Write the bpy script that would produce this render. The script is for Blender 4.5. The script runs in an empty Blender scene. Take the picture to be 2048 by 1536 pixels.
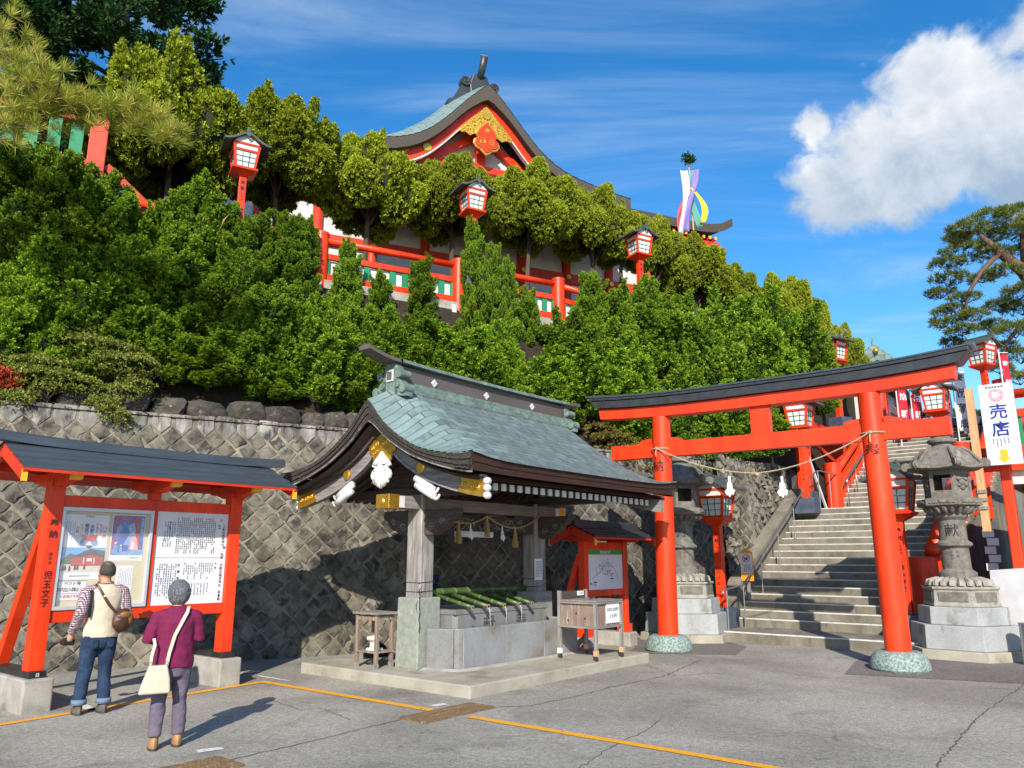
import bpy, bmesh, math, random
import numpy as np
from mathutils import Vector, Matrix
rnd = random.Random(7)
R = math.radians
sc = bpy.context.scene
col = sc.collection

# ---------------------------------------------------------------- camera
CAM_H = 1.7
PITCH = math.atan((1115.0 - 768.0) / 1540.0)
cam_d = bpy.data.cameras.new('camera')
cam_d.sensor_width = 36.0
cam_d.lens = 36.0 * 1540.0 / 2048.0
cam_d.clip_start = 0.05
cam_d.clip_end = 2000.0
cam = bpy.data.objects.new('camera', cam_d)
col.objects.link(cam)
cam.location = (0, 0, CAM_H)
cam.rotation_euler = (R(90) + PITCH, 0, 0)
sc.camera = cam

# ---------------------------------------------------------------- light
SUN_EL, SUN_AZ = 30.0, 184.0        # azimuth clockwise from +Y, where the sun stands
sun_from = Vector((math.sin(R(SUN_AZ)) * math.cos(R(SUN_EL)), math.cos(R(SUN_AZ)) * math.cos(R(SUN_EL)), math.sin(R(SUN_EL))))
sun_d = bpy.data.lights.new('sun', 'SUN')
sun_d.energy = 4.7
sun_d.angle = R(0.53)
sun_d.color = (1.0, 0.93, 0.82)
sun = bpy.data.objects.new('sun', sun_d)
col.objects.link(sun)
sun.rotation_euler = (-sun_from).to_track_quat('-Z', 'Y').to_euler()
sun.location = sun_from * 60
vs = sc.view_settings
vs.view_transform = 'Standard'
vs.look = 'None'
vs.exposure = 0.55
vs.gamma = 1.0
vs.use_curve_mapping = False
sc.cycles.use_denoising = True
sc.cycles.max_bounces = 6
sc.cycles.diffuse_bounces = 3
sc.cycles.glossy_bounces = 3
sc.cycles.transmission_bounces = 4
sc.cycles.transparent_max_bounces = 8
sc.cycles.sample_clamp_indirect = 6.0

# ---------------------------------------------------------------- sky
world = bpy.data.worlds.new('World')
sc.world = world
world.use_nodes = True
wt = world.node_tree
wt.nodes.clear()
def wn(t, **kw):
    n = wt.nodes.new(t)
    for k, v in kw.items():
        setattr(n, k, v)
    return n
def wl(a, b):
    wt.links.new(a, b)
def wmath(op, a, b=None, c=None, clamp=False):
    n = wn('ShaderNodeMath', operation=op, use_clamp=clamp)
    for i, q in enumerate((a, b, c)):
        if q is None:
            continue
        if isinstance(q, (int, float)):
            n.inputs[i].default_value = q
        else:
            wl(q, n.inputs[i])
    return n.outputs[0]
def wsmooth(x, lo, hi):
    n = wn('ShaderNodeMapRange', interpolation_type='SMOOTHSTEP')
    wl(x, n.inputs[0])
    n.inputs[1].default_value, n.inputs[2].default_value = lo, hi
    return n.outputs[0]
sky = wn('ShaderNodeTexSky', sky_type='NISHITA')
sky.sun_disc = False
sky.sun_elevation = R(SUN_EL)
sky.sun_rotation = R(SUN_AZ)
sky.altitude = 200.0
sky.air_density = 1.0
sky.dust_density = 0.35
sky.ozone_density = 2.6
hs = wn('ShaderNodeHueSaturation')
hs.inputs['Saturation'].default_value = 1.36
hs.inputs['Value'].default_value = 1.0
wl(sky.outputs[0], hs.inputs['Color'])
tc = wn('ShaderNodeTexCoord')
sep = wn('ShaderNodeSeparateXYZ')
wl(tc.outputs['Generated'], sep.inputs[0])
sx, sy, sz = sep.outputs
az = wmath('ARCTAN2', sx, sy)
el = wmath('ARCSINE', sz)
# high thin cirrus: noise on a plane far overhead
zc = wmath('MAXIMUM', sz, 0.06)
pu = wmath('DIVIDE', sx, zc)
pv = wmath('DIVIDE', sy, zc)
cmb = wn('ShaderNodeCombineXYZ')
wl(wmath('MULTIPLY', pu, 0.5), cmb.inputs[0])
wl(wmath('MULTIPLY', pv, 1.3), cmb.inputs[1])
n1 = wn('ShaderNodeTexNoise')
n1.inputs['Scale'].default_value = 1.3
n1.inputs['Detail'].default_value = 9
n1.inputs['Roughness'].default_value = 0.62
n1.inputs['Distortion'].default_value = 0.7
wl(cmb.outputs[0], n1.inputs['Vector'])
cirrus = wmath('MULTIPLY', wsmooth(n1.outputs[0], 0.42, 0.80), 0.72)
# cumulus: soft puffs given by azimuth and elevation, edges broken by noise
ang = wn('ShaderNodeCombineXYZ')
wl(az, ang.inputs[0]); wl(el, ang.inputs[1])
def fbm(scale, detail, rough, off, dist=0.0):
    m = wn('ShaderNodeVectorMath', operation='ADD')
    wl(ang.outputs[0], m.inputs[0])
    m.inputs[1].default_value = off
    n = wn('ShaderNodeTexNoise')
    n.inputs['Scale'].default_value = scale
    n.inputs['Detail'].default_value = detail
    n.inputs['Roughness'].default_value = rough
    n.inputs['Distortion'].default_value = dist
    wl(m.outputs[0], n.inputs['Vector'])
    return n
nw = fbm(9.0, 6, 0.6, (3.1, 0.2, 0.7), 0.4)
nsep = wn('ShaderNodeSeparateXYZ')
wl(nw.outputs['Color'], nsep.inputs[0])
azw = wmath('ADD', az, wmath('MULTIPLY', wmath('SUBTRACT', nsep.outputs[0], 0.5), 0.11))
elw = wmath('ADD', el, wmath('MULTIPLY', wmath('SUBTRACT', nsep.outputs[1], 0.5), 0.11))
def dir_of(px, py):
    a, b = (px - 1024) / 1540.0, (768 - py) / 1540.0
    v = Vector((a, math.cos(PITCH) - b * math.sin(PITCH), math.sin(PITCH) + b * math.cos(PITCH))).normalized()
    return math.atan2(v.x, v.y), math.asin(v.z)
field = None
for (px, py, rx, ry, hgt) in [(1890, 185, 120, 115, 1.0), (1990, 250, 130, 110, 1.0), (1780, 275, 130, 85, 1.0), (1660, 340, 95, 85, .78), (1700, 400, 130, 70, .8),
                              (1850, 345, 180, 95, .95), (2060, 310, 120, 115, 1.0), (1632, 262, 40, 48, .62), (2230, 330, 150, 100, .8), (2045, 70, 55, 70, .36)]:
    a0, e0 = dir_of(px, py)
    da = wmath('DIVIDE', wmath('SUBTRACT', azw, a0), rx / 1540.0 / math.cos(e0) * 1.0)
    de = wmath('DIVIDE', wmath('SUBTRACT', elw, e0), ry / 1540.0)
    rr = wmath('SQRT', wmath('ADD', wmath('MULTIPLY', da, da), wmath('MULTIPLY', de, de)))
    b = wmath('MULTIPLY', wmath('SUBTRACT', 1.0, rr), hgt)
    field = b if field is None else wmath('MAXIMUM', field, b)
fine = fbm(19.0, 11, 0.60, (0.3, 1.9, 0.0), 0.25)
fld = wmath('ADD', field, wmath('MULTIPLY', wmath('SUBTRACT', fine.outputs[0], 0.5), 0.95))
cum = wsmooth(fld, 0.0, 0.44)
lit_n = fbm(16.0, 8, 0.58, (0.31, 1.88, 0.0), 0.25)
# cumulus bodies: brighter towards their thick crowns, greyer below
a1, e1 = dir_of(1880, 300)
under = wsmooth(wmath('SUBTRACT', el, e1), -0.085, 0.075)
shade = wmath('ADD', wmath('MULTIPLY', under, 0.66), wmath('MULTIPLY', wmath('SUBTRACT', lit_n.outputs[0], 0.44), 1.7), clamp=True)
cc = wn('ShaderNodeMix', data_type='RGBA')
wl(shade, cc.inputs[0])
cc.inputs[6].default_value = (1.75, 2.3, 3.0, 1)
cc.inputs[7].default_value = (4.5, 4.6, 4.7, 1)
m1 = wn('ShaderNodeMix', data_type='RGBA')
wl(cirrus, m1.inputs[0])
wl(hs.outputs[0], m1.inputs[6])
m1.inputs[7].default_value = (2.5, 3.3, 4.3, 1)
m2 = wn('ShaderNodeMix', data_type='RGBA')
wl(wmath('MULTIPLY', cum, 0.96), m2.inputs[0])
wl(m1.outputs[2], m2.inputs[6])
wl(cc.outputs[2], m2.inputs[7])
bg = wn('ShaderNodeBackground')
bg.inputs['Strength'].default_value = 0.15
wl(m2.outputs[2], bg.inputs['Color'])
wo = wn('ShaderNodeOutputWorld')
wl(bg.outputs[0], wo.inputs['Surface'])

# ---------------------------------------------------------------- frames of the site
ROT = math.atan2(0.772, 0.636)               # pavilion, torii, stairs and notice boards share one direction
C0 = Vector((-0.52, 10.11))
W2 = Vector((0.636, 0.772)); V2 = Vector((-0.772, 0.636))
def S(x, y, z=0.0):
    p = C0 + W2 * x + V2 * y
    return Vector((p.x, p.y, z))
Q0 = Vector((-7.21, 12.2)); DW = Vector((0.874, 0.486)); NW = Vector((-0.486, 0.874))
ROTW = math.atan2(0.486, 0.874)              # direction of the retaining wall and the terrace above it
def H(s, n, z=0.0):
    p = Q0 + DW * s + NW * n
    return Vector((p.x, p.y, z))
def sight(px, py):
    a, b = (px - 1024) / 1540.0, (768 - py) / 1540.0
    return Vector((a, math.cos(PITCH) - b * math.sin(PITCH), math.sin(PITCH) + b * math.cos(PITCH)))
def hill_point(px, py, n):
    d = sight(px, py)
    t = (n + Q0.dot(NW)) / (Vector((d.x, d.y)).dot(NW))
    P = d * t + Vector((0, 0, CAM_H))
    return (Vector((P.x, P.y)) - Q0).dot(DW), P.z
def axis_point(px, py, w):
    return sight(px, py) * w + Vector((0, 0, CAM_H))

# ---------------------------------------------------------------- object helpers
def tag(o, label=None, cat=None, group=None, kind=None):
    if label: o['label'] = label
    if cat: o['category'] = cat
    if group: o['group'] = group
    if kind: o['kind'] = kind
    return o
def thing(name, label, cat, loc=(0, 0, 0), rz=0.0, group=None, parent=None):
    o = bpy.data.objects.new(name, None)
    o.empty_display_size = 0.2
    col.objects.link(o)
    o.location = loc
    o.rotation_euler = (0, 0, rz)
    return tag(o, label, cat, group)
def link(name, mesh, parent=None, loc=None, rz=None, matrix=None):
    o = bpy.data.objects.new(name, mesh)
    col.objects.link(o)
    if parent is not None: o.parent = parent
    if loc is not None: o.location = loc
    if rz is not None: o.rotation_euler = (0, 0, rz)
    if matrix is not None: o.matrix_basis = matrix
    return o
def copy_tree(o, parent=None):
    c = o.copy()
    col.objects.link(c)
    if parent is not None: c.parent = parent
    for ch in list(o.children):
        copy_tree(ch, c)
    return c

class MB:
    def __init__(s):
        s.v = []; s.f = []; s.mi = []; s.cur = 0
    def add(s, verts, faces):
        b = len(s.v)
        s.v.extend([tuple(p) for p in verts])
        for f in faces:
            s.f.append(tuple(i + b for i in f)); s.mi.append(s.cur)
        return s
    def box(s, x0, x1, y0, y1, z0, z1, M=None, taper=None):
        v = [(x0,y0,z0),(x1,y0,z0),(x1,y1,z0),(x0,y1,z0),(x0,y0,z1),(x1,y0,z1),(x1,y1,z1),(x0,y1,z1)]
        if taper is not None:
            cx, cy = (x0+x1)/2, (y0+y1)/2
            v = v[:4] + [(cx+(a-cx)*taper, cy+(b-cy)*taper, c) for a, b, c in v[4:]]
        if M is not None: v = [M @ Vector(p) for p in v]
        return s.add(v, [(0,3,2,1),(4,5,6,7),(0,1,5,4),(1,2,6,5),(2,3,7,6),(3,0,4,7)])
    def beam(s, p, q, w, h, up=(0, 0, 1), w2=None, h2=None):
        p, q = Vector(p), Vector(q)
        d = (q - p).normalized()
        sd = d.cross(Vector(up))
        if sd.length < 1e-4: sd = d.cross(Vector((1, 0, 0)))
        sd.normalize(); u = sd.cross(d).normalized()
        w2 = w if w2 is None else w2; h2 = h if h2 is None else h2
        v = []
        for c, a, b in ((p, w, h), (q, w2, h2)):
            v += [c - sd*a/2 - u*b/2, c + sd*a/2 - u*b/2, c + sd*a/2 + u*b/2, c - sd*a/2 + u*b/2]
        return s.add(v, [(0,1,2,3),(7,6,5,4),(0,4,5,1),(1,5,6,2),(2,6,7,3),(3,7,4,0)])
    def prism(s, poly, axis, h0, h1):
        n = len(poly)
        def P(a, b, h):
            return {'x': (h, a, b), 'y': (a, h, b), 'z': (a, b, h)}[axis]
        v = [P(a, b, h0) for a, b in poly] + [P(a, b, h1) for a, b in poly]
        f = [tuple(range(n))[::-1], tuple(range(n, 2*n))] + [(i, (i+1) % n, n+(i+1) % n, n+i) for i in range(n)]
        return s.add(v, f)
    def lathe(s, prof, n=16, c=(0, 0), ph=0.0, cap=True, sq=None):
        v = []
        for r, z in prof:
            for i in range(n):
                a = ph + 2*math.pi*i/n
                v.append((c[0] + r*math.cos(a), c[1] + r*math.sin(a), z))
        f = []
        for j in range(len(prof)-1):
            for i in range(n):
                f.append((j*n+i, j*n+(i+1) % n, (j+1)*n+(i+1) % n, (j+1)*n+i))
        if cap:
            f.append(tuple(range(n))[::-1]); f.append(tuple((len(prof)-1)*n+i for i in range(n)))
        return s.add(v, f)
    def tube(s, pts, r, n=8, cap=True):
        pts = [Vector(p) for p in pts]
        rr = r if isinstance(r, (list, tuple)) else [r]*len(pts)
        v = []; pu = None
        for k, p in enumerate(pts):
            d = (pts[min(k+1, len(pts)-1)] - pts[max(k-1, 0)])
            d.normalize()
            if pu is None:
                pu = d.cross(Vector((0, 0, 1)))
                if pu.length < 1e-3: pu = d.cross(Vector((1, 0, 0)))
            u = (pu - d*pu.dot(d)).normalized(); pu = u
            w = d.cross(u)
            for i in range(n):
                a = 2*math.pi*i/n
                v.append(p + u*math.cos(a)*rr[k] + w*math.sin(a)*rr[k])
        f = []
        for j in range(len(pts)-1):
            for i in range(n):
                f.append((j*n+i, j*n+(i+1) % n, (j+1)*n+(i+1) % n, (j+1)*n+i))
        if cap:
            f.append(tuple(range(n))[::-1]); f.append(tuple((len(pts)-1)*n+i for i in range(n)))
        return s.add(v, f)
    def grid(s, fn, nu, nv):
        v = [fn(i/nu, j/nv) for i in range(nu+1) for j in range(nv+1)]
        f = [(i*(nv+1)+j, (i+1)*(nv+1)+j, (i+1)*(nv+1)+j+1, i*(nv+1)+j+1) for i in range(nu) for j in range(nv)]
        return s.add(v, f)
    def ball(s, c, rx, ry=None, rz=None, n=10, m=6):
        ry = rx if ry is None else ry; rz = rx if rz is None else rz
        v = [(c[0], c[1], c[2]-rz)]
        for j in range(1, m):
            b = -math.pi/2 + math.pi*j/m
            for i in range(n):
                a = 2*math.pi*i/n
                v.append((c[0]+rx*math.cos(b)*math.cos(a), c[1]+ry*math.cos(b)*math.sin(a), c[2]+rz*math.sin(b)))
        v.append((c[0], c[1], c[2]+rz))
        f = [(0, 1+(i+1) % n, 1+i) for i in range(n)]
        for j in range(m-2):
            for i in range(n):
                f.append((1+j*n+i, 1+j*n+(i+1) % n, 1+(j+1)*n+(i+1) % n, 1+(j+1)*n+i))
        t = len(v)-1; b0 = 1+(m-2)*n
        f += [(b0+i, b0+(i+1) % n, t) for i in range(n)]
        return s.add(v, f)
    def mesh(s, name, mats, smooth=False):
        me = bpy.data.meshes.new(name)
        me.from_pydata(s.v, [], s.f)
        for m in (mats if isinstance(mats, (list, tuple)) else [mats]):
            me.materials.append(m)
        if any(s.mi):
            me.polygons.foreach_set('material_index', s.mi)
        if smooth:
            me.polygons.foreach_set('use_smooth', [True]*len(me.polygons))
        me.update()
        return me
    def build(s, name, mats, parent=None, smooth=False, bevel=0.0, loc=None, rz=None, seg=2, autosmooth=False):
        o = link(name, s.mesh(name, mats, smooth or autosmooth), parent, loc, rz)
        if bevel:
            b = o.modifiers.new('bevel', 'BEVEL'); b.width = bevel; b.segments = seg; b.limit_method = 'ANGLE'; b.angle_limit = R(40)
        if autosmooth:
            sharp_edges(o.data)
        return o
def sharp_edges(me, deg=38):
    bm = bmesh.new(); bm.from_mesh(me)
    for e in bm.edges:
        if len(e.link_faces) == 2 and e.calc_face_angle(0) > R(deg):
            e.smooth = False
    bm.to_mesh(me); bm.free()

# ---------------------------------------------------------------- materials
M = {}
def mat(name, c1, c2=None, rough=0.6, scale=6.0, detail=5, bump=0.0, bscale=None, metal=0.0, stretch=None, spec=0.4, lo=0.35, hi=0.65, spots=None, coat=0.0, rnd_tint=0.0, weather=None):
    m = bpy.data.materials.new(name)
    m.use_nodes = True
    t = m.node_tree; N = t.nodes; L = t.links
    b = N['Principled BSDF']
    b.inputs['Roughness'].default_value = rough
    b.inputs['Metallic'].default_value = metal
    b.inputs['Specular IOR Level'].default_value = spec
    if coat: b.inputs['Coat Weight'].default_value = coat
    c1 = (*c1, 1); c2 = (*(c2 if c2 else c1[:3]), 1)
    tc = N.new('ShaderNodeTexCoord')
    oi = N.new('ShaderNodeObjectInfo')
    mp = N.new('ShaderNodeMapping')
    if stretch: mp.inputs['Scale'].default_value = stretch
    L.new(tc.outputs['Object'], mp.inputs['Vector'])
    sh = N.new('ShaderNodeVectorMath'); sh.operation = 'SCALE'
    sh.inputs[0].default_value = (17.0, 29.0, 11.0)
    L.new(oi.outputs['Random'], sh.inputs['Scale'])
    ad = N.new('ShaderNodeVectorMath'); ad.operation = 'ADD'
    L.new(mp.outputs[0], ad.inputs[0]); L.new(sh.outputs[0], ad.inputs[1])
    nz = N.new('ShaderNodeTexNoise')
    nz.inputs['Scale'].default_value = scale; nz.inputs['Detail'].default_value = detail; nz.inputs['Roughness'].default_value = 0.6
    L.new(ad.outputs[0], nz.inputs['Vector'])
    mr = N.new('ShaderNodeMapRange'); mr.inputs[1].default_value = lo; mr.inputs[2].default_value = hi
    L.new(nz.outputs[0], mr.inputs[0])
    mx = N.new('ShaderNodeMix'); mx.data_type = 'RGBA'
    mx.inputs[6].default_value = c1; mx.inputs[7].default_value = c2
    L.new(mr.outputs[0], mx.inputs[0])
    out = mx.outputs[2]
    if spots:                                  # (colour, scale, threshold, width)
        n2 = N.new('ShaderNodeTexNoise'); n2.inputs['Scale'].default_value = spots[1]; n2.inputs['Detail'].default_value = 7; n2.inputs['Roughness'].default_value = 0.65
        L.new(ad.outputs[0], n2.inputs['Vector'])
        r2 = N.new('ShaderNodeMapRange'); r2.inputs[1].default_value = spots[2]; r2.inputs[2].default_value = spots[2] + spots[3]
        L.new(n2.outputs[0], r2.inputs[0])
        m2 = N.new('ShaderNodeMix'); m2.data_type = 'RGBA'; m2.inputs[7].default_value = (*spots[0], 1)
        L.new(r2.outputs[0], m2.inputs[0]); L.new(out, m2.inputs[6])
        out = m2.outputs[2]
    if rnd_tint:
        hv = N.new('ShaderNodeHueSaturation')
        q = N.new('ShaderNodeMapRange'); q.inputs[3].default_value = 1 - rnd_tint; q.inputs[4].default_value = 1 + rnd_tint
        L.new(oi.outputs['Random'], q.inputs[0]); L.new(q.outputs[0], hv.inputs['Value']); L.new(out, hv.inputs['Color'])
        out = hv.outputs[0]
    if weather:                                # stains that run across neighbouring pieces: (scale, low, high, streak colour)
        ge = N.new('ShaderNodeNewGeometry'); wm = N.new('ShaderNodeMapping'); wm.inputs['Scale'].default_value = (1, 1, .45)
        L.new(ge.outputs['Position'], wm.inputs['Vector'])
        w1 = N.new('ShaderNodeTexNoise'); w1.inputs['Scale'].default_value = weather[0]; w1.inputs['Detail'].default_value = 8; w1.inputs['Roughness'].default_value = 0.7; w1.inputs['Distortion'].default_value = .5
        L.new(wm.outputs[0], w1.inputs['Vector'])
        wr = N.new('ShaderNodeMapRange'); wr.inputs[1].default_value = .32; wr.inputs[2].default_value = .68; wr.inputs[3].default_value = weather[1]; wr.inputs[4].default_value = weather[2]
        L.new(w1.outputs[0], wr.inputs[0])
        h3 = N.new('ShaderNodeHueSaturation'); L.new(out, h3.inputs['Color']); L.new(wr.outputs[0], h3.inputs['Value']); out = h3.outputs[0]
        if len(weather) > 3:
            w2 = N.new('ShaderNodeTexNoise'); w2.inputs['Scale'].default_value = 3.2; w2.inputs['Detail'].default_value = 6; w2.inputs['Roughness'].default_value = 0.7
            wp = N.new('ShaderNodeMapping'); wp.inputs['Scale'].default_value = (1.6, 1.6, .22); L.new(ge.outputs['Position'], wp.inputs['Vector']); L.new(wp.outputs[0], w2.inputs['Vector'])
            r3 = N.new('ShaderNodeMapRange'); r3.inputs[1].default_value = .60; r3.inputs[2].default_value = .70; r3.inputs[4].default_value = .75; L.new(w2.outputs[0], r3.inputs[0])
            m3 = N.new('ShaderNodeMix'); m3.data_type = 'RGBA'; m3.inputs[7].default_value = (*weather[3], 1); L.new(r3.outputs[0], m3.inputs[0]); L.new(out, m3.inputs[6]); out = m3.outputs[2]
    L.new(out, b.inputs['Base Color'])
    if bump:
        nb = N.new('ShaderNodeTexNoise'); nb.inputs['Scale'].default_value = bscale or scale*3; nb.inputs['Detail'].default_value = 6; nb.inputs['Roughness'].default_value = 0.65
        L.new(ad.outputs[0], nb.inputs['Vector'])
        bp = N.new('ShaderNodeBump'); bp.inputs['Strength'].default_value = min(1.0, bump); bp.inputs['Distance'].default_value = 0.02
        L.new(nb.outputs[0], bp.inputs['Height']); L.new(bp.outputs[0], b.inputs['Normal'])
    M[name] = m
    return m
mat('vermilion', (0.80, 0.052, 0.008), (0.66, 0.038, 0.006), rough=0.38, scale=2.2, bump=0.08, bscale=14, spots=((0.50, 0.03, 0.008), 6.0, 0.58, 0.2), stretch=(1.6, 1.6, 0.25), weather=(2.4, .74, 1.16))
mat('vermilion_old', (0.62, 0.045, 0.012), (0.48, 0.03, 0.01), rough=0.5, scale=3.0, bump=0.12, bscale=20)
mat('vermilion_faded', (0.58, 0.07, 0.03), (0.46, 0.045, 0.022), rough=0.55, scale=3.0, bump=0.12, bscale=20)
mat('green_paint', (0.012, 0.19, 0.075), (0.02, 0.24, 0.11), rough=0.5, scale=4)
mat('dark_green_paint', (0.01, 0.09, 0.05), (0.015, 0.12, 0.07), rough=0.5, scale=4)
mat('white_paint', (0.66, 0.66, 0.645), (0.56, 0.56, 0.545), rough=0.55, scale=5)
mat('plaster', (0.60, 0.58, 0.56), (0.50, 0.48, 0.46), rough=0.85, scale=3, bump=0.1)
mat('paper_white', (0.70, 0.70, 0.72), (0.64, 0.64, 0.66), rough=0.7, scale=3)
mat('lantern_glass', (0.72, 0.76, 0.74), (0.62, 0.68, 0.66), rough=0.25, scale=2, spec=0.6)
mat('ink', (0.012, 0.012, 0.014), (0.02, 0.02, 0.022), rough=0.6)
mat('ink_red', (0.55, 0.02, 0.02), rough=0.6)
mat('ink_blue', (0.015, 0.03, 0.22), rough=0.6)
mat('ink_grey', (0.09, 0.09, 0.10), rough=0.6)
mat('ink_green', (0.05, 0.28, 0.06), rough=0.6)
mat('ink_yellow', (0.80, 0.42, 0.02), rough=0.5)
mat('ink_orange', (0.85, 0.30, 0.02), rough=0.5)
mat('gold', (0.78, 0.46, 0.07), (0.62, 0.33, 0.04), rough=0.34, metal=0.85, scale=9, bump=0.6, bscale=34)
mat('gold_plain', (0.80, 0.50, 0.08), (0.66, 0.38, 0.05), rough=0.36, metal=0.8, scale=9)
mat('yellow_paint', (0.80, 0.46, 0.02), (0.70, 0.38, 0.02), rough=0.5)
mat('black_metal', (0.022, 0.024, 0.026), (0.04, 0.042, 0.045), rough=0.42, scale=5, spec=0.5)
mat('slate_metal', (0.040, 0.052, 0.068), (0.062, 0.076, 0.092), rough=0.38, scale=4, spec=0.5, stretch=(0.4, 3, 3))
mat('dark_copper', (0.05, 0.062, 0.055), (0.085, 0.10, 0.085), rough=0.5, scale=5, spots=((0.13, 0.19, 0.15), 7, 0.58, 0.15))
mat('copper_roof', (0.098, 0.125, 0.128), (0.155, 0.20, 0.195), rough=0.62, scale=1.6, bump=0.06, bscale=9, spots=((0.205, 0.27, 0.25), 3.2, 0.57, 0.16), rnd_tint=0.08, stretch=(3.0, 0.45, 0.6), spec=0.3)
mat('copper_green_lit', (0.15, 0.21, 0.198), (0.20, 0.272, 0.255), rough=0.5, scale=2.2, spots=((0.11, 0.15, 0.147), 3.6, 0.57, 0.12), rnd_tint=0.07)  # greener copper with a sunlit tone put into its colour
mat('copper_patina', (0.16, 0.23, 0.19), (0.10, 0.13, 0.115), rough=0.55, scale=7, spots=((0.26, 0.36, 0.31), 9, 0.55, 0.15), bump=0.25)
mat('copper_brown', (0.085, 0.070, 0.060), (0.12, 0.10, 0.088), rough=0.42, scale=3, stretch=(0.3, 2, 2))
mat('bark_thatch', (0.030, 0.024, 0.020), (0.075, 0.062, 0.052), rough=0.95, scale=30, bump=1.0, bscale=24, stretch=(1, 1, 3), lo=0.45, hi=0.62, spots=((0.19, 0.17, 0.15), 22, 0.60, 0.08))
mat('bark_brown', (0.030, 0.013, 0.009), (0.055, 0.022, 0.014), rough=0.9, scale=14, bump=0.6, bscale=30, stretch=(0.2, 1, 3))
mat('shrine_bark', (0.055, 0.045, 0.036), (0.090, 0.076, 0.060), rough=0.9, scale=14, bump=0.5, bscale=30, stretch=(0.3, 0.3, 6))
mat('old_wood', (0.16, 0.145, 0.13), (0.30, 0.275, 0.255), rough=0.85, scale=5, bump=0.35, bscale=12, stretch=(5, 5, 0.4), spots=((0.42, 0.40, 0.38), 4, 0.58, 0.12))
mat('old_wood_x', (0.16, 0.14, 0.125), (0.27, 0.245, 0.225), rough=0.85, scale=5, bump=0.35, bscale=12, stretch=(0.4, 5, 5))
mat('old_wood_y', (0.15, 0.13, 0.12), (0.27, 0.25, 0.235), rough=0.85, scale=5, bump=0.35, bscale=12, stretch=(5, 0.4, 5))
mat('dark_wood', (0.042, 0.032, 0.027), (0.085, 0.068, 0.058), rough=0.85, scale=5, bump=0.3, bscale=12, stretch=(5, 0.5, 5))
mat('stand_wood', (0.17, 0.115, 0.085), (0.28, 0.21, 0.165), rough=0.85, scale=6, bump=0.3, bscale=14, stretch=(4, 4, 0.5), spots=((0.36, 0.31, 0.27), 6, 0.56, 0.12))
mat('raw_wood', (0.46, 0.25, 0.12), (0.60, 0.36, 0.18), rough=0.8, scale=5, stretch=(6, 6, 0.5), bump=0.2)
mat('concrete', (0.27, 0.25, 0.21), (0.38, 0.36, 0.32), rough=0.92, scale=3.5, bump=0.35, bscale=40, spots=((0.17, 0.155, 0.125), 2.5, 0.54, 0.16))
mat('plinth_concrete', (0.29, 0.265, 0.205), (0.38, 0.35, 0.285), rough=0.92, scale=2.5, bump=0.35, bscale=45, spots=((0.19, 0.17, 0.125), 1.9, 0.55, 0.16))
mat('stair_concrete', (0.165, 0.146, 0.108), (0.245, 0.22, 0.17), rough=0.93, scale=2.2, bump=0.3, bscale=40, spots=((0.085, 0.075, 0.055), 1.6, 0.54, 0.18), stretch=(1, 1, 0.7), weather=(1.5, .7, 1.2, (.09, .08, .06)))
mat('stair_edge', (0.46, 0.44, 0.40), (0.62, 0.60, 0.56), rough=0.85, scale=8)
mat('granite_grey', (0.225, 0.23, 0.235), (0.275, 0.28, 0.28), rough=0.45, scale=60, detail=3, spots=((0.155, 0.125, 0.08), 1.6, 0.52, 0.2), spec=0.5, weather=(2.0, .75, 1.15))
mat('granite_wet', (0.18, 0.182, 0.18), (0.235, 0.238, 0.235), rough=0.38, scale=50, detail=3, spots=((0.15, 0.12, 0.075), 2.0, 0.51, 0.2), spec=0.5, weather=(2.0, .75, 1.15))
mat('granite_light', (0.30, 0.31, 0.31), (0.37, 0.38, 0.38), rough=0.7, scale=45, detail=3, spots=((0.20, 0.19, 0.16), 2.2, 0.56, 0.14), bump=0.1, weather=(1.8, .75, 1.12, (.16, .15, .125)))
mat('green_granite', (0.12, 0.175, 0.155), (0.30, 0.37, 0.345), rough=0.75, scale=26, detail=4, bump=0.3, bscale=50, lo=0.42, hi=0.6)
mat('pedestal_stone', (0.205, 0.225, 0.185), (0.285, 0.30, 0.255), rough=0.75, scale=14, bump=0.2, bscale=40, spots=((0.40, 0.41, 0.37), 5, 0.6, 0.1))
mat('lantern_stone', (0.115, 0.105, 0.088), (0.20, 0.188, 0.16), rough=0.93, scale=9, bump=0.5, bscale=50, spots=((0.30, 0.285, 0.25), 6, 0.60, 0.12))
mat('lantern_stone_pale', (0.24, 0.225, 0.19), (0.36, 0.345, 0.30), rough=0.93, scale=8, bump=0.4, bscale=50, spots=((0.13, 0.11, 0.09), 5, 0.57, 0.12))
mat('wall_stone', (0.092, 0.080, 0.060), (0.165, 0.147, 0.115), rough=0.95, scale=4.5, bump=0.9, bscale=11, spots=((0.035, 0.032, 0.028), 3.4, 0.50, 0.12), rnd_tint=0.30, weather=(1.1, .55, 1.45, (0.24, 0.22, 0.175)))
mat('wall_mortar', (0.165, 0.147, 0.11), (0.245, 0.222, 0.172), rough=0.95, scale=6, bump=0.5, bscale=30, spots=((0.08, 0.07, 0.055), 2.4, 0.50, 0.16), weather=(1.1, .5, 1.35))
mat('cap_stone', (0.155, 0.145, 0.125), (0.27, 0.255, 0.225), rough=0.95, scale=4, bump=0.4, bscale=24, spots=((0.045, 0.042, 0.036), 3.5, 0.5, 0.12), stretch=(1.4, 1, 0.5), rnd_tint=0.2, weather=(1.6, .5, 1.4, (.40, .38, .33)))
mat('boulder', (0.035, 0.031, 0.025), (0.085, 0.074, 0.058), rough=0.95, scale=4.5, bump=0.6, bscale=16, spots=((0.24, 0.22, 0.18), 5, 0.6, 0.1), rnd_tint=0.25)
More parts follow.
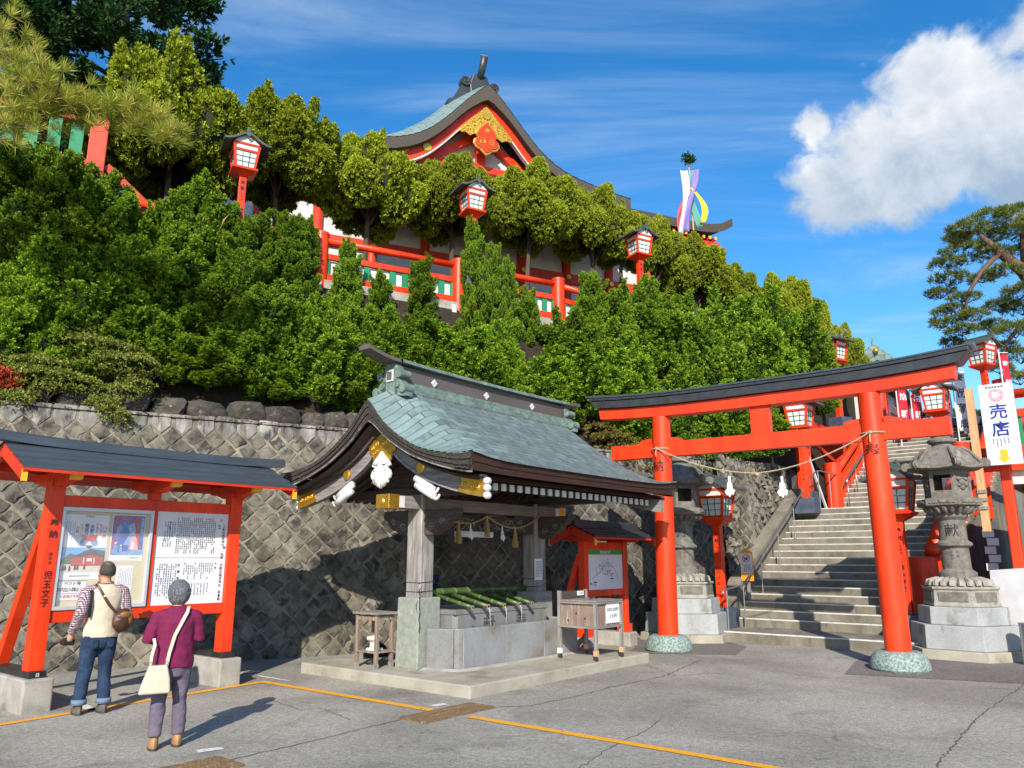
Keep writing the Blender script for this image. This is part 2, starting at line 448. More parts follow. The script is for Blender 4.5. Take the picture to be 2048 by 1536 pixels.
mat('soil', (0.018, 0.013, 0.008), (0.036, 0.026, 0.016), rough=1.0, scale=9, bump=0.8, bscale=30, spots=((0.05, 0.03, 0.012), 16, 0.62, 0.08))
mat('trunk_bark', (0.05, 0.036, 0.027), (0.11, 0.085, 0.066), rough=0.95, scale=9, bump=0.8, bscale=24, stretch=(3, 3, 0.6))
mat('pine_bark', (0.085, 0.045, 0.03), (0.17, 0.10, 0.072), rough=0.95, scale=7, bump=0.9, bscale=20, stretch=(2, 2, 0.8))
mat('steel', (0.42, 0.43, 0.45), (0.34, 0.35, 0.37), rough=0.32, metal=0.85, scale=5)
mat('alu', (0.62, 0.64, 0.68), (0.54, 0.56, 0.60), rough=0.4, metal=0.35, scale=4)
mat('slate_block', (0.045, 0.06, 0.085), (0.075, 0.095, 0.13), rough=0.6, scale=6, spots=((0.35, 0.37, 0.40), 14, 0.70, 0.03))
mat('black_block', (0.014, 0.014, 0.015), (0.03, 0.03, 0.032), rough=0.4, scale=6)
mat('rope', (0.52, 0.42, 0.28), (0.36, 0.28, 0.17), rough=0.95, scale=40, bump=0.5)
mat('straw', (0.48, 0.32, 0.13), (0.33, 0.20, 0.07), rough=0.9, scale=22, stretch=(4, 4, 0.5))
mat('bamboo', (0.038, 0.078, 0.016), (0.08, 0.118, 0.03), rough=0.36, scale=5, stretch=(2, 2, 2), spots=((0.26, 0.29, 0.17), 6, 0.60, 0.12), spec=0.5)
mat('bamboo_cut', (0.72, 0.42, 0.17), (0.60, 0.32, 0.12), rough=0.7, scale=20)
mat('bamboo_node', (0.24, 0.31, 0.16), (0.32, 0.36, 0.22), rough=0.6)
mat('hollow', (0.02, 0.015, 0.01), rough=0.9)
mat('beige_board', (0.50, 0.42, 0.26), (0.56, 0.48, 0.32), rough=0.8, scale=3)
mat('rust', (0.135, 0.08, 0.04), (0.22, 0.14, 0.075), rough=0.8, scale=14, spots=((0.42, 0.33, 0.19), 18, 0.58, 0.1))
mat('drain_dark', (0.01, 0.009, 0.008), rough=0.9)
mat('reed_blind', (0.26, 0.15, 0.05), (0.40, 0.25, 0.10), rough=0.85, scale=5, stretch=(0.5, 0.5, 40), lo=0.4, hi=0.6)
mat('white_sheet', (0.55, 0.55, 0.57), (0.44, 0.43, 0.43), rough=0.6, scale=2.2, spots=((0.50, 0.47, 0.42), 2.6, 0.60, 0.2))
mat('cream_sheet', (0.60, 0.58, 0.49), (0.54, 0.52, 0.44), rough=0.6, scale=1.5)
mat('dark_interior', (0.10, 0.012, 0.008), (0.07, 0.01, 0.006), rough=0.7)
mat('dark_void', (0.012, 0.012, 0.012), rough=0.9)
# ================================================================ ground
def asphalt(name, base, dark, tint=1.0):
    m = bpy.data.materials.new(name); m.use_nodes = True
    t = m.node_tree; N = t.nodes; L = t.links; b = N['Principled BSDF']
    b.inputs['Roughness'].default_value = 0.9; b.inputs['Specular IOR Level'].default_value = 0.25
    tc = N.new('ShaderNodeTexCoord')
    def noise(sc_, det, ro=0.6, dist=0.0):
        n = N.new('ShaderNodeTexNoise'); n.inputs['Scale'].default_value = sc_; n.inputs['Detail'].default_value = det
        n.inputs['Roughness'].default_value = ro; n.inputs['Distortion'].default_value = dist
        L.new(tc.outputs['Object'], n.inputs['Vector']); return n
    def ramp(x, lo, hi, a=0.0, b_=1.0):
        r = N.new('ShaderNodeMapRange'); L.new(x, r.inputs[0])
        r.inputs[1].default_value, r.inputs[2].default_value, r.inputs[3].default_value, r.inputs[4].default_value = lo, hi, a, b_
        return r.outputs[0]
    def mul(a, c):
        q = N.new('ShaderNodeMath'); q.operation = 'MULTIPLY'; L.new(a, q.inputs[0])
        if isinstance(c, float): q.inputs[1].default_value = c
        else: L.new(c, q.inputs[1])
        return q.outputs[0]
    big = noise(0.35, 5, 0.6, 0.6)
    mx = N.new('ShaderNodeMix'); mx.data_type = 'RGBA'
    mx.inputs[6].default_value = (*dark, 1); mx.inputs[7].default_value = (*base, 1)
    L.new(ramp(big.outputs[0], 0.40, 0.60), mx.inputs[0])
    sp = noise(48.0, 6, 0.9)
    hv = N.new('ShaderNodeHueSaturation'); L.new(mx.outputs[2], hv.inputs['Color'])
    L.new(ramp(sp.outputs[0], 0.30, 0.70, 0.12, 1.88), hv.inputs['Value'])
    md_ = noise(16.0, 4, 0.7)
    h2 = N.new('ShaderNodeHueSaturation'); L.new(hv.outputs[0], h2.inputs['Color']); L.new(ramp(md_.outputs[0], 0.3, 0.7, 0.72, 1.28), h2.inputs['Value']); hv = h2
    # cracks
    wv = N.new('ShaderNodeVectorMath'); wv.operation = 'MULTIPLY_ADD'
    dn = noise(1.6, 6, 0.65)
    L.new(dn.outputs['Color'], wv.inputs[0]); wv.inputs[1].default_value = (0.9, 0.9, 0); L.new(tc.outputs['Object'], wv.inputs[2])
    vo = N.new('ShaderNodeTexVoronoi'); vo.feature = 'DISTANCE_TO_EDGE'; vo.inputs['Scale'].default_value = 0.36
    L.new(wv.outputs[0], vo.inputs['Vector'])
    crack = ramp(vo.outputs['Distance'], 0.0, 0.0035, 1.0, 0.0)
    cm = mul(mul(crack, ramp(noise(0.5, 3).outputs[0], 0.48, 0.6)), 0.6)
    m3 = N.new('ShaderNodeMix'); m3.data_type = 'RGBA'; L.new(cm, m3.inputs[0]); L.new(hv.outputs[0], m3.inputs[6]); m3.inputs[7].default_value = (0.02, 0.02, 0.018, 1)
    # damp / oily stains
    st = noise(0.9, 6, 0.7, 1.0)
    m4 = N.new('ShaderNodeMix'); m4.data_type = 'RGBA'; L.new(mul(ramp(st.outputs[0], 0.52, 0.70), 0.62), m4.inputs[0]); L.new(m3.outputs[2], m4.inputs[6]); m4.inputs[7].default_value = (dark[0]*.55, dark[1]*.55, dark[2]*.55, 1)
    L.new(m4.outputs[2], b.inputs['Base Color'])
    bp = N.new('ShaderNodeBump'); bp.inputs['Strength'].default_value = 0.55; bp.inputs['Distance'].default_value = 0.012
    L.new(sp.outputs[0], bp.inputs['Height']); L.new(bp.outputs[0], b.inputs['Normal'])
    M[name] = m
    return m
asphalt('asphalt', (0.34, 0.32, 0.27), (0.24, 0.226, 0.19))
asphalt('asphalt_dark', (0.19, 0.165, 0.15), (0.155, 0.135, 0.122))
g = MB(); g.grid(lambda u, v: (-300 + 600*u, -300 + 600*v, 0.0), 12, 12)
tag(g.build('ground', M['asphalt']), kind='structure')

def ground_sheet(name, pts, m, z, kind='structure', label=None, cat=None):
    b = MB(); b.add([(x, y, z) for x, y in pts], [tuple(range(len(pts)))])
    return tag(b.build(name, m), label, cat, kind=kind)
ground_sheet('asphalt_patch', [(5.75, 13.6), (4.95, 12.15), (7.9, 10.9), (10.4, 12.8), (9.4, 15.6), (6.8, 15.0)], M['asphalt_dark'], 0.004)
ground_sheet('asphalt_patch', [(2.35, 15.5), (2.0, 14.7), (4.0, 14.5), (4.6, 15.8), (4.2, 17.8), (2.6, 17.4)], M['asphalt_dark'], 0.004)
# painted lines: worn yellow bay lines, each a strip with ragged edges
mat('road_yellow', (0.80, 0.37, 0.015), (0.70, 0.31, 0.02), rough=0.8, scale=18, spots=((0.20, 0.19, 0.17), 9, 0.635, 0.05), bump=0.3, bscale=120)
mat('road_white', (0.66, 0.66, 0.63), (0.52, 0.52, 0.5), rough=0.8, scale=18, spots=((0.24, 0.23, 0.22), 9, 0.58, 0.06))
def strip(name, p, q, w, m, z=0.006, jag=0.006, label=None):
    p, q = Vector(p), Vector(q); d = (q-p); Ln = d.length; d.normalize(); n = Vector((-d.y, d.x))
    k = max(2, int(Ln/0.08)); b = MB(); v = []
    for i in range(k+1):
        c = p + d*Ln*i/k
        a, e = w/2 + rnd.uniform(-jag, jag), w/2 + rnd.uniform(-jag, jag)
        v += [(c.x + n.x*a, c.y + n.y*a, z), (c.x - n.x*e, c.y - n.y*e, z)]
    b.add(v, [(2*i, 2*i+1, 2*i+3, 2*i+2) for i in range(k)])
    return tag(b.build(name, m), kind='structure')
A_, B_ = Vector((-3.49, 11.43)), Vector((2.14, 6.92))
dAB = (B_-A_).normalized()
strip('yellow_line', Vector((-3.49, 11.43)) - Vector((0.544, 0.839))*9, (-3.49, 11.43), 0.12, M['road_yellow'])
strip('yellow_line', A_ - dAB*0.04, A_ + dAB*3.42, 0.12, M['road_yellow'], z=0.0065)
strip('yellow_line', A_ + dAB*3.86, A_ + dAB*10.5, 0.12, M['road_yellow'], z=0.0065)
for p, q, w in [((-5.25, 9.86), (-4.75, 9.35), 0.11), ((-2.82, 7.45), (-2.64, 7.58), 0.12), ((-0.93, 9.62), (-0.78, 9.75), 0.11), ((-3.75, 12.0), (-3.15, 11.52), 0.06), ((-4.1, 12.2), (-3.85, 12.45), 0.1)]:
    strip('white_mark', p, q, w, M['road_white'], jag=0.012)
# cracks and a patched seam in the asphalt
mat('crack_fill', (0.07, 0.065, 0.055), (0.12, 0.112, 0.095), rough=0.95, scale=20)
def ground_px(px, py):
    d = sight(px, py); t = -CAM_H/d.z
    return Vector((d.x*t, d.y*t))
def crack(pts, w):
    P = [ground_px(*p) for p in pts]; out = []
    for p, q in zip(P, P[1:]):
        k = max(2, int((q-p).length/.07))
        for i in range(k): out.append(p.lerp(q, i/k) + Vector((rnd.uniform(-1, 1), rnd.uniform(-1, 1)))*.018)
    out.append(P[-1]); b_ = MB(); v = []
    for i, c in enumerate(out):
        d = (out[min(i+1, len(out)-1)]-out[max(i-1, 0)]).normalized(); h_ = w*rnd.uniform(.25, .75)
        v += [(c.x-d.y*h_, c.y+d.x*h_, .0028), (c.x+d.y*h_, c.y-d.x*h_, .0028)]
    b_.add(v, [(2*i, 2*i+1, 2*i+3, 2*i+2) for i in range(len(out)-1)])
    tag(b_.build('asphalt_crack', M['crack_fill']), kind='structure')
crack([(985, 1415), (1060, 1412), (1130, 1398), (1220, 1375), (1330, 1352), (1405, 1318)], .018)
crack([(2060, 1362), (2015, 1392), (1960, 1432), (1925, 1468), (1890, 1510), (1872, 1540)], .015)
crack([(1290, 1330), (1350, 1352), (1420, 1346), (1500, 1352)], .012)
crack([(800, 1440), (700, 1464), (590, 1490), (450, 1522), (380, 1540)], .018)
crack([(1160, 1536), (1210, 1500), (1290, 1462), (1320, 1440)], .012)
crack([(540, 1400), (600, 1420), (640, 1415), (700, 1440)], .010)
# drain gratings
def grating(label, c, rz, lx, ly):
    t = thing('drain_grating', label, 'drain grate', (c[0], c[1], 0.0), rz)
    MB().box(-lx/2, lx/2, -ly/2, ly/2, 0.0035, 0.0045).build('pit', M['drain_dark'], t)
    f = MB()
    for sy_ in (-1, 1): f.box(-lx/2, lx/2, sy_*ly/2-0.014, sy_*ly/2+0.014, 0.002, 0.017)
    for sx_ in (-1, 1): f.box(sx_*lx/2-0.014, sx_*lx/2+0.014, -ly/2+0.015, ly/2-0.015, 0.002, 0.0165)
    f.build('frame', M['rust'], t)
    n = int(lx/0.036)
    bar = MB().box(-0.008, 0.008, -ly/2+0.014, ly/2-0.014, 0.003, 0.014).mesh('bar', M['rust'])
    for i in range(n):
        link('bar', bar, t, (-lx/2 + lx*(i+1)/(n+1), 0, 0))
    for i in range(2):
        y = -ly/6 + ly/3*i
        MB().box(-lx/2+0.014, lx/2-0.014, y-0.006, y+0.006, 0.0045, 0.0155).build('cross_bar', M['rust'], t)
grating('rusty steel drain grating crossing the yellow line before the pavilion plinth', (-0.71, 9.22), ROT, 1.12, 0.40)
grating('rusty steel drain grating cut off by the bottom edge of the picture', (-2.72, 6.72), ROT, 1.0, 0.42)

# ================================================================ hillside
prof = [(0.44, 4.12), (0.8, 4.18), (1.2, 4.45), (1.7, 5.5), (2.3, 7.2), (2.55, 7.75), (3.0, 7.86), (6, 7.9), (12, 7.9), (60, 7.9)]
b = MB(); v = []; NX = 46
def hill_z(n):
    for (a, za), (c, zc_) in zip(prof, prof[1:]):
        if n <= c: return za + (zc_-za)*max(0, (n-a))/(c-a)
    return prof[-1][1]
for (n, z) in prof:
    s1 = 13.2 + 2.544*n
    for i in range(NX+1):
        s = -30 + (s1+30)*i/NX
        j = rnd.uniform(-0.09, 0.09) if 0.9 < n < 2.5 else 0
        p = H(s, n + j, z + j)
        v.append((p.x, p.y, p.z))
k = NX+1
b.add(v, [(r*k+i, r*k+i+1, (r+1)*k+i+1, (r+1)*k+i) for r in range(len(prof)-1) for i in range(NX)])
tag(b.build('hillside', M['soil'], smooth=True), kind='structure')
# side of the terrace above the stairs
b = MB(); v = []
for (n, z) in prof:
    p = H(13.2 + 2.544*n, n, 0); v += [(p.x, p.y, -0.05), (p.x, p.y, z-0.02)]
b.add(v, [(2*i, 2*i+2, 2*i+3, 2*i+1) for i in range(len(prof)-1)])
tag(b.build('terrace_side', M['soil']), kind='structure')

# ================================================================ retaining wall of diamond-set stones
WALL_H, BAT = 4.2, 0.5
TILT = -math.atan(BAT/WALL_H)
wall = thing('retaining_wall', 'tall grey retaining wall of diamond-set stones behind the water pavilion', 'stone wall', H(0, 0), ROTW)
b = MB()
b.add([(-18, 0, -0.1), (15.5, 0, -0.1), (15.5, BAT, WALL_H-.02), (-18, BAT, WALL_H-.02), (15.5, BAT+0.42, WALL_H-.02), (-18, BAT+0.42, WALL_H-.02), (15.5, 1.2, -0.1), (15.5, 1.2, WALL_H-.02)],
      [(0, 1, 2, 3), (3, 2, 4, 5), (1, 6, 7, 2)])
b.build('mortar_bed', M['wall_mortar'], wall)
def stone_mesh(name, outline, depth, m, jit=0.05):
    n = len(outline)
    o = [(x + rnd.uniform(-jit, jit)*.5, 0.03, z + rnd.uniform(-jit, jit)*.5) for x, z in outline]
    r1 = [(x*.97 + rnd.uniform(-.006, .006), -depth*rnd.uniform(.45, .75), z*.97 + rnd.uniform(-.006, .006)) for x, _, z in o]
    r2 = [(x*.7 + rnd.uniform(-.035, .035), -depth*rnd.uniform(.55, 1.35), z*.7 + rnd.uniform(-.035, .035)) for x, _, z in o]
    cz = sum(p[1] for p in outline)/n
    ctr = (rnd.uniform(-.05, .05), -depth*rnd.uniform(.6, 1.2), cz + rnd.uniform(-.05, .05))
    b = MB()
    f = []
    for i in range(n):
        j = (i+1) % n
        f += [(i, j, n+j, n+i), (n+i, n+j, 2*n+j, 2*n+i), (2*n+i, 2*n+j, 3*n)]
    b.add(o + r1 + r2 + [ctr], f)
    return b.mesh(name, m, smooth=False)
a = 0.163
dia = [(0, -a), (a*.52, -a*.5), (a, 0), (a*.5, a*.5), (0, a), (-a*.5, a*.52), (-a, 0), (-a*.5, -a*.5)]
dia_meshes = [stone_mesh('stone', dia, 0.019, M['wall_stone']) for _ in range(24)]
cap = [(0, -a), (a*.55, -a*.45), (a, 0), (a, .235), (0, .24), (-a, .235), (-a, 0), (-a*.5, -a*.5)]
cap_meshes = [stone_mesh('stone', cap, 0.02, M['cap_stone'], 0.012) for _ in range(6)]
def pix_of(P):
    x, y, z = P.x, P.y, P.z - CAM_H
    w = y*math.cos(PITCH) + z*math.sin(PITCH); v_ = -y*math.sin(PITCH) + z*math.cos(PITCH)
    return 1024 + 1540*x/w, 768 - 1540*v_/w
cells = []
for kk in range(0, 22):
    z = 3.96 - 0.184*kk
    for i in range(-40, 46):
        s = i*0.368 + (0.184 if kk % 2 else 0)
        if s < -8 or s > 15.3: continue
        P = H(s, BAT*z/WALL_H, z); px, py = pix_of(P)
        hidden = (95 < px < 490 and 985 < py < 1235) or px < -30 or (1000 < px < 1330 and py < 1000) or (720 < px < 1000 and py < 980)
        cells.append((hidden, P.xy.length, s, z, kk))
cells.sort()
rest = MB()
for idx, (hid, _, s, z, kk) in enumerate(cells):
    me = cap_meshes[rnd.randrange(6)] if kk == 0 else dia_meshes[rnd.randrange(24)]
    q = Matrix.Rotation(rnd.choice([0, 0, 1, 2, 3])*math.pi/2 + rnd.uniform(-.04, .04), 4, 'Y') if kk else Matrix.Identity(4)
    mtx = Matrix.Translation((s, BAT*z/WALL_H, z)) @ Matrix.Rotation(TILT, 4, 'X') @ q @ Matrix.Diagonal((rnd.uniform(.88, 1.08), rnd.uniform(.5, 1.4), rnd.uniform(.88, 1.08), 1))
    if idx < 300:
        link('stone', me, wall, matrix=mtx)
    else:
        rest.cur = 1 if kk == 0 else 0
        rest.add([mtx @ v.co for v in me.vertices], [tuple(p.vertices) for p in me.polygons])
tag(rest.build('stone_field', [M['wall_stone'], M['cap_stone']], wall), kind='stuff')
# boulder edging on top of the wall
def boulder_mesh(seed):
    bm = bmesh.new(); bmesh.ops.create_icosphere(bm, subdivisions=2, radius=0.5)
    r_ = random.Random(seed); off = [Vector((r_.uniform(-1, 1), r_.uniform(-1, 1), r_.uniform(-1, 1))).normalized() for _ in range(6)]
    for v_ in bm.verts:
        d = v_.co.normalized()
        for o_ in off:                      # chop facets
            h = d.dot(o_)
            if h > 0.6: d = d*(1 - (h-.6)*.55)
        q_ = Vector([math.copysign(abs(c_)**.55, c_) for c_ in d]); v_.co = q_*0.5*d.length**.3*(1 + r_.uniform(-.07, .07))
    me = bpy.data.meshes.new('boulder'); bm.to_mesh(me); bm.free()
    me.materials.append(M['boulder']); me.polygons.foreach_set('use_smooth', [False]*len(me.polygons)); return me
bmeshes = [boulder_mesh(i) for i in range(6)]
edging = thing('boulder_edging', 'row of dark rough boulders lying on top of the retaining wall', 'boulders', H(0, 0.9, 4.2), ROTW)
s = -0.6
while s < 9.6:
    wd = rnd.uniform(.5, 1.0); hh = rnd.uniform(.36, .62)
    mtx = Matrix.Translation((s, 0.12 + rnd.uniform(-.06, .06), hh*.36)) @ Matrix.Rotation(rnd.uniform(-.12, .12), 4, 'Y') @ Matrix.Diagonal((wd*.92, .6, hh*.92, 1)) @ Matrix.Rotation(rnd.choice([0, 1, 2, 3])*math.pi/2+rnd.uniform(-.25, .25), 4, 'Z')
    link('boulder', rnd.choice(bmeshes), edging, matrix=mtx)
    s += wd*.80
# fallen leaves along the wall's edge
lf = MB()
for _ in range(900):
    s_ = rnd.uniform(-3, 8.5); n_ = rnd.uniform(.46, .8); a_ = rnd.uniform(0, 6.28); l = rnd.uniform(.02, .045); z_ = hill_z(n_)+rnd.uniform(.01, .04)
    c = H(s_, n_, z_); lf.cur = rnd.randrange(2)
    u = Vector((math.cos(a_), math.sin(a_), rnd.uniform(-.4, .4)))*l; w = Vector((-math.sin(a_), math.cos(a_), rnd.uniform(-.3, .3)))*l*.5
    lf.add([c-u, c+w, c+u, c-w], [(0, 1, 2, 3)])
mat('leaf_litter', (0.20, 0.075, 0.02), (0.12, 0.045, 0.015), rough=0.8); mat('leaf_litter_pale', (0.36, 0.20, 0.04), (0.2, .1, .02), rough=0.8)
tag(lf.build('fallen_leaves', [M['leaf_litter'], M['leaf_litter_pale']]), 'brown fallen leaves strewn along the top edge of the retaining wall', 'leaves', kind='stuff')

# ================================================================ stairs
SY0, SY1 = -3.42, 0.84
stairs = thing('stone_stairs', 'broad concrete stairs with white nosings climbing beyond the torii gate', 'stairs', S(0, 0), ROT)
steps = [(8.35, 0.2)] + [(9.65 + 0.303*i, 0.385 + 0.1645*i) for i in range(17)]
last_x, last_z = steps[-1]
steps += [(17.0 + 0.335*i, last_z + 0.164*(i+1)) for i in range(20)]
for i, (x, z) in enumerate(steps):
    nx = steps[i+1][0] if i+1 < len(steps) else x + 6
    e = 0.001*(i % 2)
    st = MB().box(x, nx + 0.12, SY0+e, SY1-e, z-0.24, z).build('step', M['stair_concrete'], stairs)
    MB().box(x-0.004, x+0.042, SY0+.02, SY1-.02, z-0.022, z+0.004).build('nosing', M['stair_edge'], st)
TOPX, TOPZ = steps[-1]
for y0, y1, nm in ((SY1-.01, SY1+.31, 'stringer'),):
    MB().prism([(9.85, -.05), (9.85, .78), (10.25, 1.20), (14.8, 3.62), (15.3, 3.62), (15.3, -.05)], 'y', y0, y1).build(nm, M['stair_concrete'], stairs, bevel=.012)
# wall along the left of the stairs
sw = thing('stair_side_wall', 'shaded rubble wall rising along the left side of the stairs', 'stone wall', S(0, 1.16), ROT)
MB().add([(10.6, 0, -.1), (16.0, 0, -.1), (16.0, .3, 4.3), (14.5, .3, 4.35), (11.2, .3, 4.15), (10.6, .3, 4.1)], [(0, 1, 2, 3, 4, 5)]).build('mortar_bed', M['wall_mortar'], sw)
mat('rubble_stone', (0.105, 0.092, 0.075), (0.21, 0.19, 0.155), rough=0.95, scale=5, bump=0.9, bscale=13, spots=((0.30, 0.28, 0.23), 5, 0.6, 0.12), rnd_tint=0.3)
dm2 = [stone_mesh('stone', [(x*1.0, z*1.0) for x, z in dia], 0.07, M['rubble_stone'], 0.06) for _ in range(8)]
for kk in range(0, 21):
    z = 4.1 - 0.21*kk
    for i in range(23, 40):
        x = i*0.42 + (0.21 if kk % 2 else 0)
        if x < 10.7 or x > 15.9 or z < -.1: continue
        if z < (x-10.2)*0.53 + 1.0: continue
        mtx = Matrix.Translation((x, .3*z/4.3, z)) @ Matrix.Rotation(-.07, 4, 'X') @ Matrix.Rotation(rnd.choice([0, 1, 2, 3])*math.pi/2 + rnd.uniform(-.12, .12), 4, 'Y') @ Matrix.Diagonal((rnd.uniform(.9, 1.06), rnd.uniform(.7, 1.5), rnd.uniform(.9, 1.06), 1))
        link('stone', rnd.choice(dm2), sw, matrix=mtx)
rk = thing('rock_pile', 'pale grey rocks piled at the landing beside the red post', 'rocks', S(15.9, 1.0, 3.0), ROT)
for (x, y, z, w, h) in [(.1, .3, .3, .7, .8), (.55, .5, .35, .8, .9), (.35, .4, 1.0, .9, .9), (-.2, .55, .9, .7, .8), (.8, .7, 1.1, .8, .9)]:
    link('boulder', rnd.choice(bmeshes), rk, matrix=Matrix.Translation((x, y, z)) @ Matrix.Diagonal((w, .7, h, 1)) @ Matrix.Rotation(rnd.uniform(0, 6), 4, 'Z'))
# steel handrail
hr = thing('steel_handrail', 'slim steel handrail with posts along the left side of the stairs', 'handrail', S(0, 0.47), ROT)
slope = 0.1645/0.303
def hz(x): return 0.385 + (x-9.65)*slope + 0.80
path = [(8.42, 0, .93), (8.45, 0, 1.0), (8.55, 0, 1.03), (9.2, 0, hz(9.2)+.14), (9.5, 0, hz(9.5)), (15.0, 0, hz(15.0)), (15.4, 0, hz(15.0)+.06), (17.0, 0, hz(15.0)+.06)]
MB().tube(path, 0.021, 10).build('rail', M['steel'], hr, smooth=True)
for x, zb in [(8.62, .2), (9.5, .2), (10.6, .87), (11.8, 1.53), (13.0, 2.18), (14.2, 2.84), (15.2, 3.0), (16.2, 3.0)]:
    zt = 1.03 if x < 9 else (hz(x) if x < 15 else hz(15)+.05)
    p = MB().tube([(x, 0, zb), (x, 0, zt)], 0.015, 8); p.lathe([(.045, zb), (.045, zb+.012)], 10, (x, 0)); p.build('post', M['steel'], hr, smooth=False)
hr2 = thing('steel_handrail', 'thin steel handrail climbing inside the red balustrade of the upper stairs', 'handrail', S(0, 0.25), ROT)
def hz2(x): return last_z + (x-17.0)*.164/.335 + .95
MB().tube([(17.1, 0, hz2(17.1)-.1), (17.3, 0, hz2(17.3)), (23, 0, hz2(23))], 0.02, 8).build('rail', M['steel'], hr2, smooth=True)
for i in range(7):
    x = 17.2 + i*.95
    MB().tube([(x, 0, hz2(x)-.95), (x, 0, hz2(x))], 0.014, 8).build('post', M['steel'], hr2, smooth=True)
# ================================================================ water pavilion
YC = 1.74
def interp(tab, v):
    v = max(tab[0][0], min(tab[-1][0], v))
    for (a, za), (c, zc_) in zip(tab, tab[1:]):
        if v <= c:
            t = (v-a)/(c-a); return za + (zc_-za)*t
    return tab[-1][1]
def smooth_tab(tab, n=40):                    # Catmull-Rom resample
    out = []
    for k in range(len(tab)-1):
        p0 = tab[max(k-1, 0)]; p1 = tab[k]; p2 = tab[k+1]; p3 = tab[min(k+2, len(tab)-1)]
        for i in range(6):
            t = i/6
            def cr(a, b_, c, d): return 0.5*((2*b_)+(-a+c)*t+(2*a-5*b_+4*c-d)*t*t+(-a+3*b_-3*c+d)*t**3)
            out.append((p1[0]+(p2[0]-p1[0])*t, cr(p0[1], p1[1], p2[1], p3[1])))
    out.append(tab[-1]); return out
ZC = smooth_tab([(0, 4.23), (.3, 4.02), (.6, 3.79), (.9, 3.575), (1.2, 3.38), (1.5, 3.205), (1.8, 3.05), (2.07, 2.93)])
ZV = smooth_tab([(0, 3.94), (.33, 3.60), (.66, 3.35), (1.08, 3.13), (1.55, 3.01), (1.89, 2.965), (2.07, 2.97)])
ZB = smooth_tab([(0, 3.63), (.43, 3.32), (.91, 3.06), (1.52, 2.86), (2.05, 2.755)])
RX0, RX1 = -0.38, 5.02
def roof_z(x, v):
    zc, zv = interp(ZC, v), interp(ZV, v)
    f = 0.0
    for d in (x-RX0, RX1-x):
        t = max(0.0, 1 - d/0.75); f = max(f, t*t*(3-2*t)*.55 + .45*t*t)
    z = zc + (zv-zc)*f
    mid = abs((x-(RX0+RX1)/2)/((RX1-RX0)/2))
    return z + 0.045*(mid**4)*(v/2.07)**2
pav = thing('water_pavilion', 'open two-post water pavilion with curved copper roof and gilded gable', 'pavilion', S(0, 0), ROT)
MB().box(0, 4.42, 0, 3.48, -.02, .15).build('plinth', M['plinth_concrete'], pav, bevel=.02)
for x in (.77, 3.55):
    MB().box(x-.235, x+.235, YC-.235, YC+.235, .14, 1.13, taper=.95).build('pedestal', M['pedestal_stone'], pav, bevel=.02)
    p = MB().prism([(x-.155, YC-.12), (x-.12, YC-.155), (x+.12, YC-.155), (x+.155, YC-.12), (x+.155, YC+.12), (x+.12, YC+.155), (x-.12, YC+.155), (x-.155, YC+.12)], 'z', 1.13, 2.62)
    post = p.build('post', M['old_wood'], pav)
    c = MB()
    for z in (1.21, 1.34):
        c.tube([(x-.158, YC-.158, z), (x+.158, YC-.158, z+.01), (x+.158, YC+.158, z), (x-.158, YC+.158, z), (x-.158, YC-.158, z)], .006, 5)
    c.build('binding_cord', M['black_metal'], post)
# knotted black cord hanging on the near post
cp = [(.58, 1.55, 1.22), (.57, 1.52, 1.14), (.545, 1.50, 1.02), (.55, 1.49, .93), (.535, 1.495, .85), (.55, 1.49, .76), (.54, 1.49, .66)]
k = MB().tube(cp, .006, 5); k.tube([(.58, 1.56, 1.22), (.6, 1.5, 1.3), (.57, 1.5, 1.26), (.61, 1.52, 1.19), (.56, 1.53, 1.24)], .006, 5); k.tube([(.57, 1.52, 1.14), (.535, 1.545, 1.05), (.535, 1.55, .96), (.555, 1.5, .9)], .005, 5)
k.build('hanging_cord', M['black_metal'], pav)
# beams
MB().box(.02, 4.30, YC-.13, YC+.13, 2.40, 2.585).build('main_beam', M['old_wood_x'], pav, bevel=.01)
tie = MB().box(.92, 3.40, YC-.09, YC+.09, 2.12, 2.36).build('tie_beam', M['dark_wood'], pav, bevel=.01)
cv = MB()
for i in range(60):                       # low relief of pine bark and twigs on the tie beam
    x = rnd.uniform(1.1, 3.2); z = rnd.uniform(2.15, 2.33); a_ = rnd.uniform(-1, 1)
    cv.beam((x-.05*math.cos(a_), YC-.095, z-.05*math.sin(a_)), (x+.05*math.cos(a_), YC-.095, z+.05*math.sin(a_)), .014, .016)
tag(cv.build('relief_carving', M['old_wood_x'], tie), kind='stuff')
for sx, x0 in ((1, 0.0), (-1, 4.32)):
    g0 = MB().box(x0-.012 if sx > 0 else x0-.19, x0+.19 if sx > 0 else x0+.012, YC-.142, YC+.142, 2.388, 2.597).build('beam_cap', M['gold'], pav, bevel=.008)
    xf = x0-.014*sx
    d = MB().tube([(xf, YC, 2.492), (xf-.014*sx, YC, 2.492)], [.05, .035], 14); d.build('boss', M['gold_plain'], g0)
    MB().box(*sorted((x0+.192*sx, x0+.30*sx)), YC-.137, YC+.137, 2.41, 2.575).build('white_sleeve', M['white_paint'], g0)
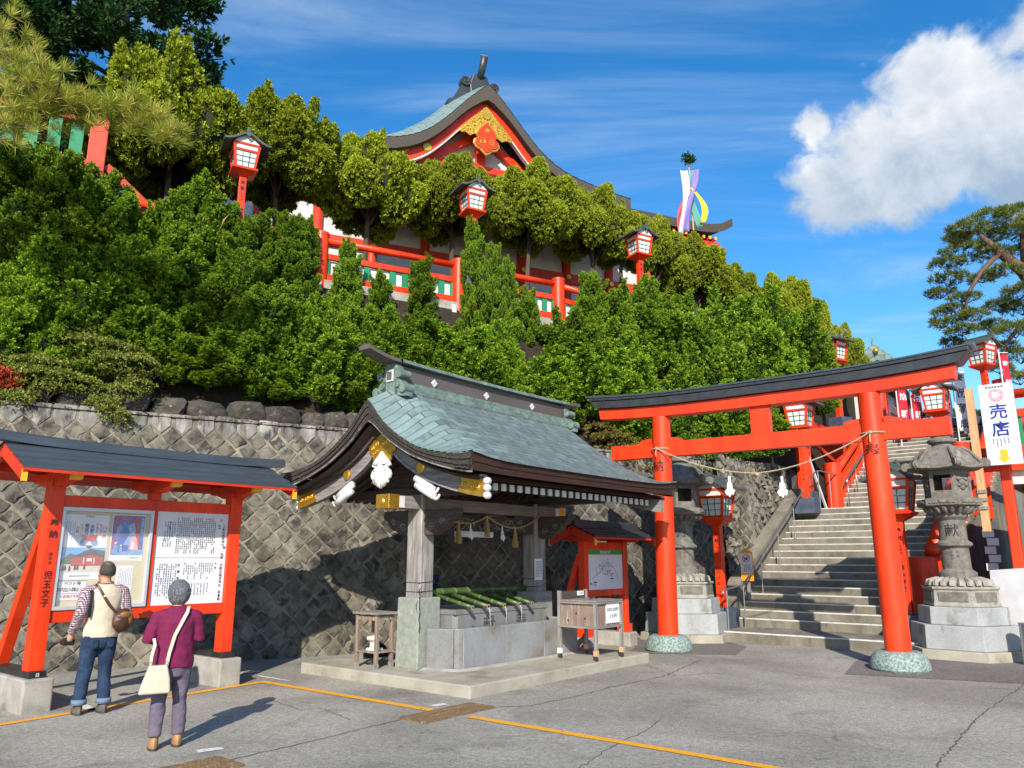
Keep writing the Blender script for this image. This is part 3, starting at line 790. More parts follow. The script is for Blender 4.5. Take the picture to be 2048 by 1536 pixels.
# carved bracket arms across each post
def bracket(x, sgn):
    pts = [(0.12, 2.40), (.12, 2.06), (.22, 2.02), (.36, 2.03), (.46, 2.09), (.52, 2.10), (.60, 2.15), (.66, 2.24), (.74, 2.27), (.80, 2.36), (.80, 2.40)]
    b_ = MB().prism([(YC + sgn*a_, c_) for a_, c_ in pts], 'x', x-.085, x+.085)
    o = b_.build('bracket_arm', M['dark_wood'], pav, bevel=.008)
    sp = MB()
    for cx, cz, r0 in ((.30, 2.14, .07), (.52, 2.22, .055)):
        sp.tube([(x-.088, YC+sgn*(cx+(r0*(1-t/14))*math.cos(t*.75)), cz+(r0*(1-t/14))*math.sin(t*.75)) for t in range(13)], .008, 5)
    tag(sp.build('scroll_relief', M['old_wood_y'], o), kind='stuff')
for x in (.77, 3.55):
    for sg in (-1, 1): bracket(x, sg)
    MB().box(x-.10, x+.10, YC-1.45, YC+1.45, 2.59, 2.74).build('cross_beam', M['dark_wood'], pav, bevel=.008)
    MB().box(x-.07, x+.07, YC-.07, YC+.07, 2.72, 3.72).build('strut', M['dark_wood'], pav)
# carved side brackets on the longitudinal side
for x, sg in ((.77, 1), (3.55, -1)):
    pts = [(.15, 2.40), (.15, 2.10), (.3, 2.08), (.42, 2.13), (.5, 2.22), (.62, 2.27), (.66, 2.40)]
    MB().prism([(x+sg*a_, c_) for a_, c_ in pts], 'y', YC-.095, YC+.095).build('bracket_arm', M['dark_wood'], pav, bevel=.008)
for yy in (.36, YC, 3.12):
    zz = 3.60 if yy == YC else 2.80
    MB().box(.1, 4.6, yy-.06, yy+.06, zz-.08, zz+.05).build('purlin', M['dark_wood'], pav)
# rafters with white ends
for sgn in (-1, 1):
    rf = MB(); pts = []
    for i in range(9):
        v_ = 1.76 - i*.2
        pts.append((v_, interp(ZB, v_)-.125 - (.06 if i == 0 else .05)))
    poly_t = [(YC + sgn*v_, z_+.06) for v_, z_ in pts]; poly_b = [(YC + sgn*v_, z_-.03) for v_, z_ in pts]
    rf.prism(poly_t + poly_b[::-1], 'x', -.042, .042)
    me = rf.mesh('rafter', M['dark_wood'])
    v0, z0 = pts[0]
    en = MB().box(-.044, .044, YC+sgn*v0-.004 - (.012 if sgn < 0 else 0), YC+sgn*v0+.004 + (.012 if sgn > 0 else 0), z0-.032, z0+.062).mesh('rafter_end', M['white_paint'])
    for i in range(27):
        r_ = link('rafter', me, pav, (.08 + i*.176, 0, 0))
        link('rafter_end', en, r_)
# eaves board above the rafters and boarded soffit
for sgn in (-1, 1):
    b_ = MB()
    b_.grid(lambda u, w: (RX0+.1+(RX1-RX0-.2)*u, YC+sgn*(0.02+1.98*w), interp(ZB, 0.02+1.98*w)-.05), 2, 24)
    b_.build('soffit', M['dark_wood'], pav)
    MB().box(.0, 4.7, *sorted((YC+sgn*1.80, YC+sgn*1.86)), 2.70, 2.765).build('eave_board', M['bark_brown'], pav)
# thick layered bark edge
b_ = MB(); NV = 40
for x, xs in ((RX0+.015, -1), (RX1-.015, 1)):
    for sgn in (-1, 1):
        for part in range(3):
            f0, f1 = part/3, (part+1)/3
            def fn(u, w, x=x, xs=xs, sgn=sgn, f0=f0, f1=f1, part=part):
                v_ = 2.05*u; zt = roof_z(x, v_)-.006; zb = interp(ZB, v_)
                f = f0 + (f1-f0)*w
                return (x + xs*(-.018*part), YC+sgn*v_, zt+(zb-zt)*f)
            b_.grid(fn, NV, 1)
    b_.build('verge_bark', M['bark_thatch'], pav); b_ = MB()
for sgn in (-1, 1):
    for part in range(2):
        b_.grid(lambda u, w, sgn=sgn, part=part: (RX0+.015+(RX1-RX0-.03)*u, YC+sgn*(2.055-.03*part-.02*w), (roof_z(RX0+.015+(RX1-RX0-.03)*u, 2.07)-.006)*(1-(part+w)/2)+(2.755+.03*abs(2*u-1)**4)*((part+w)/2)), 40, 1)
    b_.grid(lambda u, w, sgn=sgn: (RX0+.015+(RX1-RX0-.03)*u, YC+sgn*(2.0-.25*w), 2.756+.03*abs(2*u-1)**4 + .045*w), 40, 1)
b_.build('eave_bark', M['bark_brown'], pav)
b_ = MB()                                   # pale trim under the bark edge
for x in (RX0+.055, RX1-.055):
    for sgn in (-1, 1):
        b_.grid(lambda u, w, x=x, sgn=sgn: (x + (w-.5)*.03, YC+sgn*2.05*u, interp(ZB, 2.05*u)-.012), 30, 1)
        b_.grid(lambda u, w, x=x, sgn=sgn: (x - math.copysign(.016, YC-x+.7), YC+sgn*2.05*u, interp(ZB, 2.05*u)-.012+.02*w), 30, 1)
    b_.build('verge_trim', M['cap_stone'], pav); b_ = MB()
# bargeboards and inner mouldings at both gables
def curved_board(name, x0, x1, top_off, bot_off, m, v0=0.0, v1=1.98, parent=None, sgns=(-1, 1)):
    for sgn in sgns:
        n_ = 24; poly_t = []; poly_b = []
        for i in range(n_+1):
            v_ = v0 + (v1-v0)*i/n_
            poly_t.append((YC+sgn*v_, interp(ZB, v_)-top_off)); poly_b.append((YC+sgn*v_, interp(ZB, v_)-bot_off - .04*(1-v_/2)))
        MB().prism(poly_t + poly_b[::-1], 'x', x0, x1).build(name, m, parent or pav)
for x0, x1, s_ in ((-.02, .06, 1), (RX1-.42, RX1-.34, -1)):
    curved_board('bargeboard', x0, x1, .085, .30, M['old_wood_y'])
    curved_board('verge_moulding', *( (-.10, .02) if s_ > 0 else (RX1-.38, RX1-.28)), .02, .095, M['dark_wood'])
    curved_board('barge_fillet', *((x0-.014, x0) if s_ > 0 else (x1, x1+.014)), .285, .305, M['old_wood_y'])
# gable face behind
MB().prism([(YC-1.1, 2.74), (YC+1.1, 2.74), (YC, 3.52)], 'x', .72, .76).build('gable_panel', M['dark_wood'], pav)
def scrolls(mb, x, y, z, r, n, ph=0.0, th=.008, sg=1):
    mb.tube([(x, y+sg*(r*(1-t/n/1.15))*math.cos(ph+t*.6), z+(r*(1-t/n/1.15))*math.sin(ph+t*.6)) for t in range(n)], th, 5)
for gx, sg_ in ((-.024, -1),):
    # gilded apex plate
    ap = [(0, 3.535), (.10, 3.46), (.30, 3.295), (.28, 3.20), (.22, 3.19), (.19, 3.08), (.17, 3.06), (0, 3.21)]
    poly = [(YC+a_, c_) for a_, c_ in ap] + [(YC-a_, c_) for a_, c_ in ap[1:-1]][::-1]
    o = MB().prism(poly, 'x', gx-.03, gx+.002).build('apex_plate', M['gold'], pav, bevel=.006)
    d = MB().tube([(gx-.03, YC, 3.385), (gx-.058, YC, 3.385)], [.085, .07], 20); d.build('boss', M['gold_plain'], o, smooth=False)
    rl = MB()
    for q in (-1, 1):
        for (a_, c_, r0) in ((.12, 3.33, .05), (.21, 3.27, .045), (.21, 3.18, .035), (.12, 3.22, .04)):
            scrolls(rl, gx-.032, YC+q*a_, c_, r0, 12, rnd.uniform(0, 6), .007, q)
    tag(rl.build('scroll_relief', M['gold_plain'], o), kind='stuff')
    # white carved pendant
    half = [(0, 3.19), (.05, 3.14), (.16, 3.04), (.20, 2.97), (.13, 2.94), (.19, 2.90), (.215, 2.84), (.20, 2.79), (.16, 2.765), (.15, 2.72), (.10, 2.705), (.08, 2.675), (.03, 2.66), (0, 2.635)]
    poly = [(YC+a_, c_+.03) for a_, c_ in half] + [(YC-a_, c_+.03) for a_, c_ in half[1:-1]][::-1]
    o = MB().prism(poly, 'x', gx-.05, gx+.0).build('pendant', M['white_paint'], pav, bevel=.012)
    rl = MB()
    for q in (-1, 1):
        scrolls(rl, gx-.055, YC+q*.12, 2.875, .07, 13, 1.2, .012, q)
        for i_ in range(5):
            rl.tube([(gx-.056, YC+q*(.02+.035*i_), 2.69+.016*i_), (gx-.062, YC+q*(.03+.022*i_), 2.77+.014*i_), (gx-.054, YC+q*(.015+.01*i_), 2.83)], .010, 5)
        rl.tube([(gx-.055, YC+q*.14, 3.03), (gx-.07, YC+q*.07, 3.02), (gx-.055, YC+q*.03, 3.1)], .014, 5)
    tag(rl.build('carved_relief', M['white_paint'], o, smooth=True), kind='stuff')
    for q in (-1, 1):
        v_ = .80; zc_ = interp(ZB, v_)-.19
        MB().tube([(gx-.0, YC+q*v_, zc_), (gx-.02, YC+q*v_, zc_), (gx-.032, YC+q*v_, zc_)], [.082, .082, .06], 20).build('gold_disc', M['gold_plain'], pav)
        # gilded end plates
        pt = []; pb = []
        for i_ in range(7):
            v_ = 1.52+.46*i_/6; nt = .035*math.sin(i_/6*math.pi) if 0 else 0
            pt.append((YC+q*(v_+(.05 if i_ == 0 else 0)), interp(ZB, v_)-.078)); pb.append((YC+q*v_, interp(ZB, v_)-.305))
        mid_ = [(YC+q*1.60, interp(ZB, 1.55)-.19)]
        o = MB().prism(pt + pb[::-1] + mid_, 'x', gx-.03, gx+.09).build('barge_end_plate', M['gold'], pav)
        rl = MB()
        for (a_, r0) in ((1.64, .05), (1.76, .065), (1.88, .045)):
            scrolls(rl, gx-.034, YC+q*a_, interp(ZB, a_)-.19, r0, 14, rnd.uniform(0, 6), .009, q)
        tag(rl.build('scroll_relief', M['gold_plain'], o, smooth=True), kind='stuff')
        b_ = MB()
        for i_, zz in enumerate((-.10, -.19, -.285)):
            b_.ball((gx+.03, YC+q*2.0, interp(ZB, 1.98)+zz), .07, .045, .05)
        b_.build('white_carved_end', M['white_paint'], pav, smooth=True)
        # white bearded scroll under the board
        b_ = MB()
        for r_ in range(2):
            base = [(1.04-.03*r_, -.30-.075*r_), (.92, -.325-.085*r_), (.80, -.35-.09*r_), (.66, -.375-.085*r_)]
            pts_ = [(gx+.02, YC+q*(a_), interp(ZB, 1.9-a_)*0 + 3.14+c_+.31*(1-(1-a_)*1.0)-.31) for a_, c_ in base]
            b_.tube([(gx+.02, YC+q*(1.04-.12*j-.02*r_+.0), 2.78+.062*(-j)+.21*0+ -.09*r_ + .0) for j in range(4)] , [.055, .06, .058, .05], 8)
            e_ = (gx+.02, YC+q*(1.04-.36-.02*r_), 2.78-.186-.09*r_)
            b_.tube([(e_[0], e_[1]-q*.03*j_, e_[2]+(-.02, -.03, -.015, .03)[j_]) for j_ in range(4)], [.03, .024, .02, .014], 6)
        # mirror so that the beards climb towards the apex
        b_.v = [(x_, 2*(YC+q*.86)-y_, z_) for x_, y_, z_ in b_.v]
        b_.build('white_scroll', M['white_paint'], pav, smooth=True)
# ridge
b_ = MB().box(.12, 4.42, YC-.125, YC+.125, 4.26, 4.52); b_.build('ridge_box', M['copper_brown'], pav)
for z0, z1, w_ in ((4.10, 4.18, .22), (4.17, 4.24, .19), (4.235, 4.28, .155)):
    MB().box(.15, 4.40, YC-w_, YC+w_, z0, z1).build('ridge_course', M['copper_patina'], pav, bevel=.006)
def capz(x):
    t = (x-2.27)/2.7
    return 4.525 + .06*abs(t)**3.0
b_ = MB()
for x0, x1, m_ in ((.12, 4.42, 0),):
    b_.grid(lambda u, w: (x0+(x1-x0)*u, YC + (-.21, -.20, -.02, .02, .20, .21)[round(w*5)], capz(x0+(x1-x0)*u) + (0, .05, .085, .085, .05, 0)[round(w*5)]), 20, 5)
    b_.grid(lambda u, w: (x0+(x1-x0)*u, YC-.21+.42*w, capz(x0+(x1-x0)*u)), 20, 1)
b_.build('ridge_cap', M['copper_patina'], pav)
for s_, x0, x1 in ((-1, .12, -.46), (1, 4.42, 4.90)):
    b_ = MB()
    b_.grid(lambda u, w: (x0+(x1-x0)*u, YC + (-.17, -.165, -.02, .02, .165, .17, -.17)[round(w*6)]*(1-.25*u), capz(x0+(x1-x0)*u)+.05*u*u*(1.6 if s_ < 0 else .3) + (0, .055, .09, .09, .055, 0, 0)[round(w*6)]), 8, 6)
    e0 = capz(x1)+.05*(1.6 if s_ < 0 else .3)
    b_.add([(x1, YC-.128, e0), (x1, YC+.128, e0), (x1, YC+.124, e0+.055), (x1, YC, e0+.09), (x1, YC-.124, e0+.055)], [(0, 1, 2, 3, 4)])
    b_.build('ridge_tip', M['copper_brown'], pav)
for x in (.85, 2.09, 3.34):
    for q in (-1, 1):
        e_ = MB().prism([(x-.075, 4.36), (x, 4.43), (x+.075, 4.36), (x, 4.29)], 'y', *sorted((YC+q*.124, YC+q*.145))).build('crest', M['plaster'], pav, bevel=.008)
        b2 = MB()
        for dx, dz in ((-.032, 0), (.032, 0), (0, .03), (0, -.03)): b2.ball((x+dx, YC+q*.146, 4.36+dz), .02, .01, .02, 8, 4)
        b2.build('petals', M['white_sheet'], e_, smooth=True)
for x, s_ in ((.13, -1), (4.41, 1)):
    o = MB().prism([(YC-.17, 4.02), (YC+.17, 4.02), (YC+.2, 4.25), (YC+.13, 4.5), (YC+.09, 4.56), (YC-.09, 4.56), (YC-.13, 4.5), (YC-.2, 4.25)], 'x', x-.07, x+.07).build('ridge_end_ornament', M['copper_patina'], pav, bevel=.015)
    b_ = MB()
    for q in (-1, 1):
        b_.tube([(x-.1, YC+q*.21, 4.37), (x+.1, YC+q*.21, 4.37)], .062, 14)
        b_.tube([(x-.1, YC+q*.30, 4.14), (x+.1, YC+q*.30, 4.14)], .07, 14)
        b_.tube([(x-.09, YC+q*.17, 4.22), (x+.09, YC+q*.17, 4.22)], .055, 12)
        b_.prism([(YC+q*.1, 4.05), (YC+q*.34, 4.02), (YC+q*.34, 4.13), (YC+q*.2, 4.28), (YC+q*.1, 4.3)], 'x', x-.07, x+.07)
    b_.build('scroll', M['copper_patina'], o, autosmooth=True)
    xf = x+s_*.072
    MB().box(*sorted((xf, xf+s_*.02)), YC-.075, YC+.075, 4.27, 4.45).build('crest_plate', M['plaster'], o, bevel=.006)
    MB().box(*sorted((xf+s_*.021, xf+s_*.03)), YC-.05, YC+.05, 4.30, 4.42).build('crest_mark', M['copper_brown'], o)
# copper sheets, laid in courses; the front slope sheet by sheet
b_ = MB(); b_.grid(lambda u, w: (RX0+.01+(RX1-RX0-.02)*u, YC+2.06*w, roof_z(RX0+(RX1-RX0)*u, 2.06*w)), 40, 20)
b_.grid(lambda u, w: (RX0+.01+(RX1-RX0-.02)*u, YC-2.055*w, roof_z(RX0+(RX1-RX0)*u, 2.055*w)-.012), 40, 20)
b_.build('roof_sheathing', M['copper_brown'], pav, smooth=True)
rows = 18; fr = MB()
NCOL = 15
for r_ in range(rows):
    v0, v1 = 2.085*r_/rows, 2.085*(r_+1)/rows
    off = (0.5 if r_ % 2 else 0.0) + rnd.uniform(-.12, .12)
    xs = [RX0] + [RX0 + (i+off)*(RX1-RX0)/NCOL for i in range(1, NCOL)] + [RX1]
    for i in range(len(xs)-1):
        xa, xb = xs[i]+.006, xs[i+1]-.006
        b2 = MB(); nn = 3 if (i < 3 or i > len(xs)-5) else 1
        def tile(u, w):
            x = xa+(xb-xa)*u; v_ = v0+.011+(v1-.002-v0-.011)*w
            return (x, YC-v_, roof_z(x, max(0, v_)) + .008 + .004*w)
        b2.grid(tile, nn, 1)
        b2.grid(lambda u, w: (xa+(xb-xa)*u, YC-v1+.002, roof_z(xa+(xb-xa)*u, v1-.002)+.012-.022*w), nn, 1)
        near = xs[i] < RX0+.9 or xs[i+1] > RX1-.75
        b2.build('roof_sheet', M['copper_green_lit' if rnd.random() > (xs[i]-RX0-.2)/1.3 else 'copper_roof'], pav, smooth=False)  # lit copper tone thins out away from the verge

# ---------------------------------------------------------------- shimenawa of the pavilion
sh = thing('sacred_rope', 'straw rope with tassels and paper streamers slung between the pavilion posts', 'rope', S(0, 0), ROT)
def sag(p, q, drop, n=8):
    p, q = Vector(p), Vector(q)
    return [p.lerp(q, i/n) - Vector((0, 0, drop*4*(i/n)*(1-i/n))) for i in range(n+1)]
def twisted(mb, pts, r, strands=2, turns=14):
    pts = [Vector(p) for p in pts]; n = len(pts)
    fine = []
    m_ = turns*8
    for i in range(m_+1):
        t = i/m_*(n-1); k_ = min(int(t), n-2); fine.append(pts[k_].lerp(pts[k_+1], t-k_))
    for st_ in range(strands):
        out = []
        for i, p in enumerate(fine):
            a_ = 2*math.pi*(i/8 + st_/strands)
            d = (fine[min(i+1, m_)] - fine[max(i-1, 0)]).normalized()
            u = d.cross(Vector((0, 0, 1))).normalized(); w = u.cross(d)
            out.append(p + u*math.cos(a_)*r*.55 + w*math.sin(a_)*r*.55)
        mb.tube(out, r*.62, 5)
ry = YC-.2
b_ = MB()
for p, q, dr in (((.95, ry+.03, 2.30), (1.38, ry, 2.24), .03), ((1.38, ry, 2.24), (2.05, ry, 2.36), .06), ((2.05, ry, 2.36), (2.77, ry, 2.19), .05), ((2.77, ry, 2.19), (3.5, ry+.03, 2.42), .05)):
    twisted(b_, sag(p, q, dr), .014, 2, 12)
b_.build('rope', M['straw'], sh)
for x, z in ((1.38, 2.23), (2.05, 2.34), (2.77, 2.18)):
    b_ = MB()
    b_.lathe([(.012, z+.03), (.022, z), (.018, z-.05), (.028, z-.07)], 8, (x, ry))
    for _ in range(60):
        a_ = rnd.uniform(0, 6.28); r0 = rnd.uniform(0, .02); r1 = rnd.uniform(.02, .062)
        b_.tube([(x+r0*math.cos(a_), ry+r0*math.sin(a_), z-.05), (x+r1*math.cos(a_), ry+r1*math.sin(a_), z-rnd.uniform(.27, .33))], .0045, 3)
    b_.build('tassel', M['straw'], sh)
def shide(parent, x, y, z, s_=1.0, ax=(1, 0, 0)):
    ax = Vector(ax).normalized(); nn = Vector((ax.y, -ax.x, 0)); b_ = MB()
    if nn.x + nn.y > 0: nn = -nn
    polys = [[(-.014, 0), (.014, 0), (.014, -.085), (-.014, -.085)],
             [(-.012, -.055), (.030, -.075), (.034, -.135), (-.010, -.118)], [(.006, -.06), (-.032, -.085), (-.036, -.14), (.004, -.122)],
             [(-.020, -.105), (.010, -.12), (.062, -.175), (.036, -.225), (-.004, -.185)], [(.018, -.11), (-.008, -.12), (-.066, -.165), (-.046, -.222), (.0, -.19)], [(-.016, -.15), (.016, -.15), (.022, -.215), (.0, -.245), (-.022, -.215)]]
    for i, p in enumerate(polys):
        b_.add([Vector((x, y, z)) + ax*(u*s_) + nn*(.005*i + .02*abs(u)) + Vector((0, 0, v*s_)) for u, v in p], [tuple(range(len(p)))])
    o = b_.build('paper_streamer', M['paper_white'], parent)
    md = o.modifiers.new('thick', 'SOLIDIFY'); md.thickness = .002
    return o
shide(sh, 1.66, ry, 2.21); shide(sh, 2.43, ry, 2.20)
MB().box(1.55, 2.38, YC-.06, YC+.06, 2.02, 2.115).build('cover', M['paper_white'], thing('strip_light', 'white strip light fixed under the beam of the pavilion', 'light', S(0, 0, .0), ROT), bevel=.015)
nt = thing('paper_notice', 'small white paper notice taped to the far pavilion post', 'notice', S(3.45, YC-.165, 1.5), ROT)
MB().box(-.11, .11, -.006, 0, -.18, .18).build('sheet', M['paper_white'], nt)
b_ = MB()
for i in range(7):
    x = .08-.025*i
    for j in range(11 if i != 1 else 7): b_.box(x-.006, x+.006, -.0085, -.0065, .13-.025*j-.007, .13-.025*j+.007)
tag(b_.build('lettering', M['ink_grey'], nt), kind='stuff')

# ---------------------------------------------------------------- stone trough, basin, bamboo
tr = thing('stone_trough', 'low grey granite trough with joints standing on the pavilion plinth', 'trough', S(0, 0, .15), ROT)
Zt = .56
def slab(pts_, z0, z1, nm, m_, par):
    return MB().prism(pts_, 'z', z0, z1).build(nm, m_, par, bevel=.015)
slab([(.66, 1.45), (.80, 1.06), (.90, 1.09), (.78, 1.45)], 0, Zt, 'slab', M['granite_wet'], tr)
slab([(.803, 1.05), (.85, .99), (.90, .965), (.90, 1.08), (.89, 1.08)], 0, Zt+.003, 'corner_slab', M['granite_wet'], tr)
for x0, x1 in ((.905, 1.83), (1.838, 2.78), (2.788, 3.72)):
    slab([(x0, .96), (x1, .955), (x1, 1.07), (x0, 1.075)], 0, Zt, 'slab', M['granite_grey'], tr)
slab([(3.63, 1.072), (3.725, 1.072), (3.725, 2.3), (3.63, 2.3)], 0, Zt-.004, 'slab', M['granite_grey'], tr)
MB().box(.80, 3.64, 1.075, 2.2, 0, .06).build('bottom', M['granite_wet'], tr)
b_ = MB()
pl = [(.64, 1.48), (.785, 1.03), (.83, .965), (.90, .94), (3.745, .93)]
b_.add([(x, y, .0) for x, y in [(.56, 1.48), (.72, 1.0), (.80, .91), (.9, .86), (3.80, .885)]] + [(x, y, .028) for x, y in pl], [(i, i+1, 6+i, 5+i) for i in range(4)])
b_.build('mortar_fillet', M['concrete'], tr)
ba = thing('stone_basin', 'carved grey stone water basin with engraved characters under bamboo spouts', 'basin', S(0, 0, .15), ROT)
bx0, bx1, by0, by1, bz = 1.02, 3.25, 1.24, 2.15, .80
o = MB().prism([(bx0+.06, by0), (bx1-.03, by0), (bx1, by0+.06), (bx1, by1), (bx0, by1), (bx0, by0+.06)], 'z', .06, bz-.07).build('body', M['granite_wet'], ba, bevel=.01)
for q in ((bx0-.01, bx1+.02, by0-.012, by0+.12), (bx0-.01, bx1+.02, by1-.12, by1+.012), (bx0-.012, bx0+.12, by0+.121, by1-.121), (bx1-.12, bx1+.022, by0+.121, by1-.121)):
    MB().box(*q, bz-.072, bz).build('rim', M['granite_wet'], ba, bevel=.008)
mat('water', (0.03, 0.04, 0.035), (0.04, 0.05, 0.045), rough=0.04, spec=0.6)
MB().box(bx0+.11, bx1-.11, by0+.11, by1-.11, bz-.069, bz-.03).build('water', M['water'], ba)
bw = thing('bamboo_water_pipe', 'green bamboo pipe with five spouts pouring over the stone basin', 'bamboo pipe', S(0, 0, 0), ROT)
def bamboo(p, q, r, nodes, parent, name, taper=1.0, cutq=True):
    p, q = Vector(p), Vector(q)
    pts_ = []; rr = []
    for i in range(nodes+1):
        t = i/nodes; c = p.lerp(q, t); d = (q-p).normalized()
        rad = r*(1+(taper-1)*t)
        if 0 < i < nodes:
            pts_ += [c-d*.02, c-d*.006, c+d*.006, c+d*.02]; rr += [rad, rad*1.07, rad*1.07, rad]
        else:
            pts_.append(c); rr.append(rad)
    o = MB().tube(pts_, rr, 14, cap=True).build(name, M['bamboo'], parent, smooth=False)
    o.data.polygons.foreach_set('use_smooth', [len(f.vertices) == 4 for f in o.data.polygons])
    for i in range(1, nodes):
        c = p.lerp(q, i/nodes); d = (q-p).normalized(); rad = r*(1+(taper-1)*i/nodes)
        MB().tube([c-d*.004, c+d*.004], rad*1.085, 14, cap=False).build('node_ring', M['bamboo_node'], o)
    if cutq:
        d = (q-p).normalized()
        MB().tube([q-d*.002, q+d*.002], r*taper*1.0, 14).build('cut_end', M['bamboo_cut'], o)
        MB().tube([q+d*.0021, q+d*.0035], r*taper*.66, 14).build('bore', M['hollow'], o)
    return o
bamboo((.98, 1.80, 1.185), (3.33, 1.80, 1.185), .054, 8, bw, 'main_pipe', 1.0, False)
for i, (xt, xs) in enumerate([(1.20, 1.17), (1.55, 1.52), (1.93, 1.90), (2.30, 2.27), (2.62, 2.58)]):
    bamboo((xs, 1.78, 1.135+.004*i), (xt, 1.06, .985), .030 + .003*(i in (1, 2, 3)), 3, bw, 'spout', .95)
mat('falling_water', (0.62, 0.66, 0.68), rough=0.1, spec=0.6)
for xt in (1.55, 1.93, 2.30):
    MB().tube([(xt, 1.055, .965), (xt, 1.03, .93), (xt, 1.02, .72)], [.006, .004, .003], 6).build('water_trickle', M['falling_water'], bw, smooth=True)

# ---------------------------------------------------------------- little wooden shelf with cups beside the pedestal
tb = thing('wooden_stand', 'small weathered wooden two-shelf stand left of the pavilion pedestal', 'stand', S(.22, 2.02, .15), ROT)
for x, y in ((0, 0), (0, .42), (.30, .02), (.30, .42)):
    l = MB().box(x-.025, x+.025, y-.025, y+.025, 0, .74); lo = l.build('leg', M['stand_wood'], tb, bevel=.004)
    MB().box(x-.029, x+.029, y-.029, y+.029, 0, .07).build('foot', M['old_wood'], lo)
for i in range(3):
    MB().box(-.06, .38, -.06+.185*i, .118+.185*i, .742, .772).build('top_board', M['old_wood_x'], tb, bevel=.004)
MB().box(-.03, .33, -.02, .44, .21, .235).build('shelf', M['stand_wood'], tb, bevel=.004)
for y in (0, .42): MB().box(.026, .274, y-.012, y+.012, .66, .72).build('apron', M['stand_wood'], tb)
for x in (0, .30): MB().box(x-.012, x+.012, .026, .394, .66, .72).build('apron', M['stand_wood'], tb)
sg = thing('sanbo_stand', 'cream folded offering stand on the lower shelf of the wooden stand', 'offering stand', S(.36, 2.22, .387), ROT)
MB().lathe([(.13, 0), (.13, .025), (.075, .035), (.07, .13), (.11, .14), (.12, .155), (.12, .19), (.10, .19), (.10, .165)], 8, ph=.39).build('body', M['cream_sheet'], sg)
bt = thing('black_tray', 'black plastic tub leaning behind the cream offering stand', 'tub', S(.55, 2.36, .15), ROT)
b_ = MB()
pts_ = [(.24*math.cos(t), .24*math.sin(t)) for t in [math.pi*i/12 for i in range(13)]]
b_.prism(pts_, 'y', 0, .05); b_.v = [(x, y+z*.25, z+.10) for x, y, z in b_.v]
b_.build('body', M['black_metal'], bt, bevel=.01)
gc = thing('hand_towel_bundle', 'dark blue cloth bundle lying behind the bamboo pipe', 'cloth', S(1.62, 2.3, .95), ROT)
b_ = MB()
for i in range(9): b_.ball((rnd.uniform(-.16, .2), rnd.uniform(-.05, .05), rnd.uniform(.18, .42)), rnd.uniform(.06, .12), .06, rnd.uniform(.05, .1), 8, 5)
mat('navy_cloth', (0.012, 0.018, 0.05), (0.02, 0.03, 0.08), rough=0.8)
b_.build('folds', M['navy_cloth'], gc, smooth=True)

# ---------------------------------------------------------------- offering box on casters
ob = thing('offering_box_stand', 'weathered wooden offering box on four caster legs with a 200 yen sign', 'offering box', S(2.90, .05, .15), ROT)
LX, LY = .74, .68
for (x, y, m_) in ((0, 0, 'raw_wood'), (LX, 0, 'raw_wood'), (0, LY, 'white_paint'), (LX, LY, 'raw_wood')):
    lo = MB().box(x-.026, x+.026, y-.026, y+.026, .15, .87 if y < .3 else 1.03).build('leg', M['old_wood'], ob, bevel=.004)
    MB().box(x-.033, x+.033, y-.033, y+.033, .075, .155).build('foot_block', M[m_], lo, bevel=.004)
    c = MB(); c.box(x-.012, x+.012, y-.018, y+.018, .045, .078); c.tube([(x+.015, y-.012, .03), (x+.015, y+.012, .03)], .03, 12)
    c.build('caster', M['black_metal'], lo)
MB().box(.005, LX-.005, .005, LY-.005, .50, .855).build('box_body', M['stand_wood'], ob, bevel=.003)
MB().box(-.03, LX+.03, -.03, LY-.028, .868, .895).build('lid', M['old_wood_x'], ob, bevel=.006)
MB().box(-.028, LX+.028, -.030, -.006, .84, .866).build('top_rail', M['old_wood_x'], ob)
MB().box(-.032, -.006, -.028, LY+.02, .84, .866).build('top_rail', M['old_wood_y'], ob)
MB().box(-.028, LX+.028, -.030, -.006, .475, .505).build('bottom_rail', M['old_wood_x'], ob)
MB().box(-.032, -.006, -.028, LY+.02, .475, .505).build('bottom_rail', M['old_wood_y'], ob)
MB().box(.027, LX-.027, LY-.012, LY+.012, .897, 1.02).build('back_board', M['dark_wood'], ob)
for (y, z) in ((.20, .62), (.36, .69), (.52, .58)):
    MB().tube([(.006, y, z), (.0035, y, z)], .016, 12).build('hole', M['hollow'], ob)
MB().tube([(.3, .3, .896), (.42, .3, .93), (.52, .3, .896)], .012, 8).build('lid_handle', M['black_metal'], ob)
sgn_ = MB().box(.30, .68, -.012, .002, .54, .85).build('price_sign', M['paper_white'], ob)
MB().box(.48, .66, LY-.022, LY-.013, .94, 1.01).build('price_tag', M['paper_white'], ob)
# ================================================================ lettering
_tc = {}
def text_data(ch, bold=0.0):
    key = (ch, bold)
    if key not in _tc:
        cu = bpy.data.curves.new('t', 'FONT'); cu.body = ch; cu.size = 1.0; cu.resolution_u = 2; cu.offset = bold
        cu.align_x = 'CENTER'; cu.align_y = 'CENTER'
        ob = bpy.data.objects.new('t', cu)
        me = bpy.data.meshes.new_from_object(ob)
        vs_ = [tuple(v.co) for v in me.vertices]; fs_ = [tuple(p.vertices) for p in me.polygons]
        if vs_:
            xs = [v[0] for v in vs_]; ys = [v[1] for v in vs_]
            cx, cy = (min(xs)+max(xs))/2, (min(ys)+max(ys))/2
            if ch in '、。・ー.,': cy = 0
            vs_ = [(x-cx, y-cy) for x, y, _ in vs_]
        bpy.data.objects.remove(ob); bpy.data.meshes.remove(me); bpy.data.curves.remove(cu)
        _tc[key] = (vs_, fs_)
    return _tc[key]
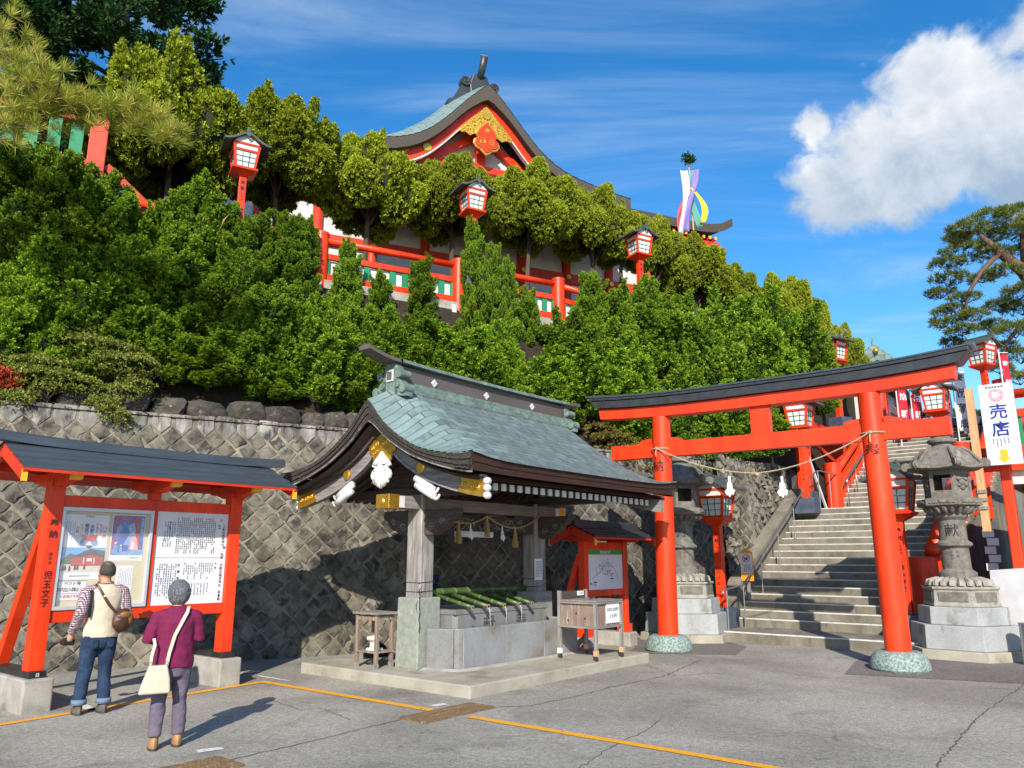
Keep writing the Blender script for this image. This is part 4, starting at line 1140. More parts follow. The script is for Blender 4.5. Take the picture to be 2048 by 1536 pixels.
def text_mb(mb, items, fn, bold=0.0):
    """items: (char, u, v, size[, xscale]); fn maps (u, v) on the sheet to 3-D"""
    for it in items:
        ch, u, v, sz = it[:4]; xs = it[4] if len(it) > 4 else 1.0
        if ch in ' \u3000': continue
        a, f = text_data(ch, bold)
        mb.add([fn(u + x*sz*xs, v + y*sz) for x, y in a], f)
def column(s_, u, v, sz, step=None, xs=1.0):
    step = step or sz*1.05
    return [(c, u, v - i*step, sz, xs) for i, c in enumerate(s_)]
def row(s_, u, v, sz, step=None, xs=1.0):
    step = step or sz*1.0; n = len(s_)
    return [(c, u + (i-(n-1)/2)*step, v, sz, xs) for i, c in enumerate(s_)]
def front_y(y):                      # sheet facing -y: u -> x, v -> z
    return lambda u, v: (u, y, v)
def front_x(x):                      # sheet facing -x: u -> -y, v -> z
    return lambda u, v: (x, -u, v)
def letters(parent, items, fn, m='ink', bold=0.0, name='lettering'):
    b_ = MB(); text_mb(b_, items, fn, bold)
    o = b_.build(name, M[m], parent)
    o['kind'] = 'stuff'
    return o
letters(sgn_, row('お供えお揚げ', .49, .745, .062, .058) + row('200円', .49, .645, .07, .05), front_y(-.0145), 'ink', .012)
letters(ob, row('200円', .57, .975, .045, .034), front_y(LY-.0235), 'ink_grey', .01)
mat('engraved', (0.055, 0.055, 0.05), (0.09, 0.09, 0.085), rough=0.9)
letters(ba, [('献', 1.78, .55, .30), ('奉', 2.55, .55, .30), ('年', 1.42, .50, .14), ('月', 1.42, .36, .12)], front_y(by0-.004), 'engraved', .012)

# ================================================================ torii
TX = 6.07
tor = thing('torii_gate', 'vermilion torii gate with black topped lintel before the stairs', 'torii gate', S(TX, -1.465), ROT)
PY = (1.995, -1.995)
def tilt(y): return 0.012*y
POST_R0, POST_R1 = .193, .178
for y, s_ in zip(PY, (1, -1)):
    n_ = 24; b_ = MB(); b_.tube([(0, y, .27), (0, y-s_*.012, 1.5), (0, y-s_*.03, 3.0), (0, y-s_*.045, 4.40+tilt(y))], [POST_R0, POST_R0-.004, POST_R0-.009, POST_R1], n_)
    b_.build('pillar', M['vermilion'], tor, autosmooth=True)
    prof_ = [(.40, -.02), (.435, .03), (.43, .10), (.40, .19), (.345, .265), (.30, .285), (0.01, .286)]
    b_ = MB(); b_.lathe(prof_, 26, (0, y)); b_.v = [(x*(1+.03*math.sin(7*x+3*z)), yy, z) for x, yy, z in b_.v]
    b_.build('footing_stone', M['green_granite'], tor, autosmooth=True)
def lintel(name, m, y0, y1, zt, zb, hx, up, cham, n_=36, bevel=.01, ex=3.0):
    b_ = MB(); vs_ = []
    for i in range(n_+1):
        t = -1 + 2*i/n_
        yb = (y0+y1)/2 + (y1-y0)/2*t; yt = (y0+y1)/2 + ((y1-y0)/2 + math.copysign(cham, y1-y0))*t
        c = up*abs(t)**ex
        vs_ += [(-hx, yb, zb+c+tilt(yb)), (hx, yb, zb+c+tilt(yb)), (hx, yt, zt+c*1.12+tilt(yb)), (-hx, yt, zt+c*1.12+tilt(yb))]
    f = []
    for i in range(n_):
        a_ = 4*i; c_ = 4*(i+1)
        f += [(a_+k_, a_+(k_+1) % 4, c_+(k_+1) % 4, c_+k_) for k_ in range(4)]
    f += [(3, 2, 1, 0), (4*n_, 4*n_+1, 4*n_+2, 4*n_+3)]
    b_.add(vs_, f)
    return b_.build(name, m, tor, bevel=bevel)
lintel('lower_lintel', M['vermilion'], 3.30, -3.25, 4.60, 4.385, .13, .085, .04)
lintel('top_lintel_core', M['black_metal'], 3.36, -3.35, 4.76, 4.605, .20, .10, .14)
lintel('top_lintel', M['black_metal'], 3.51, -3.50, 4.82, 4.763, .225, .115, .01)
b_ = MB(); n_ = 36; vs_ = []
for i in range(n_+1):
    t = -1+2*i/n_; y = 0.01 - 3.58*t*-1; c = .115*abs(t)**3*1.12
    z = 4.822+c+tilt(y)
    vs_ += [(-.24, y, z), (-.24, y, z+.028), (0, y, z+.085), (.24, y, z+.028), (.24, y, z)]
b_.add(vs_, [(5*i+k_, 5*i+(k_+1) % 5, 5*(i+1)+(k_+1) % 5, 5*(i+1)+k_) for i in range(n_) for k_ in range(5)] + [(4, 3, 2, 1, 0), tuple(5*n_+k_ for k_ in range(5))])
b_.build('roof_cap', M['slate_metal'], tor)
for i in range(1, 12):
    y = -3.55 + i*7.1/12
    t = y/3.62; c = .115*abs(t)**3*1.12; z = 4.822+c+tilt(y)
    b_ = MB(); b_.prism([(-.243, z), (-.243, z+.032), (0, z+.09), (.243, z+.032), (.243, z)], 'y', y-.012, y+.012); b_.build('cap_seam', M['slate_metal'], tor)
b_ = MB()
vs_ = []
for y in (3.09, -3.11):
    for x in (-.075, .075):
        for z in (3.60, 3.89): vs_.append((x, y, z+tilt(y)))
b_.add(vs_, [(0, 1, 3, 2), (4, 6, 7, 5), (0, 4, 5, 1), (2, 3, 7, 6), (0, 2, 6, 4), (1, 5, 7, 3)])
b_.build('tie_beam', M['vermilion'], tor, bevel=.008)
for y, s_ in zip(PY, (1, -1)):
    for q in (-1, 1):
        y0 = y + q*.19 - s_*.03; y1 = y + q*.44 - s_*.03
        MB().prism([(y0, 3.892+tilt(y0)), (y1, 3.892+tilt(y1)), (y1, 3.925+tilt(y1)), (y1-q*.02, 3.95+tilt(y1)), (y0, 3.985+tilt(y0))], 'x', -.07, .07).build('wedge', M['vermilion'], tor)
MB().box(-.06, .06, -.26, .10, 3.888, 4.40).build('centre_strut', M['vermilion'], tor, bevel=.006)
def wrap(y, r, z0):                     # lettering bent round a pillar, facing -x
    return lambda u, v: (-r*math.cos(u/r), y - r*math.sin(u/r), z0 + v)
letters(tor, [('納', 0, 0, .25)], wrap(PY[0]-.034, POST_R1+.016, 3.45), 'ink', .008)
letters(tor, [('奉', 0, 0, .25)], wrap(PY[1]+.034, POST_R1+.016, 3.40), 'ink', .008)
rp = thing('sacred_rope', 'pale twisted rope with two white paper streamers hung across the torii', 'rope', S(TX-.21, -1.465), ROT)
b_ = MB()
pts_ = sag((0, PY[0]-.03, 3.78), (0, -.02, 3.16), .12, 8)[:-1] + sag((0, -.02, 3.16), (0, PY[1]+.03, 3.70), .12, 8)
twisted(b_, pts_, .012, 2, 60)
for y, z in ((PY[0]-.03, 3.78), (PY[1]+.03, 3.70)):
    b_.ball((0, y, z), .03); b_.tube([(.0, y, z), (-.02, y+.01, z-.08), (-.03, y, z-.16)], .010, 5)
    b_.tube([(.21+.2*math.cos(t), y+.2*math.sin(t), z) for t in [math.pi*2*i/20 for i in range(21)]], .012, 5)
b_.ball((0, -.02, 3.14), .035)
b_.build('rope', M['rope'], rp)
for y, z in ((.50, 3.12), (-.46, 3.06)):
    shide(rp, -.01, y, z+.02, 1.55, (0, 1, 0))

# ================================================================ wooden lanterns
def make_lantern(name):
    t = thing(name, '-', 'lantern')
    blk = MB().box(-.27, .27, -.27, .27, 0, .43).build('base_block', M['slate_block'], t, bevel=.015)
    MB().box(-.085, .085, -.085, .085, .43, 2.32).build('post', M['vermilion'], t, bevel=.006)
    tr_ = MB(); tr_.add([(-.10, -.10, 2.20), (.10, -.10, 2.20), (.10, .10, 2.20), (-.10, .10, 2.20), (-.30, -.30, 2.33), (.30, -.30, 2.33), (.30, .30, 2.33), (-.30, .30, 2.33), (-.31, -.31, 2.38), (.31, -.31, 2.38), (.31, .31, 2.38), (-.31, .31, 2.38)],
        [(3, 2, 1, 0), (0, 1, 5, 4), (1, 2, 6, 5), (2, 3, 7, 6), (3, 0, 4, 7), (4, 5, 9, 8), (5, 6, 10, 9), (6, 7, 11, 10), (7, 4, 8, 11), (8, 9, 10, 11)])
    tr_.build('tray', M['vermilion'], t)
    zb, zm, zt = 2.38, 2.83, 2.99
    def hw(z): return .225 + (z-zb)/(zt-zb)*.085
    for cx, cy in ((-1, -1), (1, -1), (1, 1), (-1, 1)):
        MB().beam((cx*hw(zb), cy*hw(zb), zb), (cx*hw(zt), cy*hw(zt), zt), .05, .05, up=(1, 0, 0)).build('corner_post', M['vermilion'], t)
    for k_ in range(4):
        rot_ = Matrix.Rotation(k_*math.pi/2, 4, 'Z')
        def q(x, d, z): return rot_ @ Vector((x*hw(z), -hw(z)+d, z))
        def panel(z0, z1, d, th, wx):
            b_ = MB(); vs_ = [q(-wx, d, z0), q(wx, d, z0), q(wx, d, z1), q(-wx, d, z1), q(-wx, d+th, z0), q(wx, d+th, z0), q(wx, d+th, z1), q(-wx, d+th, z1)]
            b_.add(vs_, [(0, 1, 2, 3), (7, 6, 5, 4), (0, 4, 5, 1), (1, 5, 6, 2), (2, 6, 7, 3), (3, 7, 4, 0)]); return b_
        pn = panel(zb+.03, zm-.015, .012, .012, .88).build('window', M['lantern_glass'], t)
        panel(zm+.025, zt-.012, .012, .012, .88).build('transom', M['white_paint'], t)
        for (z0, z1) in ((zb, zb+.032), (zm-.02, zm+.03), (zt-.014, zt+.03)):
            panel(z0, z1, -.012, .05, .91).build('rail', M['vermilion'], t)
        gr = MB()
        for i_ in (-1, 1):
            gr.beam(q(i_*.31, .002, zb+.03), q(i_*.31, .002, zm-.02), .014, .014)
        for i_ in range(1, 3):
            z = zb+.03 + (zm-zb-.05)*i_/3
            gr.beam(q(-.88, .004, z), q(.88, .004, z), .013, .013)
        z = zm-.024; gr.beam(q(-.88, .003, z), q(.88, .003, z), .012, .012); z = zb+.036; gr.beam(q(-.88, .003, z), q(.88, .003, z), .012, .012)
        tag(gr.build('muntins', M['dark_green_paint'], pn), kind='stuff')
    # roof, ridge along x, curved slopes to either side
    pr = [(0, 3.30), (.10, 3.245), (.22, 3.16), (.36, 3.075), (.48, 3.035), (.56, 3.03)]
    for s_ in (-1, 1):
        poly = [(s_*a_, z) for a_, z in pr] + [(s_*a_, z-(.055 if a_ > .1 else .06)) for a_, z in pr[::-1]]
        if s_ > 0: poly = poly[::-1]
        MB().prism(poly, 'x', -.44, .44).build('roof_slope', M['dark_copper'], t)
    MB().box(-.45, .45, -.05, .05, 3.27, 3.335).build('ridge', M['dark_copper'], t, bevel=.01)
    for s_ in (-1, 1):
        MB().box(*sorted((s_*.45, s_*.41)), -.035, .035, 3.33, 3.40).build('ridge_finial', M['dark_copper'], t, bevel=.01)
        MB().prism([(-.30, 3.02), (.30, 3.02), (.2, 3.12), (0, 3.24), (-.2, 3.12)], 'x', *sorted((s_*.30, s_*.33))).build('gable_panel', M['white_paint'], t)
        h = [(0, 3.20), (.045, 3.215), (.065, 3.19), (.05, 3.15), (0, 3.10)]
        MB().prism([(a_, z+.02) for a_, z in h] + [(-a_, z+.02) for a_, z in h[1:-1]][::-1], 'x', *sorted((s_*.44, s_*.46))).build('pendant', M['dark_copper'], t)
    return t
lan0 = make_lantern('wooden_lantern')
LG = 'vermilion wooden lanterns with curved copper roofs'
def place_lantern(p, rz, label, text=None, first=[True], scale=1.0):
    t = lan0 if first[0] else copy_tree(lan0)
    first[0] = False
    t.location = p; t.rotation_euler = (0, 0, rz); t.scale = (scale,)*3
    t['label'] = label; t['category'] = 'lantern'; t['group'] = LG
    if text:
        letters(t, text, front_x(-.092), 'ink', .008)
    return t
place_lantern(S(9.15, .84, .2), ROT, 'vermilion lantern on a slate block between the left stone lantern and the stairs',
              column('奉献', 0, 2.02, .10, .15) + column('みやげ', 0, 1.72, .055, .07) + column('とみやま', 0, 1.30, .085, .12))
place_lantern(S(9.25, -2.92, .2), ROT, 'vermilion lantern half hidden behind the right torii pillar',
              column('奉献', 0, 2.02, .10, .15) + column('みやげ', 0, 1.72, .055, .07) + column('富山勝三', 0, 1.32, .09, .14))

# ================================================================ stone lanterns
HEXN = 6
def stone_lantern(label, loc, rz, glyph, lattice):
    t = thing('stone_lantern', label, 'stone lantern', loc, rz, 'stone lanterns flanking the stairs')
    ph = math.pi/6
    def hexa(prof_, nm, m_, par=t, bev=.012, n_=6, as_=False):
        b_ = MB(); b_.lathe(prof_, n_, ph=ph if n_ == 6 else 0); return b_.build(nm, m_, par, bevel=bev, autosmooth=as_)
    hexa([(1.02, -.02), (1.0, .16)], 'plinth', M['plinth_concrete'])
    hexa([(.90, .162), (.885, .56)], 'lower_tier', M['granite_light'])
    hexa([(.745, .562), (.73, .86)], 'upper_tier', M['granite_light'])
    cb = hexa([(.63, .862), (.63, .90), (.615, .92), (.60, 1.14), (.635, 1.16), (.635, 1.20)], 'panelled_base', M['lantern_stone_pale'])
    for k_ in range(6):
        a_ = ph + math.pi/6 + k_*math.pi/3; rr = .60*math.cos(math.pi/6)+.012
        mtx = Matrix.Rotation(a_, 4, 'Z') @ Matrix.Translation((rr, 0, 1.03))
        b_ = MB(); b_.box(-.02, .010, -.235, .235, -.085, .085, mtx); b_.build('panel', M['lantern_stone'], cb, bevel=.012)
    # lotus ring
    def lotus(z0, z1, r0, r1, nm, n_=22, m_='lantern_stone_pale'):
        b_ = MB(); b_.lathe([(r0*.93, z0), (r0*.95, z0+(z1-z0)*.45), (r1*.93, z1)], 24)
        for k_ in range(n_):
            a_ = 2*math.pi*k_/n_
            pts_ = [(r0*1.02*math.cos(a_), r0*1.02*math.sin(a_), z0+.012), (r0*1.0*math.cos(a_), r0*1.0*math.sin(a_), z0+(z1-z0)*.5), (r1*1.0*math.cos(a_), r1*math.sin(a_), z1-.004)]
            b_.tube(pts_, [.05*r0/.45*.9, .052*r0/.45, .034*r1/.35], 6)
        return b_.build(nm, M[m_], t, autosmooth=True)
    lotus(1.2, 1.345, .50, .34, 'lotus_ring')
    b_ = MB(); b_.lathe([(.31, 1.345), (.31, 1.44), (.275, 1.46), (.235, 1.50), (.225, 1.86), (.25, 1.885), (.295, 1.91), (.295, 1.955), (.25, 1.985), (.228, 2.01), (.222, 2.36), (.25, 2.39), (.28, 2.42), (.28, 2.47)], 28)
    sh_ = b_.build('shaft', M['lantern_stone'], t, autosmooth=True)
    b_ = MB(); b_.lathe([(.28, 2.47), (.30, 2.50), (.40, 2.575), (.42, 2.60)], 28)
    for k_ in range(20):
        a_ = 2*math.pi*k_/20
        b_.tube([(.30*math.cos(a_), .30*math.sin(a_), 2.49), (.385*math.cos(a_), .385*math.sin(a_), 2.545), (.43*math.cos(a_), .43*math.sin(a_), 2.59)], [.03, .045, .03], 6)
    b_.build('lotus_collar', M['lantern_stone'], t, autosmooth=True)
    pf = hexa([(.47, 2.60), (.55, 2.62), (.55, 2.73), (.50, 2.75), (.46, 2.76)], 'platform', M['lantern_stone'])
    for k_ in range(6):
        a_ = ph + math.pi/6 + k_*math.pi/3
        mtx = Matrix.Rotation(a_, 4, 'Z') @ Matrix.Translation((.55*math.cos(math.pi/6)+.004, 0, 2.675))
        b_ = MB()
        for (y, z, r_) in ((-.12, 0, .05), (0, .01, .06), (.12, 0, .05), (-.19, -.01, .03), (.19, -.01, .03)): b_.ball((0, y, z), .018, r_*1.3, r_*.6, 8, 4)
        b_.v = [tuple(mtx @ Vector(v_)) for v_ in b_.v]
        b_.build('wave_relief', M['lantern_stone'], pf, smooth=True)
    # fire box: six faces, each either an opening or a carved panel
    fr = .395; ap_ = fr*math.cos(math.pi/6); hw_ = fr*math.sin(math.pi/6)
    for k_ in range(6):
        a_ = ph + math.pi/6 + k_*math.pi/3
        mtx = Matrix.Rotation(a_, 4, 'Z') @ Matrix.Translation((ap_, 0, 0))
        b_ = MB(); e = .0015*k_
        b_.box(-.06, .0, -hw_, -hw_+.05, 2.755, 3.28, mtx); b_.box(-.06, .0, hw_-.05, hw_, 2.755, 3.28, mtx)
        b_.box(-.059, -.001, -hw_+.05, hw_-.05, 2.755, 2.89, mtx); b_.box(-.059, -.001, -hw_+.05, hw_-.05, 3.17, 3.28, mtx)
        fc = b_.build('fire_box_face', M['lantern_stone'], t)
        op = k_ in ((5, 2) if not lattice else (5, 3))
        if lattice and k_ == 0:
            b_ = MB(); b_.box(-.055, -.045, -hw_+.05, hw_-.05, 2.89, 3.17, mtx); b_.build('back_panel', M['dark_void'], fc)
            b_ = MB()
            for i_ in range(-4, 6):
                for sg2 in (-1, 1):
                    p0 = Vector((-.02, -.14, 2.89+i_*.05)); p1 = Vector((-.02, .14, 2.89+i_*.05+.28*sg2))
                    ends = []
                    for tt in range(0, 29):
                        c = p0.lerp(p1, tt/28)
                        if 2.895 < c.z < 3.165: ends.append(c)
                    if len(ends) > 2: b_.beam(mtx @ ends[0], mtx @ ends[-1], .014, .014, up=mtx.to_3x3() @ Vector((1, 0, 0)))
            tag(b_.build('lattice', M['lantern_stone_pale'], fc), kind='stuff')
        elif not op:
            b_ = MB(); b_.box(-.05, -.02, -hw_+.049, hw_-.049, 2.889, 3.171, mtx)
            pn = b_.build('carved_panel', M['lantern_stone'], fc)
            b_ = MB()
            for (y, z, r_) in ((0, 3.03, .085), (-.06, 3.10, .04), (.06, 3.10, .04), (0, 3.0, .05), (0, 2.94, .06), (-.08, 2.98, .04), (.08, 2.98, .04), (.09, 3.09, .04), (-.09, 3.09, .04)): b_.ball((-.012, y, z), .045, r_, r_*.7, 8, 5)
            b_.v = [tuple(mtx @ Vector(v_)) for v_ in b_.v]
            b_.build('beast_relief', M['lantern_stone'], pn, smooth=True)
    # roof with curled corners
    b_ = MB(); n6 = 6
    rings = [(.30, 3.68), (.34, 3.66), (.44, 3.56), (.52, 3.42), (.60, 3.34), (.66, 3.33), (.66, 3.27), (.56, 3.25), (.42, 3.26)]
    vs_ = []
    for r_, z in rings:
        for k_ in range(12):
            a_ = ph + k_*math.pi/6
            rr_ = r_ if k_ % 2 == 0 else r_*math.cos(math.pi/6)*1.0
            zz = z + (.03*(r_/.66)**3 if k_ % 2 == 0 else -.0)
            vs_.append((rr_*math.cos(a_), rr_*math.sin(a_), zz))
    f = [(j*12+i, (j+1)*12+i, (j+1)*12+(i+1) % 12, j*12+(i+1) % 12) for j in range(len(rings)-1) for i in range(12)] + [tuple(range(12)), tuple((len(rings)-1)*12+i for i in range(12))[::-1]]
    b_.add(vs_, f)
    rf = b_.build('roof', M['lantern_stone'], t, bevel=.012)
    for k_ in range(6):
        a_ = ph + k_*math.pi/3
        c_, s2 = math.cos(a_), math.sin(a_)
        b_ = MB()
        b_.tube([(r_*c_, r_*s2, z) for r_, z in ((.33, 3.67), (.45, 3.58), (.54, 3.46), (.62, 3.38), (.68, 3.37))], [.03, .035, .035, .04, .04], 6)
        b_.tube([((.665+.055*math.cos(u))*c_ , (.665+.055*math.cos(u))*s2, 3.37+.055*math.sin(u)) for u in [-2.2+i*.5 for i in range(13)]], [.04]*13, 6)
        pp = Vector((.665*c_, .665*s2, 3.37)); sd = Vector((-s2, c_, 0))
        b_.tube([pp-sd*.05, pp+sd*.05], .075, 12)
        b_.build('corner_scroll', M['lantern_stone'], rf, autosmooth=True)
    b_ = MB(); b_.lathe([(.30, 3.66), (.26, 3.70), (.18, 3.73), (.17, 3.76), (.24, 3.79), (.25, 3.83), (.21, 3.86), (.17, 3.875), (.16, 3.89), (.20, 3.93), (.222, 3.99), (.215, 4.05), (.17, 4.11), (.09, 4.14), (.01, 4.145)], 24)
    b_.build('jewel_finial', M['lantern_stone'], t, autosmooth=True)
    rr = .2285
    def wrapl(z0): return lambda u, v: (rr*math.cos(gang - u/rr*-1), rr*math.sin(gang - u/rr*-1), z0+v)
    gang = glyph[1] - rz
    letters(t, [(glyph[0], 0, 0, .24)], lambda u, v: (rr*math.cos(gang+u/rr), rr*math.sin(gang+u/rr), 2.18+v), 'ink', .008)
    r2 = .236
    letters(t, column('石州', .05, 1.80, .06, .075) + column('益田市', -.05, 1.80, .05, .06), lambda u, v: (r2*math.cos(gang+u/r2), r2*math.sin(gang+u/r2), v), 'engraved', .0)
    return t
stone_lantern('tall weathered stone lantern right of the torii, marked with a black character', (8.04, 14.3, 0), R(-132)-0, ('献', R(-122)), False)
stone_lantern('tall stone lantern standing behind the left torii pillar', (3.74, 17.2, 0), R(-88), ('奉', R(-108)), True)

# ================================================================ notice board
nb = thing('notice_board', 'large vermilion roofed notice board with poster case and white text panel', 'notice board', (-5.52, 9.37, 0), ROT)
for x in (0, 2.38):
    cb_ = MB().box(x-.16, x+.16, -.24, 1.22, -.02, .36).build('concrete_base', M['concrete'], nb, bevel=.02)
    MB().box(x-.10, x+.10, -.16, 1.14, .36, .43).build('black_sill', M['black_block'], nb, bevel=.01)
    MB().box(x-.085, x+.085, -.085, .085, .43, 2.62).build('post', M['vermilion'], nb, bevel=.006)
    MB().beam((x, 1.02, .40), (x, .06, 2.25), .13, .13, up=(1, 0, 0)).build('back_brace', M['vermilion'], nb, bevel=.006)
letters(nb, [('日', 0.0, .395, .05), ('口', 0.0, .395, .035)], front_y(-.1615), 'white_paint', 0, 'sill_mark')
MB().box(.086, 2.294, -.055, .055, 2.30, 2.44).build('top_rail', M['vermilion'], nb, bevel=.004)
MB().box(.086, 2.294, -.055, .055, .95, 1.09).build('bottom_rail', M['vermilion'], nb, bevel=.004)
MB().box(1.205, 1.262, -.05, .05, 1.091, 2.299).build('mullion', M['vermilion'], nb)
MB().box(1.15, 1.28, -.06, .06, 2.441, 2.62).build('short_post', M['vermilion'], nb)
MB().box(1.263, 2.293, -.03, .0, 1.091, 2.299).build('text_panel', M['paper_white'], nb)
cs = MB().box(.087, 1.204, -.02, .02, 1.091, 2.299).build('case_back', M['beige_board'], nb)
for q in ((.0865, 1.2045, 2.255, 2.300), (.0865, 1.2045, 1.09, 1.135)): MB().box(q[0], q[1], -.075, -.021, q[2], q[3]).build('case_frame', M['alu'], nb, bevel=.004)
for q in ((.0865, .125), (1.165, 1.2045)): MB().box(q[0], q[1], -.0745, -.021, 1.136, 2.254).build('case_frame', M['alu'], nb, bevel=.004)
glass = bpy.data.materials.new('case_glass'); glass.use_nodes = True
gt = glass.node_tree; gb = gt.nodes['Principled BSDF']; gb.inputs['Roughness'].default_value = 0.02; gb.inputs['Base Color'].default_value = (1, 1, 1, 1); gb.inputs['Specular IOR Level'].default_value = 0.4
tp = gt.nodes.new('ShaderNodeBsdfTransparent'); ms = gt.nodes.new('ShaderNodeMixShader'); ms.inputs[0].default_value = 0.07
gt.links.new(tp.outputs[0], ms.inputs[1]); gt.links.new(gb.outputs[0], ms.inputs[2]); gt.links.new(ms.outputs[0], gt.nodes['Material Output'].inputs[0])
M['case_glass'] = glass
MB().box(.126, 1.164, -.062, -.058, 1.136, 2.254).build('glass_pane', M['case_glass'], nb)
# roof
def gable_roof(par, x0, x1, zr, ze, ye0, ye1, yr, courses, msl, mtrim, mcap, cap_ext=.15, th=.05, up=.05):
    for s_, ye in ((-1, ye0), (1, ye1)):
        for k_ in range(courses):
            f0, f1 = k_/courses, (k_+1)/courses
            ya, yb = yr+(ye-yr)*f0, yr+(ye-yr)*f1; za, zb_ = zr+(ze-zr)*f0, zr+(ze-zr)*f1
            MB().add([(x0, ya, za), (x1, ya, za), (x1, yb, zb_+.026), (x0, yb, zb_+.026), (x0, yb, zb_-.008), (x1, yb, zb_-.008)], [(0, 1, 2, 3), (3, 2, 5, 4)]).build('roof_course', msl, par)
        MB().add([(x0+.01, yr, zr-.012), (x1-.01, yr, zr-.012), (x1-.01, ye, ze-.012), (x0+.01, ye, ze-.012), (x0+.01, yr, zr-.045), (x1-.01, yr, zr-.045), (x1-.01, ye, ze-.045), (x0+.01, ye, ze-.045)],
                 [(0, 1, 2, 3), (7, 6, 5, 4), (2, 6, 7, 3), (0, 4, 5, 1), (0, 3, 7, 4), (1, 5, 6, 2)]).build('roof_deck', mtrim, par)
        for xg in (x0+.03, x1-.03):
            MB().beam((xg, yr, zr-.10), (xg, ye, ze-.09), .05, .12, up=(0, 0, 1)).build('bargeboard', mtrim, par)
            MB().box(xg-.028, xg+.028, ye-.012, ye+.012, ze-.16, ze-.03).build('barge_tip', M['yellow_paint'], par)
    b_ = MB(); n_ = 14; vs_ = []
    for i in range(n_+1):
        t = -1+2*i/n_; x = (x0+x1)/2 + ((x1-x0)/2+cap_ext)*t; dz = up*abs(t)**4
        vs_ += [(x, yr-.09, zr-.02+dz), (x, yr-.085, zr+.07+dz), (x, yr-.02, zr+.105+dz), (x, yr+.02, zr+.105+dz), (x, yr+.085, zr+.07+dz), (x, yr+.09, zr-.02+dz)]
    b_.add(vs_, [(6*i+k_, 6*i+(k_+1) % 6, 6*(i+1)+(k_+1) % 6, 6*(i+1)+k_) for i in range(n_) for k_ in range(6)] + [tuple(range(6))[::-1], tuple(6*n_+k_ for k_ in range(6))])
    b_.build('ridge_cap', mcap, par)
gable_roof(nb, -.62, 2.94, 3.02, 2.68, -.70, .76, .03, 4, M['slate_metal'], M['vermilion_old'], M['slate_metal'], .22)
for x in (0, 1.21, 2.38):
    a_ = MB().prism([(-.53, 2.70), (-.53, 2.60), (-.36, 2.575), (-.2, 2.53), (.2, 2.53), (.36, 2.575), (.55, 2.6), (.55, 2.70)], 'x', x-.06, x+.06).build('roof_arm', M['vermilion'], nb)
    MB().prism([(-.53, 2.585), (-.53, 2.71), (-.60, 2.712), (-.625, 2.66), (-.59, 2.60)], 'x', x-.063, x+.063).build('arm_tip', M['yellow_paint'], a_)
for y in (-.40, .44): MB().box(-.5, 2.85, y-.045, y+.045, 2.702, 2.80).build('purlin', M['vermilion_old'], nb)
MB().box(-.5, 2.85, -.045, .045, 2.82, 2.92).build('ridge_beam', M['vermilion_old'], nb)
letters(nb, [('奉', 0, 2.10, .105), ('納', 0, 1.975, .10)] + column('府中市', 0, 1.74, .045, .05) + column('児玉文子', 0, 1.50, .10, .105), front_y(-.093), 'ink', .008)
# text panel
W_ = 'ink'
letters(nb, column('太皷谷稲成神社　御由緒', 2.235, 2.13, .042, .043) + column('太皷谷稲成神社　祭事暦', 2.235, 1.60, .044, .046) + column('御祭神', 2.165, 2.17, .034, .036) + column('祈願祭', 1.62, 1.60, .038, .085) + column('五大稲荷', 1.45, 2.16, .028, .03) + column('大祭', 2.15, 1.62, .03, .06),
        front_y(-.0325), 'ink', .01)
b_ = MB()
def dabs(mb, x, z0, z1, dz, w_, y=-.0325, skip=.06, sx=None):
    z = z0
    while z > z1:
        if rnd.random() > skip:
            hh = dz*rnd.uniform(.55, .8); ww = w_*rnd.uniform(.7, 1.0)
            mb.box(x-ww/2, x+ww/2, y-.001, y+.0005, z-hh/2, z-hh/2+hh*.28); mb.box(x-ww/6, x+ww/6, y-.001, y+.0006, z-hh/2, z+hh/2)
            if rnd.random() < .7: mb.box(x-ww/2, x+ww/2, y-.001, y+.0007, z+hh*.22, z+hh*.42)
        z -= dz
for i in range(20): dabs(b_, 2.10-.0285*i, 2.22-(.05 if i % 6 == 0 else 0), 1.76+rnd.choice([0, 0, .06, .14]), .0285, .019)
for i in range(5): dabs(b_, 1.52-.033*i - (.03 if i else 0)*0, 2.16, 1.98-.015*i, .026, .018); 
for i in range(4): dabs(b_, 1.47-.033*i, 1.93, 1.83, .026, .018)
for i in range(14): dabs(b_, 2.10-.031*i, 1.62, 1.62-.05*(2+i % 3), .032, .017)
for i in range(6): dabs(b_, 2.05-.045*i, 1.35, 1.20, .032, .017)
for i in range(9): dabs(b_, 1.58-.031*i, 1.61, 1.17+.03*(i % 3), .030, .019, skip=.14)
tag(b_.build('small_print', M['ink_grey'], nb), kind='stuff')
MB().box(1.27, 2.285, -.0325, -.0305, 1.694, 1.698).build('rule', M['ink_grey'], nb)
# posters in the case
def sheet(x0, x1, z0, z1, y, m, nm, par=nb):
    return MB().box(x0, x1, y-.002, y, z0, z1).build(nm, M[m], par)
def flat(par, polys, y, m, nm='print'):
    b_ = MB()
    for p in polys: b_.prism(p, 'y', y-.0012, y)
    return tag(b_.build(nm, M[m], par), kind='stuff')
mat('print_sky', (0.10, 0.30, 0.62), (0.25, 0.45, 0.72), rough=0.5, scale=3); mat('print_hill', (0.05, 0.09, 0.05), (0.08, 0.12, 0.08), rough=0.5)
mat('print_red', (0.52, 0.035, 0.025), (0.36, 0.03, 0.02), rough=0.5, scale=20); mat('print_sand', (0.62, 0.56, 0.48), (0.52, 0.46, 0.40), rough=0.5, scale=10)
mat('print_blue', (0.02, 0.06, 0.30), (0.06, 0.16, 0.48), rough=0.4, scale=9); mat('print_light_blue', (0.22, 0.38, 0.66), (0.12, 0.25, 0.5), rough=0.4, scale=14)
